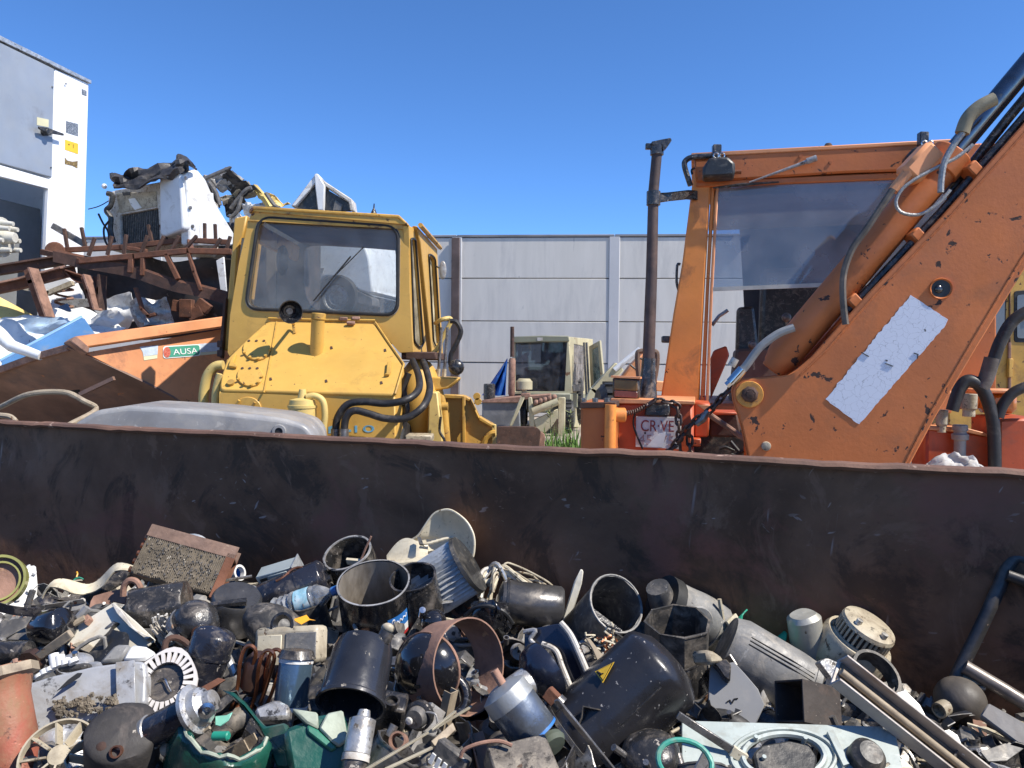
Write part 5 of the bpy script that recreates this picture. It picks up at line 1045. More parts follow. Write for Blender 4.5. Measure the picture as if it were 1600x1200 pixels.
    for i in range(5):
        a_=Vector(cor[i]); b_=Vector(cor[(i+1)%5]); mm=max(2,int((b_-a_).length/5)); nr=Vector((-(b_-a_).y,(b_-a_).x)).normalized()
        for j in range(mm): q=a_+(b_-a_)*(j/mm)+nr*rs.uniform(-.9,.9)*(1.6 if i in(0,) else .8); sp.append((q.x,q.y))
    sm=D.materials.new('cracked_sticker'); sm.use_nodes=True; N=sm.node_tree.nodes; Lk=sm.node_tree.links; b=N['Principled BSDF']; b.inputs['Roughness'].default_value=.55
    tc=N.new('ShaderNodeTexCoord'); vo=N.new('ShaderNodeTexVoronoi'); vo.feature='DISTANCE_TO_EDGE'; vo.inputs['Scale'].default_value=26; vo.inputs['Randomness'].default_value=1
    nzz=N.new('ShaderNodeTexNoise'); nzz.inputs['Scale'].default_value=16; nzz.inputs['Detail'].default_value=6; Lk.new(tc.outputs['Object'],nzz.inputs['Vector'])
    mv=N.new('ShaderNodeMix'); mv.data_type='RGBA'; mv.inputs[0].default_value=.06; i_=[s for s in mv.inputs if s.type=='RGBA']; Lk.new(tc.outputs['Object'],i_[0]); Lk.new(nzz.outputs['Color'],i_[1]); Lk.new([s for s in mv.outputs if s.type=='RGBA'][0],vo.inputs['Vector'])
    cr=N.new('ShaderNodeValToRGB'); cr.color_ramp.elements[0].position=.004; cr.color_ramp.elements[0].color=(.40,.41,.45,1); cr.color_ramp.elements[1].position=.018; cr.color_ramp.elements[1].color=(.66,.68,.74,1); Lk.new(vo.outputs['Distance'],cr.inputs[0])
    c2_=N.new('ShaderNodeValToRGB'); c2_.color_ramp.elements[0].position=.25; c2_.color_ramp.elements[0].color=(.05,.05,.05,1); c2_.color_ramp.elements[1].position=.27; c2_.color_ramp.elements[1].color=(1,1,1,1); Lk.new(nzz.outputs['Fac'],c2_.inputs[0])
    m_=N.new('ShaderNodeMix'); m_.data_type='RGBA'; m_.blend_type='MULTIPLY'; m_.inputs[0].default_value=1; i_=[s for s in m_.inputs if s.type=='RGBA']; Lk.new(cr.outputs[0],i_[0]); Lk.new(c2_.outputs[0],i_[1]); Lk.new([s for s in m_.outputs if s.type=='RGBA'][0],b.inputs['Base Color'])
    m=MB(); pprism(m,pa,sp,.002,.0035); st=m.build('sticker',sm,A)
    for pts in (((420,852),(432,856),(430,868)),((338,882),(360,890)),((338,872),(345,875)),((268,850),(290,862))): m=MB(); m.tube([pa(*p,.006) for p in c8(*pts)],.003,4); m.build('tear',INK,st)
    # orange cylinder and rod
    m=MB(); a_=pa(1215,572,-.14); b_=pa(1500,232,-.14); m.tube([a_-(b_-a_)*.02,a_+(b_-a_)*.05,b_-(b_-a_)*.03,b_],[.06,k*27,k*26,k*24],24); bc=m.build('boom_cylinder',ORAC,A)
    d_=(b_-a_).normalized()
    m=MB(); m.tube([b_-d_*.10,b_+d_*.02],k*29,24); m.build('gland_collar',ORAC,bc,.006)
    m=MB(); m.tube([b_,b_+d_*.95],k*16,20); m.build('rod',CHR if 0 else mat('oily_rod',(.16,.17,.19),.16,.9,.3,4,(.06,.055,.05),.2,5,bump=.03),bc)
    # black guard strip + pipes along the arm
    m=MB(); m.tube([pa(1330,485,-.10),pa(1480,325,-.10),pa(1600,188,-.10),pa(1740,25,-.10)],k*6.5,8); m.build('hydraulic_pipe',BLK,A)
    m=MB(); m.tube([pa(1500,292,-.2),pa(1600,165,-.2),pa(1740,-5,-.2)],k*7.5,10); m.build('hydraulic_pipe',BLK,A)
    for (u,v) in ((1340,472),(1440,368),(1530,262)): m=MB(); m.box(pa(u,v,-.1),(.10,.10,.06),Matrix.Rotation(.8,3,'Y')); m.build('pipe_clamp',ORAC,A,.008)
    m=MB(); m.box(pa(1440,255,.0)-Vector((0,-.02,0)),(.12,.12,.2),Matrix.Rotation(.75,3,'Y')); m.build('cylinder_port',ORAP,A,.02)
    m=MB(); m.tube(smooth([pa(u,v,.02) for u,v in ((1425,262),(1412,278),(1395,300))],4),k*9,9); m.build('port_elbow',ORAP,A)
    # sleeve, steel rope, hoses
    m=MB(); m.tube(smooth([pa(u,v,.05) for u,v in ((1548,160),(1525,172),(1507,190),(1498,213))],5),[.034]*16,10); m.build('hose_sleeve',mat('khaki_sleeve',(.23,.20,.13),.7,0,.3,8),A)
    rope=mat('steel_rope',(.33,.33,.32),.5,.5,.3,60,bump=.6,bscale=120)
    m=MB(); m.tube(smooth([pa(u,v,.06) for u,v in ((1498,213),(1484,232),(1470,258),(1465,285),(1464,305))],6),.016,8); m.build('steel_rope',rope,A)
    m=MB(); m.tube(smooth([pa(u,v,.05) for u,v in ((1515,230),(1490,250),(1460,265),(1425,284),(1405,300),(1396,320),(1405,335),(1432,338),(1460,322),(1480,300))],6),.009,7); m.build('steel_rope',rope,A)
    m=MB(); m.tube(smooth([pa(u,v,.06) for u,v in ((1318,508),(1314,470),(1315,430),(1328,392),(1352,358),(1390,300))],6),.018,8); m.build('hydraulic_hose',mat('dusty_hose',(.10,.085,.07),.7,0,.4,12,(.2,.15,.11),.3,10),A)
    m=MB(); m.tube(smooth([pa(u,v,.02) for u,v in ((1148,590),(1165,572),(1187,543),(1215,522),(1240,512))],6),.022,9); gh=m.build('grey_hose',mat('grey_hose',(.26,.26,.25),.5,0,.2,10,(.15,.13,.11),.2,10),A)
    m=MB(); m.cyl(pa(1141,598,.02),pa(1160,577,.02),.028,n=10); m.build('hose_fitting',CHR,gh); m=MB(); m.cyl(pa(1135,602,.02),pa(1143,595,.02),.02,n=6); m.build('hose_nut',CHR,gh)
    m=MB(); m.cyl(pa(1143,572,-.05),pa(1150,560,-.05),.022,n=10); m.build('pin',WHTD,A)
    MB().box((A.location.x+.12,4.45,.55),(.5,.35,1.1)).build('pedestal',ORAC,A,.03)
    # ---- chain
    Cn=thing('steel_chain','rusty steel chain hanging over the number plate up to the boom pivot','chain',tuple(pb(1060,690,.1)))
    lk=MB(); L_=.040; 
    pth=[Vector((.5*L_*math.cos(t)+(.5*L_ if math.cos(t)>0 else -.5*L_)*.7,.42*L_*math.sin(t),0)) for t in [i*2*math.pi/12 for i in range(12)]]
    lk.tube(pth,.0085,6,closed=True); base=lk.build('link',mat('chain_steel',(.07,.05,.042),.5,.5,.5,20,(.16,.08,.05),.3,14,(.4,.36,.32),.12,30),Cn,loc=(0,0,0)); me=base.data; D.objects.remove(base)
    def chain(pts,step=.045):
        P=smooth(pts,10); acc=0; k_=0
        for a_,b_ in zip(P,P[1:]):
            acc+=(b_-a_).length
            if acc>=step:
                acc=0; d_=(b_-a_).normalized(); o=D.objects.new('link',me); COL.objects.link(o); o.parent=Cn
                q=Vector((1,0,0)).rotation_difference(d_); o.rotation_mode='QUATERNION'
                from mathutils import Quaternion
                o.rotation_quaternion=Quaternion(d_,(math.pi/2)*(k_%2)+.3)@q; o.location=b_-WL[Cn.name]; k_+=1
    chain([pb(1010,636,.09),pb(1022,627,.09),pb(1040,627,.09),pb(1058,634,.09),pb(1061,660,.10),pb(1063,690,.10),pb(1066,740,.10)])
    chain([pb(1026,722,.10),pb(1050,698,.12),pb(1072,670,.13),pb(1090,652,.14),pb(1110,638,.14),pb(1128,618,.14),pb(1146,602,.14)],.042)
    chain([pb(1078,660,.10),pb(1078,690,.10),pb(1080,740,.10)])
    m=MB(); m.tube([pb(1088,660,.14),pb(1098,652,.15),pb(1106,640,.15)],[.02,.024,.016],8); m.build('hook',GUN,Cn)
    # ---- hydraulics behind the arm at right
    B=thing('orange_valve_block','red-orange machine body with hydraulic valve cap and thick black hoses','machine body',(at(1540,700,4.6).x,4.9,0))
    pb2=yawplane(1540,690,4.75,YAW)
    m=MB(); pprism(m,pb2,z3((100,905),(490,950),(490,2000),(90,2000)),.35); m.build('body_block',ORAR,B,.015)
    m=MB(); pprism(m,pb2,z3((478,850),(700,840),(700,2000),(478,2000)),.5,.1); m.build('body_block',ORAR,B,.015)
    m=MB(); pprism(m,pb2,z3((110,895),(330,905),(495,948),(495,965),(330,930),(110,915)),.36,.02); m.build('flange',ORAP,B,.004)
    m=MB(); pprism(m,pb2,z3((225,750),(300,665),(305,830),(230,830)),.2,-.2); m.build('bracket',ORAP,B,.008)
    m=MB(); pprism(m,pb2,z3((440,690),(700,690),(700,712),(440,712)),.3,-.15); m.build('ledge',ORAP,B,.006)
    m=MB(); pprism(m,pb2,z3((540,712),(700,712),(700,835),(500,835)),.2,-.2); m.build('beacon',mat('amber_plastic',(.42,.14,.02),.25,0,.4,8,bump=.05),B,.03)
    q0=pb2(*z3((265,1075))[0],.08); q1=pb2(*z3((268,880))[0],.08); k=px(q0); ax=(q1-q0)
    Mz=Matrix.Translation(q0)@Vector((0,0,1)).rotation_difference(ax).to_matrix().to_4x4(); h=ax.length
    m=MB(); m.lathe([(0,-.1),(k*8.5,-.1),(k*8.5,h*.55),(k*12,h*.58),(k*12.4,h*.72),(k*9,h*.76),(k*9,h*.82),(k*11,h*.84),(k*11,h*.97),(k*9.5,h),(0,h)],20,Mz); m.build('valve_cap',mat('grey_cast_cap',(.30,.27,.24),.6,.1,.2,10,(.2,.15,.12),.25,12),B)
    for x,y,r in ((185,870,7),(340,780,9)): m=MB(); a_=pb2(*z3((x,y+60))[0],0); b_=pb2(*z3((x+5,y-70))[0],0); m.tube([a_,a_+(b_-a_)*.3,a_+(b_-a_)*.35,b_],[k*r,k*r,k*r*1.25,k*r*1.25],10); m.build('hose_fitting',BEIG,B,.003)
    for pts,r in (([(1640,470),(1600,485),(1570,504),(1551,536),(1538,572),(1526,598)],9),([(1478,640),(1489,608),(1503,594),(1523,606),(1537,640),(1542,681),(1543,760)],9.5),([(1640,585),(1600,600),(1572,612),(1556,630),(1548,650)],8)):
        m=MB(); m.tube(smooth([pb2(u,v,.12) for u,v in pts],7),k*r,12); m.build('hydraulic_hose',HOSE,B)
    m=MB(); m.tube(smooth([pb2(u,v,.12) for u,v in ((1539,560),(1530,590),(1522,606))],4),[k*11]*9,10); m.build('hose_sleeve',mat('torn_sleeve',(.12,.10,.085),.8,0,.4,10,bump=.5),B)
    Rg=thing('white_rag','crumpled white rag draped around the valve cap','rag',tuple(pb2(1478,720,.2)))
    def rag(a_,b_):
        u=1426+100*a_; t=math.sin(a_*math.pi)**.6; v=736-30*t*(1-b_)-2; p=pb2(u,v,.16+.10*b_); return p+Vector((0,-1,.5))*.05*noise.noise(Vector((a_*7,b_*4,3)))+Vector((0,0,.02))*noise.noise(Vector((a_*15,b_*9,1)))
    MB().sheet(rag,26,12,.004).build('cloth',mat('dirty_cloth',(.52,.50,.47),.9,0,.25,8,(.25,.22,.19),.3,7,bump=.3),Rg,angle=80)
    # ---- far yellow cab at the right edge
    Yc=thing('yellow_van_cab','yellow vehicle side with two dark rubber-sealed windows behind the boom arm','vehicle',(at(1580,560,9).x+.6,9.6,0))
    py=yawplane(1580,520,9.0,-10)
    m=MB(); pprism(m,py,[(1480,395),(1720,380),(1720,900),(1480,900)],1.6); m.build('body_side',YELD,Yc,.03)
    for w_ in ([(1584,455),(1640,450),(1640,536),(1584,535)],[(1540,470),(1572,458),(1571,535),(1535,536)]):
        m=MB(); pprism(m,py,rpoly(w_,5),.01,.008); m.build('window_seal',RUB,Yc,.004)
        c_=sum((Vector(p) for p in w_),Vector((0,0)))/4; m=MB(); pprism(m,py,rpoly([tuple(c_+(Vector(p)-c_)*.84) for p in w_],4),.01,.016); m.build('window',mat('window_grey',(.16,.17,.18),.08,0,.2,2,bump=0),Yc)
    m=MB(); m.tube([py(1577,400,.01),py(1577,620,.01)],.010,6); m.build('door_gap',RSTD,Yc)
    m=MB(); m.box(py(1576,575,.03),(.05,.05,.22)); m.build('hinge',YELD,Yc,.006)
    m=MB(); m.tube([py(1576,535,.02),py(1576,610,.02)],.018,6); m.build('hinge_rod',RSTL,Yc)
    m=MB(); pprism(m,py,[(1600,490),(1640,480),(1640,496),(1602,505)],.02,.03); m.build('white_sticker',WPR,Yc)
    c_=py(1590,800); 
    for dx in (0,2.2): wheel(Yc,(c_.x+dx-.3,c_.y+.35,.5),.5,.3,Vector((0,1,0)))
orange()
# ================================================================== THE SCRAP
def orient(a,t,roll=0):
    a=math.radians(a); t=math.radians(t); Z=(RT*math.cos(a)+UP*math.sin(a))*math.cos(t)-FW*math.sin(t)
    ref=-FW if abs(Z.dot(FW))<.9 else UP
    Yv=(ref-Z*ref.dot(Z)).normalized(); X=Yv.cross(Z); M=Matrix(((X.x,Yv.x,Z.x),(X.y,Yv.y,Z.y),(X.z,Yv.z,Z.z)))   # local +Y looks at the camera
    return M@Matrix.Rotation(math.radians(roll),3,'Z')
def item(name,label,cat,u,v,dz=0,a=90,t=0,roll=0,vd=None,group=None,gap=.06):
    p=hp(u,vd or v,dz,gap)
    if vd: p=at(u,v,p.y)
    o=D.objects.new(name,None); COL.objects.link(o); o.empty_display_size=.05
    o.matrix_world=Matrix.Translation(p)@orient(a,t,roll).to_4x4()
    o['label']=label; o['category']=cat; MIR.add(o.name)
    if group: o['group']=group
    return o,px(p)
def HP(u,v,tilt=45,yaw=0,dz=0,vd=None,gap=.05):
    p=hp(u,vd or v,dz,gap)
    if vd: p=at(u,v,p.y)
    ty=math.radians(tilt); y=math.radians(yaw); return Plane(p,(math.sin(y)*math.cos(ty),-math.cos(y)*math.cos(ty),math.sin(ty)))
def flat(name,label,cat,pl,poly,mt,th=.004,bevel=.001,part='plate',loc=True):
    T=thing(name,label,cat,tuple(pl.p)); m=MB(); pprism(m,pl,poly,th); m.build(part,mt,T,bevel); return T
def add(m,*a,**k): m.append((a,k))
DR=random.Random(77)
def dent(m,r,k=.07): return m.warp(r*k,1.6/r,DR.random()*40).warp(r*k*.35,5/r,DR.random()*40)
def openpot(r,L,t=.004,n=32,lip=True):
    P=[(0,0),(r*.96,0),(r,r*.05),(r,L)]
    if lip: P+=[(r+t*.6,L),(r+t*.6,L+t),(r-t,L+t)]
    else: P+=[(r-t,L)]
    P+=[(r-t,r*.08),(0,r*.05)]
    return dent(MB().lathe(P,n),r)
def domed(r,L,k=.45,n=32):
    P=[(0,-L/2)]+[(r*math.sin(x),-L/2+k*r*(1-math.cos(x))) for x in [i*math.pi/2/5 for i in range(1,6)]]+[(r,L/2-k*r)]+[(r*math.cos(x),L/2-k*r+k*r*math.sin(x)) for x in [i*math.pi/2/5 for i in range(1,6)]]
    return dent(MB().lathe(P,n),r)
def ringband(r,L,t,n=36): return MB().lathe([(r,-L/2),(r,L/2),(r-t,L/2),(r-t,-L/2),(r,-L/2)],n)
def stub(m,c,d,r,L,n=12):
    c=Vector(c); d=Vector(d).normalized(); return m.cyl(c,c+d*L,r,n=n)
def openstub(c,d,r,L,t=.25,n=16):
    M=Matrix.Translation(Vector(c))@Vector((0,0,1)).rotation_difference(Vector(d)).to_matrix().to_4x4()
    return MB().lathe([(r,0),(r,L),(r*(1-t),L),(r*(1-t),L*.3),(0,L*.3)],n,M)
def motor(T,r,L,body,ends,shaft=True,fins=0,endk=.18):
    MB().lathe([(0,-L/2),(r,-L/2),(r,L/2),(0,L/2)],28).build('body',body,T)
    for s in (-1,1):
        m=MB().lathe([(r*1.03,s*L*(.5-endk)),(r*1.05,s*L*.5),(r*.8,s*L*(.5+.07)),(r*.35,s*L*(.5+.1)),(0,s*L*.6)],28); m.build('end_cap',ends,T)
    if shaft: m=MB().cyl((0,0,L*.55),(0,0,L*.82),r*.16,n=12); m.build('shaft',CHR,T)
    if fins:
        m=MB()
        for i in range(fins):
            a=i*2*math.pi/fins; m.box((r*1.03*math.cos(a),r*1.03*math.sin(a),0),(r*.09,r*.05,L*.6),Matrix.Rotation(a,3,'Z'))
        m.build('cooling_fins',body,T)
def crumple(w,h,amp,seed,nu=14,nv=10,th=.003,fold=None):
    o=Vector((seed*3.7,seed*1.9,seed))
    def f(a,b):
        p=Vector(((a-.5)*w,(b-.5)*h,0)); z=amp*noise.noise(Vector((a*2.2,b*2.2,0))+o)+amp*.5*noise.noise(Vector((a*5,b*5,0))+o)
        e=amp*.6*noise.noise(Vector((b*6,a*6,3))+o) 
        if fold: z+=fold*abs(a-.5+.15*(b-.5))*w
        return p+Vector((e*(abs(a-.5)*2),e*(abs(b-.5)*2),z))
    return MB().sheet(f,nu,nv,th)
def uchannel(L,w,h,t):
    m=MB(); m.prism([(-w/2,-h/2,-L/2),(-w/2,h/2,-L/2),(-w/2+t,h/2,-L/2),(-w/2+t,-h/2+t,-L/2),(w/2-t,-h/2+t,-L/2),(w/2-t,h/2,-L/2),(w/2,h/2,-L/2),(w/2,-h/2,-L/2)],(0,0,L)); return m
def angle(L,w,h,t):
    m=MB(); m.prism([(0,0,-L/2),(w,0,-L/2),(w,t,-L/2),(t,t,-L/2),(t,h,-L/2),(0,h,-L/2)],(0,0,L)); return m
def boxtube(L,w,h,t):
    A=[(-w/2,-h/2,-L/2),(w/2,-h/2,-L/2),(w/2,h/2,-L/2),(-w/2,h/2,-L/2)]; B=[(-w/2+t,-h/2+t,-L/2),(w/2-t,-h/2+t,-L/2),(w/2-t,h/2-t,-L/2),(-w/2+t,h/2-t,-L/2)]
    return MB().ring(A,B,(0,0,L))
k1=crop(0,840,6.154); k2=crop(240,840,6.154); k3=crop(0,1005,6.154); k4=crop(240,1005,6.154); k5=crop(480,1005,6.154); k6=crop(700,1005,6.154); k7=crop(1100,930,6.154); k8=crop(1340,1005,6.154); h3=crop(360,790,3.81); h5=crop(740,870,3.81); h6=crop(740,990,3.81); h7=crop(1100,860,3.2)
def heroes():
    # ---------------------------------------------------------- far row, left to right
    T,s=item('lamp_reflector','round glass lamp with yellow rim and rust inside at the skip wall','lamp',-2,908,.07,60,62,vd=930)
    ringband(s*40,s*14,s*4).build('rim',mat('yellow_glass_rim',(.34,.33,.10),.15,0,.3,8,(.2,.2,.08),.2,bump=.05,coat=.4),T)
    MB().lathe([(0,-s*8),(s*20,-s*7),(s*36,-s*1)],28).build('dish',RSTL,T); ringband(s*31,s*3,s*3).build('inner_ring',mat('yellow_glass_rim',(.3,.3,.1)),T)
    pl=HP(28,920,30,35,.05)
    T=flat('finned_casting','white ribbed aluminium casting standing at the left of the heap','casting',pl,k1((-40,640),(280,270),(345,262),(362,460),(350,590),(250,690),(110,800),(-40,760)),WHT,.03,.005)
    for a,b in (((120,560),(200,490)),((265,530),(350,450)),((250,640),(350,560)),((150,600),(190,590)),((190,470),(300,340)),((300,340),(345,350))): m=MB(); m.tube([pl(*p,.006) for p in k1(a,b)],.007,6); m.build('rib',WHT,T)
    m=MB(); pprism(m,pl,k1((-40,600),(275,268),(300,275),(80,560),(-20,660)),.02,.02); m.build('edge_flange',WHT,T,.004)
    pl=HP(140,915,62,-10,.05)
    def wsheet(a,b):
        top=[(400,580),(560,480),(700,430),(830,390),(1000,340),(1160,312),(1350,330)]; bot=[(415,585),(520,548),(690,550),(800,480),(1000,440),(1140,390),(1330,380)]
        i=min(5.999,a*6); k=int(i); f=i-k; A=Vector(top[k])*(1-f)+Vector(top[k+1])*f; B=Vector(bot[k])*(1-f)+Vector(bot[k+1])*f; q=A*(1-b)+B*b
        return pl(*k1((q.x,q.y))[0],.03*math.sin(a*9))
    T=thing('bent_sheet','white bent sheet strip with black underside beside the radiator','sheet metal',tuple(pl.p)); MB().sheet(wsheet,24,4,.004).build('sheet',CREAM,T)
    m=MB(); pprism(m,HP(165,922,30,0,.02),k1((800,500),(1160,320),(1260,300),(1200,420),(1000,540),(860,640),(780,560)),.01); m.build('black_flap',BLK,T)
    T=thing('wire_tuft','tuft of green and yellow wires on the white bent sheet','wires',tuple(hp(118,905)))
    for i,(q,mt) in enumerate(((((690,440),(720,400),(760,385),(800,400)),GRNP),(((735,380),(745,350),(738,330)),YTAG),(((670,440),(720,415),(790,410)),BEIG))):
        m=MB(); m.tube(smooth([HP(118,905,40,0,.05)(*p) for p in k1(*q)],4),.003,5); m.build('wire',mt,T)
    # radiator
    T,s=item('radiator_core','dirty finned radiator core with rusty steel top channel','radiator',284,884,.08,76,-34,4,vd=905,gap=.12)
    w,h=s*128,s*66
    MB().box((0,0,0),(w,s*24,h)).build('core_block',CRUD,T,.004)
    m=MB(); rr=random.Random(2)
    for i in range(46): m.box((-w/2+w*(i+.5)/46,s*12.5,rr.uniform(-2,2)*s),(s*1.0,s*3.4,h*.96))
    m.build('fins',CRUD,T)
    rr=random.Random(31)
    for mt_,cnt in ((CRUD,260),(BLKD,170)):
        m=MB()
        for i in range(cnt):
            x_=rr.gauss(.05 if mt_ is BLKD else -.1,.26)*w; z_=rr.gauss(-.02,.26)*h
            if abs(x_)>w*.48 or abs(z_)>h*.46: continue
            q=rr.uniform(.8,2.6)*s; m.box((x_,s*14.2,z_),(q*1.4,q*.7,q),Matrix.Rotation(rr.uniform(0,6),3,'Y'))
        tag(m.build('fin_crust',mt_,T),kind='stuff')
    m=MB()
    for j in range(5): m.tube([(-w*.54,s*5,-h*.4+h*.2*j),(-w*.50,s*5,-h*.4+h*.2*j)],s*4.5,10)
    m.build('tube_ends',COP,T)
    m=uchannel(w*1.1,s*30,s*20,s*2); m2=m.build('top_channel',mat('dull_brown_steel',(.20,.125,.09),.7,.1,.35,12,(.10,.06,.045),.3,14,(.34,.24,.17),.2,40,.3),T,.001); m2.rotation_euler=(0,math.pi/2,0); m2.location=(-s*4,0,h*.56); m2.rotation_euler=(math.pi/2,0,math.pi/2)
    m=uchannel(h*1.1,s*30,s*14,s*2).build('side_channel',RST,T,.001); m.location=(-w*.53,0,-s*2); m.rotation_euler=(0,0,math.pi/2)
    T,s=item('steel_disc','pale grey steel disc leaning behind the radiator','disc',296,866,.06,80,62,vd=900,gap=.03); MB().lathe([(0,s*3),(s*30,s*2),(s*33,0),(0,-s)],30).build('disc',GALV,T); MB().cyl((0,s*14,s*2.6),(0,s*14,s*3.6),s*2,n=10).build('hole',INK,T)
    T,s=item('bottle_top','blue and white plastic bottle cap by the radiator end','cap',366,897,.05,18,20,gap=.05); MB().lathe([(0,-s*10),(s*11,-s*10),(s*12,s*2),(s*12,s*6)],20).build('blue_skirt',BLU,T); ringband(s*12.5,s*8,s*3.4).build('white_rim',WHT,T).location=(0,0,s*8)
    # galvanised bracket
    T,s=item('switch_box','grey-green metal switch box with open window by the navy cylinder','box',438,898,.06,18,8,20,vd=912)
    bx=boxtube(s*62,s*30,s*28,s*2).build('case',mat('grey_green_case',(.40,.44,.42),.4,.2,.15,6,(.25,.24,.2),.15),T,.002)
    MB().box((0,s*14.5,s*4),(s*22,s*1.5,s*32)).build('front_plate',mat('grey_green_case',(.4,.44,.42)),T,.001); MB().box((0,s*13.8,-s*20),(s*20,s*1.5,s*12)).build('window',INK,T)
    MB().box((0,0,s*32),(s*34,s*36,s*1.5)).build('end_plate',GALV,T)
    T=thing('copper_wire','bent copper wire lying along the switch box','wire',tuple(hp(455,905,.05))); P=HP(455,905,40,0,.09); MB().tube(smooth([P(*p,.02) for p in k2((1190,445),(1260,410),(1330,345),(1400,315),(1490,325))],6),.0035,7).build('wire',COP,T)
    pl=HP(335,925,65,5,.04)
    T=flat('perforated_plate','cream perforated speaker plate with a dark rod across it','plate',pl,k2((370,470),(520,425),(650,450),(1000,430),(1060,490),(980,620),(800,650),(640,560),(430,520)),BEIG,.006)
    m=MB()
    for i in range(11):
        for j in range(5):
            q=k2((890+14*i+5*j,470+13*j-3*i))[0]; m.cyl(pl(*q,.0005),pl(*q,.002),.0022,n=6)
    m.build('perforations',INK,T); m=MB(); m.tube([pl(*p,.012) for p in k2((400,490),(950,400))],.005,6); m.build('rod',GUN,T)
    # navy cylinder
    T,s=item('navy_compressor','long navy enamel compressor cylinder with sooty end lying on its side','compressor',458,920,.06,22,-4)
    domed(s*27,s*112,.3).build('shell',NAVY,T); ringband(s*27.6,s*2,s*2).build('seam',NAVY,T).location=(0,0,s*12)
    m=MB(); m.cyl((s*6,s*6,s*52),(s*6,s*6,s*62),s*6,n=10); m.cyl((-s*8,0,s*52),(-s*8,0,s*60),s*4,n=8); m.build('terminals',BLK,T); MB().lathe([(s*27.4,-s*50),(s*22,-s*56),(0,-s*58)],24).build('end_cap',BLK,T)
    # bottle
    T,s=item('water_bottle','clear crumpled plastic water bottle with pale blue label','bottle',474,940,.05,20,6)
    gb=glass('bottle_plastic',(.86,.9,.92),.22,(.75,.76,.76),1.6,30)
    P=[(0,-s*50)]+[(s*(18.5+1.6*math.sin(i*1.25)),-s*48+i*s*2.1) for i in range(36)]+[(s*17,s*30),(s*9,s*42),(s*6,s*46),(s*6,s*52)]
    MB().lathe(P,24).warp(s*2.2,60,3).build('bottle_body',gb,T); MB().lathe([(s*19.8,-s*8),(s*20,-s*6),(s*20,s*14),(s*19.8,s*16)],24).warp(s*1.5,60,3).build('label',mat('bottle_label',(.35,.62,.72),.4,0,.3,30,(.75,.8,.8),.35,40,bump=0),T)
    T.rotation_mode='QUATERNION'
    MB().cyl((0,0,s*50),(0,0,s*58),s*7.5,n=14).build('cap',BLU,T)
    # open can tilted
    T,s=item('open_can','black open tin can leaning at the skip wall, grey inside','can',549,878,.06,105,30,vd=905,gap=.09)
    o=openpot(s*38,s*66,s*1.6,lip=False); o.warp(s*1.5,18,2).build('shell',BLK,T).location=(0,0,-s*46); ringband(s*38.4,s*2.4,s*3).warp(s*1.5,18,2).build('rim',GREY,T).location=(0,0,s*20)
    T=thing('thin_rod','thin rusty rod standing in the open black can','rod',tuple(hp(565,890,.1))); P=HP(570,890,0,0,.1,gap=.1); MB().tube([P(562,880),P(572,855),P(580,838)],.0035,6).build('rod',RSTL,T)
    T=thing('foil_wrapper','crumpled black and yellow foil wrapper below the open can','wrapper',tuple(hp(512,895,.05))); m=crumple(.08,.06,.03,5,10,8,.001); Mx=Matrix.Translation(hp(513,895,.06)); m.v=[Mx@p for p in m.v]; m.build('foil',mat('foil',(.05,.05,.03),.2,.5,.6,20,(.5,.5,.1),.25,12,bump=.3),T,angle=20)
    # cream fan cowl
    T=thing('fan_shroud','broken cream plastic fan shroud with a tall rounded scoop at the skip wall','fan shroud',tuple(hp(660,890,.02,.12)))
    base=hp(690,895,0,.1); pl=Plane(base,(-.25,-.95,.2))
    pl2=Plane(base,(-.25,-.95,.2))
    ov=[(1075,215),(1120,175),(1200,60),(1260,28),(1320,30),(1400,90),(1445,170),(1452,250),(1435,320),(1380,330),(1250,330),(1100,300)]
    Q=smooth([Vector((*p,0)) for p in h3(*ov)],4,True); cc=sum(Q,Vector())/len(Q)
    def dish(a,b):
        i=a*len(Q); j=int(i)%len(Q); f=i-int(i); q=Q[j]*(1-f)+Q[(j+1)%len(Q)]*f; q=cc+(q-cc)*b; return pl(q.x,q.y,-.055*(1-b*b)+.0)
    MB().sheet(dish,60,8,.004).build('scoop',CREAM,T); m=MB(); m.tube([dish(i/60,1.0) for i in range(60)],.0035,6,closed=True); m.build('scoop_rim',CREAM,T)
    pl=HP(640,892,50,-10,.075,gap=.14)
    m=MB(); m.sheet(lambda a,b:pl(*h3((700+560*a,335+12*b+40*math.sin(a*2.6)*(.2+.8*b)-90*max(0,a-.5)*(1.1-b)))[0],.02*math.sin(b*3)),20,5,.004); m.build('lip',CREAM,T)
    m=MB(); m.sheet(lambda a,b:pl(*h3((935+240*a,300-70*math.sin(min(1,a*1.3)*2.2)*(1-b)+30*b))[0],.03*math.sin(a*3)*(1-b)),14,6,.004); m.build('ear',CREAM,T)
    for i in range(5): m=MB(); m.tube([pl(*p,.025) for p in h3((1150+28*i,262-8*i),(1215+30*i,250-8*i))],.004,6); m.build('grille_bar',CREAM,T)
    m=MB(); pprism(m,pl,h3((1130,245),(1150,248),(1168,290),(1140,285)),.01,.05); m.build('clip',DGR,T)
    # pleated filter
    T,s=item('pleated_filter','pleated grey galvanised filter cartridge with a black end ring','filter',690,908,.06,33,4,vd=925)
    m=MB(); R=s*46; L=s*100; n=36; V=[];F=[]
    for z in (-L/2,L/2):
        for i in range(2*n): a=math.pi*i/n; r=R if i%2 else R*.85; V.append((r*math.cos(a),r*math.sin(a),z))
    for i in range(2*n): j=(i+1)%(2*n); F.append((i,j,2*n+j,2*n+i))
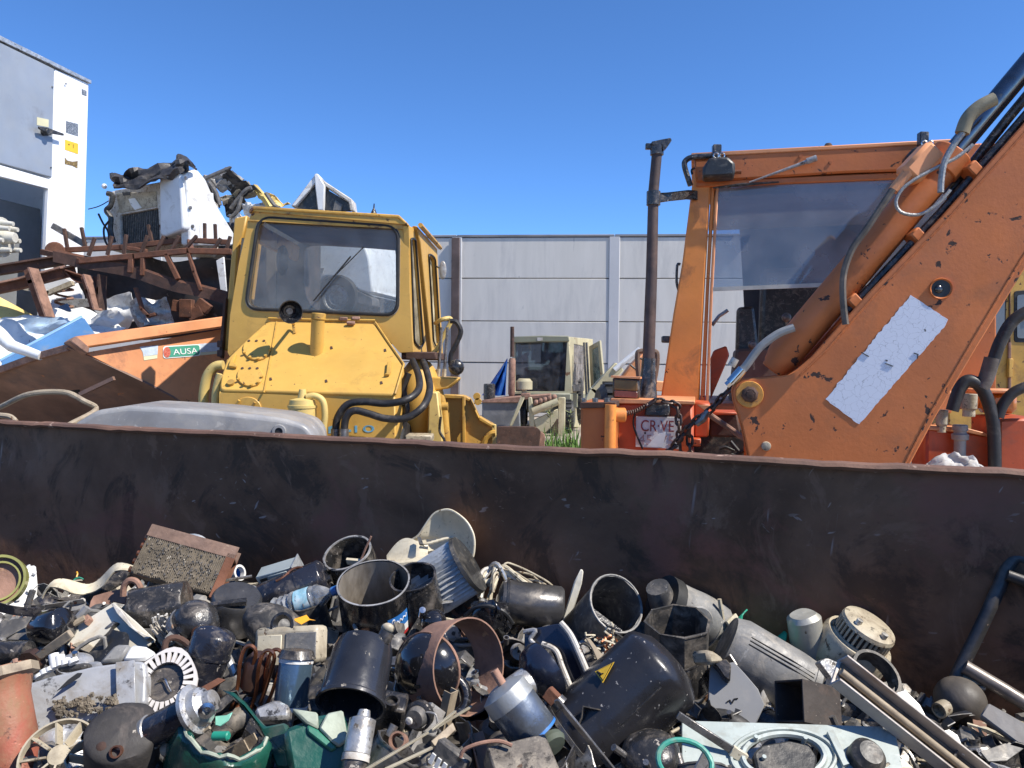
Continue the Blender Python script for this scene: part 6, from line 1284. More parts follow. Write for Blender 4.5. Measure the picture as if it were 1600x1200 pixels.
    m.add(V,F); m.warp(s*1.2,25,1); m.build('pleats',mat('pleat_metal',(.52,.54,.55),.45,.2,.25,30,(.2,.19,.17),.2,30,bump=.15),T,angle=25)
    MB().lathe([(0,L/2),(R*.75,L/2+s*2),(R*1.03,L/2+s*2),(R*1.06,L/2-s*4),(R*1.0,L/2-s*5)],40).build('end_ring',BPL,T); MB().lathe([(0,-L/2),(R*.98,-L/2)],30).build('end_plate',BLK,T)
    # big open can with label
    T,s=item('labelled_pot','large open black steel pot with blue, white and red label','pot',588,952,.05,91,24)
    MB().lathe([(0,-s*52),(s*53,-s*52),(s*55,-s*50),(s*55,s*52),(s*53,s*52)],48).warp(s*1.2,14,7).build('shell',mat('pot_black',(.016,.016,.018),.22,0,.4,12,(.13,.11,.09),.16,20,(.2,.18,.15),.12,70,.1,50,.3,scr=.4),T)
    MB().lathe([(s*52.6,s*51.5),(s*52.6,-s*40),(0,-s*40)],48).warp(s*1.2,14,7).build('inner_wall',mat('inner_stain',(.30,.265,.22),.5,.2,.35,10,(.10,.075,.05),.38,9,bump=.15,stretch=(1,1,.3)),T)
    m=MB().lathe([(s*54.2,s*49),(s*55.6,s*53.4),(s*53,s*53.6)],48); m.warp(s*1.2,14,7).build('lip',GREY,T)
    for z0,z1,mt in ((-s*2,s*22,BLU),(-s*14,-s*2,WPR),(-s*20,-s*14,mat('label_red',(.45,.03,.03),.4,0,.1,bump=0))):
        m=MB().lathe([(s*55.8,z0-s*2),(s*55.8,z1-s*2)],14,None,math.radians(22),math.radians(62)); m.build('label_band',mt,T)
    m=MB(); lw=lambda a,z:Vector((s*56.4*math.cos(math.radians(a)),s*56.4*math.sin(math.radians(a)),z))
    m.tube(smooth([lw(a,z*s) for a,z in ((58,3),(55,14),(51,16),(53,6),(49,4),(46,11),(43,6),(40,12),(37,7),(33,12),(29,9),(26,14))],4),s*.9,5); m.build('script_mark',WPR,T)
    T,s=item('open_pot','second black pot half hidden behind the labelled pot','pot',652,932,.05,100,22,vd=950); o=openpot(s*36,s*70,s*2); o.v=[p-Vector((0,0,s*35)) for p in o.v]; o.build('shell',BLK,T)
    T,s=item('dome_valve','small glossy black dome with bright steel stub beside the pot label','valve',678,972,.05,60,40); MB().ball((0,0,0),s*20,20,12).build('dome',BLKG,T); MB().cyl((-s*22,s*4,s*4),(-s*26,s*8,s*26),s*5,n=12).build('stub',CHR,T)
    T=thing('cable_bundle','bundle of pale tubes and cables spilling at the skip wall','cables',tuple(hp(770,900,.05)))
    P=HP(775,905,40,0,.05,gap=.06); rr=random.Random(6)
    for i in range(13):
        u0=742+rr.uniform(0,30); q=[(u0,930+rr.uniform(-12,16)),(u0+8+rr.uniform(-8,8),905+rr.uniform(-14,10)),(u0+28+rr.uniform(-8,8),893+rr.uniform(-8,12)),(u0+55+rr.uniform(-10,25),905+rr.uniform(-6,24)),(u0+70+rr.uniform(-10,30),930+rr.uniform(-10,20))]
        MB().tube(smooth([P(u,v,rr.uniform(0,.05)) for u,v in q],5),rr.choice((.003,.004,.006)),7).build('cable',rr.choice((CREAM,GPL,BEIG,WHTD,BPL,ALU)),T)
    T,s=item('black_housing','crumpled glossy black plastic lamp housing below the cable bundle','housing',764,975,.04,70,30); m=MB(); m.ball((0,0,0),s*38,22,14,(.95,.62,1.15)); m.warp(s*12,30,4); m.build('shell',BLKG,T,angle=60); MB().tube(smooth([(s*40*math.cos(a),s*6,s*44*math.sin(a)) for a in (.6,1.2,1.8,2.4,3.0)],4),s*3.2,7).build('strap',BPL,T)
    T,s=item('black_motor','black cylindrical motor can lying beside the pale stick','motor',828,944,.06,172,4); MB().lathe([(0,-s*50),(s*30,-s*50),(s*33,-s*46),(s*33,s*40),(s*30,s*46),(s*18,s*50),(0,s*50)],30).warp(s*1.5,20,3).build('can',mat('brushed_black',(.07,.068,.068),.3,.4,.5,10,(.16,.14,.12),.25,8,(.3,.28,.26),.15,20,.15),T); ringband(s*33.8,s*4,s*2).build('crimp',BLK,T).location=(0,0,s*38)
    pl=HP(895,935,12,0,.06)
    T=flat('pale_stick','pale pointed plastic stick standing upright in the scrap','stick',pl,h5((540,400),(520,400),(600,150),(640,70),(655,85),(645,160),(560,430)),mat('bone_plastic',(.62,.59,.50),.5,0,.12,8,(.3,.26,.2),.15,9),.012,.003,'stick')
    # open duct
    T,s=item('open_duct','wide open grey duct pot with dark inside, lying tilted toward the wall','duct',945,962,.05,62,40)
    o=openpot(s*50,s*110,s*2.4,40,False); o.v=[Vector((p.x*.86,p.y,p.z-s*70)) for p in o.v]; o.build('shell',DGR,T); m=MB(); m.tube([Vector((s*50*.86*math.cos(a*.2),s*50*math.sin(a*.2),s*40)) for a in range(31)],s*2,6,closed=True); m.build('rim',GPL,T)
    pl=HP(930,985,50,25,.05); T=flat('curved_strip','thin bright edged black strip across the open duct','strip',pl,h5((700,310),(720,305),(950,480),(940,500),(690,340)),BLK,.02,.003,'strip')
    T=thing('wire_scraps','small tangle of brass and black wire ends below the open duct','wires',tuple(hp(945,1010,.05))); P=HP(945,1010,45,0,.06); rr=random.Random(9)
    for i in range(22):
        u,v=945+rr.gauss(0,14),1010+rr.gauss(0,10); MB().tube(smooth([P(u+rr.uniform(-12,12),v+rr.uniform(-12,12),rr.uniform(0,.03)) for _ in range(4)],4),.0026,5).build('wire',rr.choice((COP,BEIG,BPL,BPL,CREAM)),T)
    T=thing('tan_strap','tan leather-like strap with buckle lying on the wire scraps','strap',tuple(hp(925,1010,.05))); P=HP(925,1010,45,0,.075); m=MB(); pprism(m,P,h5((660,500),(690,510),(760,600),(790,600),(740,660),(700,570)),.006,.02); m.build('strap',TAN,T,.002)
    # grey elbow
    T,s=item('grey_elbow','grey plastic intake elbow with black rubber collar at the skip wall','elbow',1065,955,.06,150,14,vd=970)
    P=[(-s*70,s*0,-s*20),(-s*40,0,-s*8),(0,0,0),(s*34,0,0)]
    MB().tube(smooth([(0,0,-s*66),(s*2,0,-s*30),(0,0,0),(0,0,s*22)],5),[s*40]*16,22).build('elbow_body',GPL,T); MB().cyl((0,0,s*22),(0,0,s*40),s*42,n=22).build('rubber_collar',RUB,T); MB().cyl((0,s*8,s*40),(s*18,s*14,s*66),s*22,s*18,16).build('spout',DGR,T)
    for z in (-s*50,-s*20): ringband(s*41.5,s*3,s*3,22).build('rib',GPL,T).location=(s*1,0,z)
    MB().lathe([(0,0),(s*26,0),(s*28,-s*3)],24,Matrix.Translation((0,s*40,-s*8))@Matrix.Rotation(-math.pi/2,4,'X')).build('round_cover',GPL,T)
    T,s=item('open_pot','scuffed dark square-edged pot behind the warning triangle cylinder','pot',1058,1015,.04,92,14,vd=1030); o=openpot(s*50,s*96,s*2,8); o.v=[p-Vector((0,0,s*48)) for p in o.v]; o.warp(s*3,12,5).build('shell',BLKD,T)
    # black cylinder with warning triangle
    T,s=item('black_tank','big speckled black steel tank with yellow warning triangle','tank',972,1100,.05,41,-6)
    R=s*72; L=s*182
    mb=MB().lathe([(0,-L/2),(R*.97,-L/2),(R,-L/2+s*4)]+[(R,-L/2+s*4+(L-s*14)*i/10) for i in range(1,11)]+[(R*.95,L/2-s*3),(R*.6,L/2+s*14),(R*.3,L/2+s*18),(0,L/2+s*18)],44); mb.warp(s*1.6,9,3); mb.build('shell',mat('speckled_black',(.024,.023,.025),.3,0,.4,5,(.11,.10,.09),.2,4,(.34,.32,.30),.17,60,.1,50,.2,scr=.3),T)
    MB().lathe([(R*1.0,-L/2-s*2),(R*1.025,-L/2+s*5),(R*.98,-L/2+s*6)],40).build('seam_rim',GUN,T)
    m=MB(); m.tube([(-R*.1,R*.98,-L*.3),(-R*.1,R*.985,L*.35)],s*1.4,5); m.build('weld_seam',BLK,T)
    Mi=T.matrix_world.inverted(); co=Mi@CAM
    def shellhit(u,v,o):
        dr=(Mi.to_3x3()@ray(u,v)); b_=1.0
        A_=(dr.x/R)**2+(dr.y/(R*b_))**2; B_=2*(co.x*dr.x/R**2+co.y*dr.y/(R*b_)**2); C_=(co.x/R)**2+(co.y/(R*b_))**2-1
        t=(-B_-math.sqrt(max(0,B_*B_-4*A_*C_)))/(2*A_); p=co+dr*t; n_=Vector((p.x/R**2,p.y/(R*b_)**2,0)).normalized(); p=p+n_*o; return Vector((-p.x,p.y,p.z))
    tri=h6((735,240),(848,180),(778,302))
    tc_=Vector((sum(p[0] for p in tri)/3,sum(p[1] for p in tri)/3))
    for k,o,mt,nm in ((1.0,s*5,STKY,'warning_triangle'),(.84,s*5.6,INK,'triangle_line'),(.72,s*6.2,STKY,'triangle_field')):
        q=[shellhit(*(tc_+(Vector(p)-tc_)*k),o) for p in tri]; m=MB(); m.prism(q,(q[1]-q[0]).cross(q[2]-q[0]).normalized()*s*.8); m.build(nm,mt,T)
    for x0,y0,x1,y1,w_ in ((752,244,776,258,1.6),(760,262,786,250,1.0)):
        m=MB(); m.tube([shellhit(*h6((x0,y0))[0],s*7),shellhit(*h6((x1,y1))[0],s*7)],s*w_,5); m.build('triangle_mark',INK,T)
    T,s=item('flat_bar','glinting black flat bar leaning along the warning triangle tank','bar',915,1150,.10,-52,-4,30); MB().box((0,0,0),(s*10,s*5,s*150)).build('bar',GUN,T,.001)
    T,s=item('rusty_bolt','rusty square bolt head on the end of the flat bar','bolt',862,1088,.10,-40,20); MB().box((0,0,0),(s*20,s*20,s*22)).build('head',RST,T,.002); MB().cyl((0,0,s*10),(0,0,s*20),s*14,n=16).build('washer',GUN,T)
    # blue-black bracket
    pl=HP(865,1030,22,-25,.09)
    T=flat('pressed_flange','blue-black pressed steel flange with pale edges','flange',pl,rpoly(h5((300,440),(480,400),(530,395),(580,450),(700,720),(640,790),(560,780),(480,600),(440,520),(300,600)),6),BLUD,.03,.012)
    for q,w in ((((530,395),(590,470),(650,600),(700,720)),.0068),(((420,520),(500,560),(540,660),(590,780)),.0062),(((310,450),(380,440),(350,490),(372,520)),.005)):
        m=MB(); m.tube(smooth([pl(*p,.012) for p in h5(*q)],5),w,8); m.build('pale_edge',WHTD if w>.006 else GREY,T)  # pale tubes along the flange edges
    T,s=item('motor_dome','dark dome hub with bright steel motor barrel in the pressed flange','motor',848,1050,.09,205,30); MB().lathe([(0,s*34),(s*20,s*32),(s*42,s*14),(s*46,0),(s*46,-s*8)],28).build('dome',BLUD,T); MB().cyl((0,0,s*20),(0,0,s*66),s*24,n=24).build('barrel',ALU,T)
    T,s=item('starter_motor','grey steel starter motor with blue band below the pressed flange','motor',812,1115,.10,-52,10); MB().lathe([(0,-s*52),(s*20,-s*52),(s*38,-s*42),(s*40,-s*20),(s*40,-s*18)],28).build('end_cap',mat('pale_cast_grey',(.40,.41,.40),.45,.5,.2,8,(.25,.24,.2),.2,8),T); MB().lathe([(s*39,-s*18),(s*39,s*36),(s*36,s*42),(0,s*42)],28).build('body',mat('blued_steel',(.20,.23,.27),.3,.7,.3,6,(.1,.09,.08),.2,6),T); ringband(s*40,s*4,s*3).build('blue_band',BLU,T).location=(0,0,s*38); MB().cyl((-s*6,s*5,-s*52),(-s*8,s*5,-s*76),s*7,n=10).build('shaft',RSTL,T)
    T,s=item('small_pulley','small grey pulley wheel beside the pressed flange','pulley',810,1018,.07,25,70); MB().lathe([(s*3,s*4),(s*12,s*5),(s*10,0),(s*12,-s*5),(s*3,-s*4),(s*3,s*4)],22).build('wheel',GREY,T)
    T,s=item('grey_puck','dull green-grey rubber puck in the shadow of the black tank','puck',862,1162,.04,-40,50); MB().lathe([(0,s*8),(s*20,s*7),(s*24,0),(s*22,-s*8),(0,-s*8)],24).build('puck',mat('green_grey_rubber',(.10,.12,.09),.7,0,.3),T)
    # rust ring with dome
    T,s=item('rusty_ring','wide rusty steel band ring with slots holding a glossy black dome','ring',712,1042,.07,22,38)
    m=ringband(s*78,s*64,s*2.6,44); m.v=[Vector((p.x*.9,p.y,p.z)) for p in m.v]; m.build('band',RSTL,T)
    for a,z in ((20,4),(52,-8),(75,10),(100,-6)): a=math.radians(a); MB().box((s*78*.9*math.cos(a),s*78*math.sin(a),z*s),(s*3,s*5,s*12),Matrix.Rotation(a,3,'Z')).build('slot',INK,T)
    T,s=item('lamp_dome','glossy black dome reflecting the sky inside the rusty ring','lamp',668,1045,.075,170,66); MB().lathe([(s*56,0),(s*54,s*10),(s*44,s*26),(s*24,s*38),(0,s*41)],40).build('dome',BLKG,T); ringband(s*57,s*6,s*3,40).build('rim',RSTL,T)
    # black bell and silver barrel
    T,s=item('black_bell','speckled black steel bell pot opening downward over a silver motor','pot',560,1050,.13,84,-50)
    MB().lathe([(0,s*56),(s*30,s*55),(s*44,s*46),(s*48,s*30),(s*50,-s*46),(s*54,-s*50),(s*54,-s*55),(s*50,-s*55),(s*47,-s*44),(s*45,s*28),(0,s*50)],40).build('shell',mat('speckled_gloss_black',(.028,.029,.034),.22,.1,.4,6,(.09,.08,.07),.12,6,(.34,.3,.24),.12,50,.08,50,.3),T)
    m=openstub((s*30,s*22,s*44),(.35,.5,.8),s*12,s*16); m.build('port',BLK,T); MB().ball((s*34,s*24,s*66),s*11,12,8,(1,1,.7)).build('cork',BEIG,T)
    T,s=item('silver_motor','silver motor barrel standing below the black bell pot','motor',562,1152,.12,84,-36); MB().lathe([(0,s*40),(s*9,s*40),(s*11,s*30),(s*21,s*26),(s*21,-s*24),(0,-s*26)],24).build('barrel',ALU,T); ringband(s*21.6,s*10,s*2).build('band',WHTD,T).location=(0,0,-s*30); MB().cyl((0,0,-s*34),(0,0,-s*52),s*19,n=20).build('base',BLK,T)
    # capacitor
    T,s=item('blue_capacitor','shiny blue-grey capacitor can with two white bands','capacitor',458,1070,.07,86,-14); MB().lathe([(0,s*42),(s*25,s*42),(s*26,s*38),(s*26,-s*36),(0,-s*36)],28).build('can',mat('blue_grey_gloss',(.10,.16,.22),.18,.6,.15,4,(.2,.19,.17),.06),T); 
    for z in (s*36,-s*33): ringband(s*26.8,s*6,s*2).build('white_band',WHT,T).location=(0,0,z)
    MB().cyl((0,0,-s*36),(0,0,-s*62),s*9,s*7,14).build('neck',ALU,T); MB().cyl((0,0,s*40),(0,0,s*52),s*30,s*24,18).build('cap',BLK,T)
    # copper coil assembly
    T,s=item('copper_tubes','bent copper tube loops around an oily brown filter body','copper tubing',400,1052,.07,78,5)
    MB().lathe([(0,s*34),(s*12,s*32),(s*21,s*20),(s*22,-s*20),(s*10,-s*34),(0,-s*36)],18).build('filter_body',mat('oily_brown',(.10,.055,.04),.35,.4,.4,8,(.05,.04,.03),.3),T)
    for x,y in ((-s*16,s*16),(s*14,s*18),(s*24,s*10)):
        MB().tube(smooth([(x-s*8,y,-s*60),(x-s*4,y,-s*20),(x-s*6,y+s*4,s*20),(x-s*4,y,s*44),(x+s*6,y,s*50),(x+s*14,y,s*40),(x+s*12,y,s*10),(x+s*6,y-s*6,-s*30),(x,y,-s*55)],5),s*3.0,8).build('tube_loop',COP,T)
    # transformer cream/grey
    T,s=item('dusty_transformer','dusty grey electric motor block with cream face and black recess','transformer',455,1008,.07,6,10,-18)
    MB().box((0,0,0),(s*56,s*40,s*108)).build('block',BEIG,T,s*8,segs=2); MB().box((s*6,s*20.5,-s*26),(s*44,s*2,s*40)).build('cream_face',CREAM,T,.001); MB().box((s*2,s*20.6,s*26),(s*40,s*2,s*50)).build('grey_face',GPL,T,.001)
    m=MB(); m.lathe([(s*12,0),(s*20,s*8),(s*16,s*8),(s*10,s*1)],20,Matrix.Translation((-s*30,s*10,-s*8))@Matrix.Rotation(-math.pi/2,4,'X')); m.build('socket',BLK,T)
    T,s=item('dust_cover','dusty rounded dark cover behind the grey motor block','cover',432,985,.06,60,35); m=MB(); m.ball((0,0,0),s*52,22,12,(1.1,.7,.7)); m.build('cover',BLKD,T)
    pl=HP(478,967,50,10,.13); T=flat('yellow_tag','small orange-yellow plastic tag on the dusty motor block','tag',pl,k2((1350,780),(1430,755),(1470,740),(1500,780),(1560,795),(1500,790),(1420,835),(1355,800)),YTAG,.002,.0005,'tag')
    # compressor cluster left-centre
    T,s=item('black_compressor','glossy black compressor can with open dark end lying by the radiator','compressor',252,950,.06,8,-8); o=openpot(s*36,s*78,s*2.4); o.v=[p-Vector((0,0,s*40)) for p in o.v]; o.build('shell',BLK,T).rotation_euler=(0,math.pi,0)
    m=MB(); m.cyl((s*22,s*20,s*26),(s*40,s*24,s*30),s*7,n=12); m.cyl((s*10,s*28,s*34),(s*24,s*40,s*40),s*5,n=10); m.build('pipe_stub',CHR,T)
    T,s=item('ball_compressor','round black compressor with coppery inlet port and bolted clamp band','compressor',306,972,.10,50,10); domed(s*36,s*66,.9).build('shell',BLK,T)
    openstub((s*16,s*28,s*10),(.35,.8,.3),s*10,s*18).build('inlet_port',COP,T); m=ringband(s*38,s*12,s*3); m.build('clamp_band',GUN,T).location=(0,0,-s*14); m=MB(); m.box((s*26,s*30,-s*14),(s*12,s*12,s*14)); m.box((-s*10,s*38,-s*14),(s*12,s*12,s*14)); m.build('clamp_bolts',CHR,T)
    T,s=item('black_pot_lid','black pot with raised lid and lever behind the ball compressor','pot',368,950,.06,75,20); MB().lathe([(0,s*26),(s*34,s*24),(s*38,s*18),(s*38,-s*30),(0,-s*30)],30).build('pot',mat('brushed_black',(.07,.07,.07)),T); m=MB(); m.tube(smooth([(-s*46,s*20,-s*10),(-s*28,s*26,s*14),(s*0,s*26,s*28),(s*22,s*20,s*34)],5),[s*6]*16,8); m.build('lever',BLK,T)
    T,s=item('navy_pot','navy blue-black domed compressor standing below the ball compressor','compressor',322,1032,.09,72,-8); domed(s*33,s*104,.35).build('shell',NAVY,T); ringband(s*34.8,s*3,s*2).build('seam',NAVY,T).location=(0,0,s*10); m=MB(); m.ball((s*4,s*26,-s*34),s*12,14,8,(1,.5,1)); m.build('terminal_cover',mat('oily_brown',(.1,.06,.04)),T); openstub((s*4,s*32,-s*34),(0,1,0),s*4,s*5).build('terminal',mat('brass',(.5,.38,.14),.3,.9,.2),T)
    T,s=item('winding_coil','frayed pale motor winding coil with rolled felt end','winding',258,985,.06,100,30)
    rr=random.Random(3); m=MB()
    for i in range(26):
        a=rr.uniform(0,6.28); r=rr.uniform(.3,1)*s*15; m.tube(smooth([(r*math.cos(a),r*math.sin(a),-s*10),(r*1.2*math.cos(a+.3),r*1.2*math.sin(a+.3),s*8),(r*1.1*math.cos(a+.6),r*1.1*math.sin(a+.6),s*20+rr.uniform(-4,6)*s)],3),s*1.8,5)
    m.build('windings',WHTD,T); m=MB().lathe([(s*6,-s*26),(s*13,-s*26),(s*15,-s*20),(s*12,-s*16),(s*16,-s*12),(s*13,-s*8),(s*15,-s*3),(s*13,0)],18); m.build('felt_rings',BEIG,T)
    # white enamel plate
    pl=HP(175,975,40,-12,.05)
    T=flat('enamel_plate','large bent white enamel plate with yellow rust stains','plate',pl,k1((270,1160),(440,1020),(600,960),(680,880),(900,740),(1090,620),(1180,700),(1300,800),(1490,980),(1400,1060),(1180,1090),(1050,1010),(960,1130),(830,1080),(680,1060),(600,1000)),mat('stained_enamel',(.64,.60,.50),.4,0,.15,6,(.42,.28,.14),.22,7,(.15,.10,.07),.13,20,.15),.008,.002)
    for q,mt,th in ((((1010,870),(1100,800),(1125,830),(1030,880)),GUN,.004),(((1100,650),(1200,720),(1330,900),(1490,985),(1440,1010),(1280,890),(1160,760)),WHTD,.02),(((840,790),(880,760),(905,800),(850,860)),RSTL,.02),(((720,1060),(840,1010),(1000,1110),(960,1170)),BEIG,.02)):
        m=MB(); pprism(m,pl,k1(*q),th,th); m.build('bent_flap',mt,T,.002)
    m=MB(); m.tube([pl(*p,.02) for p in k1((280,1130),(430,1030),(650,920),(860,800))],.008,7); m.build('folded_edge',TAN,T)
    # grey casing big
    pl=HP(140,1090,34,4,.07)
    T=thing('grey_casing','large scratched light grey metal casing caked with dirt','casing',tuple(pl.p))
    cas=rpoly(k3((262,390),(480,320),(900,220),(1310,168),(1390,180),(1405,330),(1395,580),(1250,630),(1020,690),(520,860),(340,920),(270,760)),6)
    m=MB(); pprism(m,pl,cas,.09); m.build('case_body',mat('scuffed_light_grey',(.44,.445,.45),.36,.15,.2,6,(.22,.185,.14),.34,12,(.12,.10,.08),.2,30,.15,scr=.45,oil=.25),T,.014,segs=3)
    m=MB(); rr=random.Random(12)
    for i in range(420):
        a=rr.random(); b=rr.gauss(.5,.24); u_=560+600*a+rr.uniform(-20,20); v_=560+150*b-60*a
        if noise.noise(Vector((a*5,b*2.5,3)))<-.05: continue
        q=pl(*k3((u_,v_))[0],.0145); z_=rr.uniform(.002,.006); m.box(q,(z_*rr.uniform(.8,2),z_*rr.uniform(.8,2),z_),Matrix.Rotation(rr.uniform(0,6),3,Vector((rr.random(),rr.random(),1)).normalized()))
    tag(m.build('caked_dirt',CRUD,T),kind='stuff')
    m=MB(); pprism(m,pl,k3((580,480),(690,370),(780,305),(825,305),(800,345),(700,410)),.002,.018); m.build('cast_shadow_patch',INK,T)  # painted cast shadow of a pen-like piece above the casing
    m=MB(); pprism(m,pl,k3((1140,200),(1320,180),(1330,600),(1150,630)),.004,.017); m.build('end_band',mat('scuffed_light_grey',(.5,.51,.52)),T,.001)
    T=thing('terminal_strip','row of white ceramic terminals on a dark strip above the grey casing','terminal',tuple(hp(95,1040,.05))); P=HP(95,1040,25,0,.09,)
    m=MB(); pprism(m,P,k3((540,230),(820,185),(835,240),(560,280)),.03); m.build('strip',DGR,T,.004)
    for (x0,y0,x1,y1) in ((540,110,560,240),(595,125,610,220),(650,160,662,210),(720,160,735,195),(455,255,465,300),(505,235,515,270),(400,305,412,330)): MB().cyl(P(*k3((x0,y0))[0],.01),P(*k3((x1,y1))[0],.01),.0105,n=12).build('terminal',WHT,T)
    # stator
    T,s=item('stator_plate','white stator plate with a ring of dark radial slots','stator',258,1065,.085,80,58)
    n=26; rO,rI,a0=s*47,s*29,s*33
    m=MB(); out=[Vector((rO*(1+.05*math.cos(i*2*math.pi/n*4))*math.cos(i*2*math.pi/n),rO*1.08*(1+.05*math.cos(i*2*math.pi/n*4))*math.sin(i*2*math.pi/n),0)) for i in range(n)]
    inn=[Vector((s*42*math.cos(i*2*math.pi/n),s*45*math.sin(i*2*math.pi/n),0)) for i in range(n)]; m.ring(out,inn,(0,0,-s*5))
    for i in range(n): a=(i+.5)*2*math.pi/n; m.box((s*35*math.cos(a),s*37.5*math.sin(a),-s*2.5),(s*16,s*5.4,s*4.8),Matrix.Rotation(math.atan2(37.5*math.sin(a),35*math.cos(a)),3,'Z'))
    m.build('laminations',mat('pinkish_white',(.66,.62,.58),.5,0,.1,8,(.4,.36,.3),.12),T); MB().lathe([(0,-s*10),(s*28,-s*10),(s*29,-s*2),(s*28,-s*2)],28).build('hub',BLK,T); MB().lathe([(s*46,-s*5.5),(s*44,-s*22)],26).build('core',BLKD,T)
    MB().tube(smooth([(-s*14,s*2,-s*6),(-s*4,-s*4,-s*4),(s*6,s*6,-s*4),(s*12,s*12,-s*6)],4),s*1.4,6).build('wire',CHR,T)
    pl=HP(200,1025,40,10,.08); T=flat('grey_box','grey metal box with bright lid above the stator plate','box',pl,k3((940,190),(1110,5),(1260,10),(1160,170)),GPL,.06,.006,'side'); m=MB(); pprism(m,pl,k3((1165,170),(1262,10),(1400,30),(1500,90),(1390,165)),.06,.001); m.build('lid',WHT,T,.006)
    T,s=item('oval_flange','oval open black gasket flange above the stator plate','flange',282,1022,.06,40,50); m=MB(); m.tube([(s*30*math.cos(a*.3142),s*17*math.sin(a*.3142),0) for a in range(20)],s*5,8,closed=True); m.build('ring',RSTD,T)
    # starter motor lower-left
    T,s=item('starter_motor','black starter motor with silver flange and copper bracket','motor',278,1122,.12,28,4)
    MB().cyl((0,0,-s*56),(0,0,s*28),s*25,n=28).build('body',NAVY,T); MB().lathe([(s*26,-s*60),(s*27,-s*48),(s*25,-s*46)],28).build('end_band',ALU,T); MB().lathe([(s*25,s*24),(s*38,s*26),(s*39,s*33),(s*30,s*36),(s*28,s*48),(s*18,s*56),(s*16,s*66),(0,s*68)],28).build('nose',ALU,T)
    MB().lathe([(s*10,0),(s*12,s*3),(s*12,s*9),(s*6,s*10)],18,Matrix.Translation((s*6,s*14,s*58))@Matrix.Rotation(-1.2,4,'X')).build('gear',CHR,T); MB().box((s*34,s*12,-s*4),(s*16,s*22,s*24)).build('bracket',TAN,T,.002); MB().cyl((s*38,s*8,s*6),(s*34,s*8,s*44),s*3,n=8).build('stud',TAN,T); MB().cyl((s*36,0,-s*46),(s*34,0,-s*8),s*12,n=16).build('solenoid',BEIG,T,.003)
    T,s=item('rough_pot','rough crusted dark pot with copper nozzle at the bottom of the heap','pot',192,1165,.07,80,28); domed(s*54,s*96,.35).warp(s*2.5,25,3).build('shell',mat('crusted_black',(.05,.045,.042),.7,0,.5,8,(.16,.13,.11),.3,12,(.4,.36,.3),.12,60,.4),T); openstub((s*14,s*34,s*36),(.1,.6,.8),s*9,s*14).build('nozzle',COP,T); MB().ball((-s*10,s*34,s*36),s*11,10,8).build('knob',RSTD,T)
    pl=HP(235,1110,30,0,.10); T=flat('bent_flap','thin grey bent flap with dark hollow over the starter motor','sheet metal',pl,k3((1000,690),(1300,600),(1340,590),(1470,690),(1380,760),(1330,700),(1300,640)),GRYD,.004,.001)
    T,s=item('cast_fan','tan cast fan wheel with radial blades','fan',92,1180,.05,80,40)
    ringband(s*56,s*14,s*3).build('rim',BEIG,T); MB().lathe([(0,s*4),(s*16,s*2),(s*18,-s*8)],20).build('hub',BEIG,T)
    for i in range(9): a=i*.698; MB().box((s*36*math.cos(a),s*36*math.sin(a),-s*2),(s*38,s*3,s*16),Matrix.Rotation(a,3,'Z')@Matrix.Rotation(.35,3,'X')).build('blade',BEIG,T)
    # orange pipe left
    T,s=item('flanged_pipe','red-orange cast pipe with rusty flange','pipe',8,1125,.08,112,-16); MB().lathe([(s*40,-s*100),(s*40,s*30),(s*48,s*60),(s*50,s*62),(s*50,s*76),(s*30,s*76),(s*30,-s*100),(s*40,-s*100)],32).build('pipe_body',mat('orange_red_paint',(.30,.085,.05),.55,.0,.4,9,(.28,.17,.09),.40,9,(.09,.05,.035),.25,22,.3,scr=.3,oil=.3),T); MB().lathe([(s*46,s*56),(s*58,s*60),(s*58,s*74),(s*44,s*76)],8).build('flange',TAN,T); ringband(s*42,s*8,s*5).build('white_end',WHT,T).location=(0,0,-s*98); 
    for a in (.4,1.97,3.5,5.1): MB().cyl((s*52*math.cos(a),s*52*math.sin(a),s*74),(s*52*math.cos(a),s*52*math.sin(a),s*80),s*4,n=6).build('bolt',RSTL,T)
    T,s=item('black_tube','short glossy black tube lying above the flanged pipe','tube',20,1020,.05,2,4); MB().cyl((0,0,-s*40),(0,0,s*26),s*18,n=24).build('tube',BLK,T); 
    T,s=item('lever_arm','rusty tan lever arm with an eye boss','lever',62,1025,.09,35,10,0); m=MB(); m.box((0,0,s*30),(s*14,s*8,s*80)); m.build('arm',TAN,T,.002); m=MB().lathe([(s*6,-s*8),(s*19,-s*7),(s*20,s*7),(s*6,s*8),(s*6,-s*8)],8,Matrix.Translation((0,0,-s*18))@Matrix.Rotation(math.pi/2,4,'X')); m.build('eye',mat('oily_brown',(.1,.06,.04)),T)
    for lab,poly,mt,tl in (('grey-black slate-like flat plate at the left edge',((0,800),(380,745),(420,760),(60,960),(0,980)),GRYD,55),('second dull grey wedge plate by the glossy black drum',((60,980),(330,800),(435,750),(435,930),(270,985)),GRYD,50),('rusty brown plate with burnt spots beside the white enamel plate',((870,610),(900,560),(1000,530),(1160,490),(1220,560),(1200,640),(1090,615),(900,730),(850,700)),RSTL,40),('small brown folded plate in front of the radiator',((1410,575),(1530,485),(1620,580)),RST,40)):
        pl=HP(*[sum(c)/len(poly) for c in zip(*k1(*poly))],tl,5,.03); T=flat('scrap_plate',lab,'plate',pl,k1(*poly),mt,.006)
    T,s=item('black_drum','small glossy black drum end between the grey wedge plate and enamel plate','drum',82,980,.05,15,20); domed(s*28,s*60,.4).build('shell',BLKG,T)
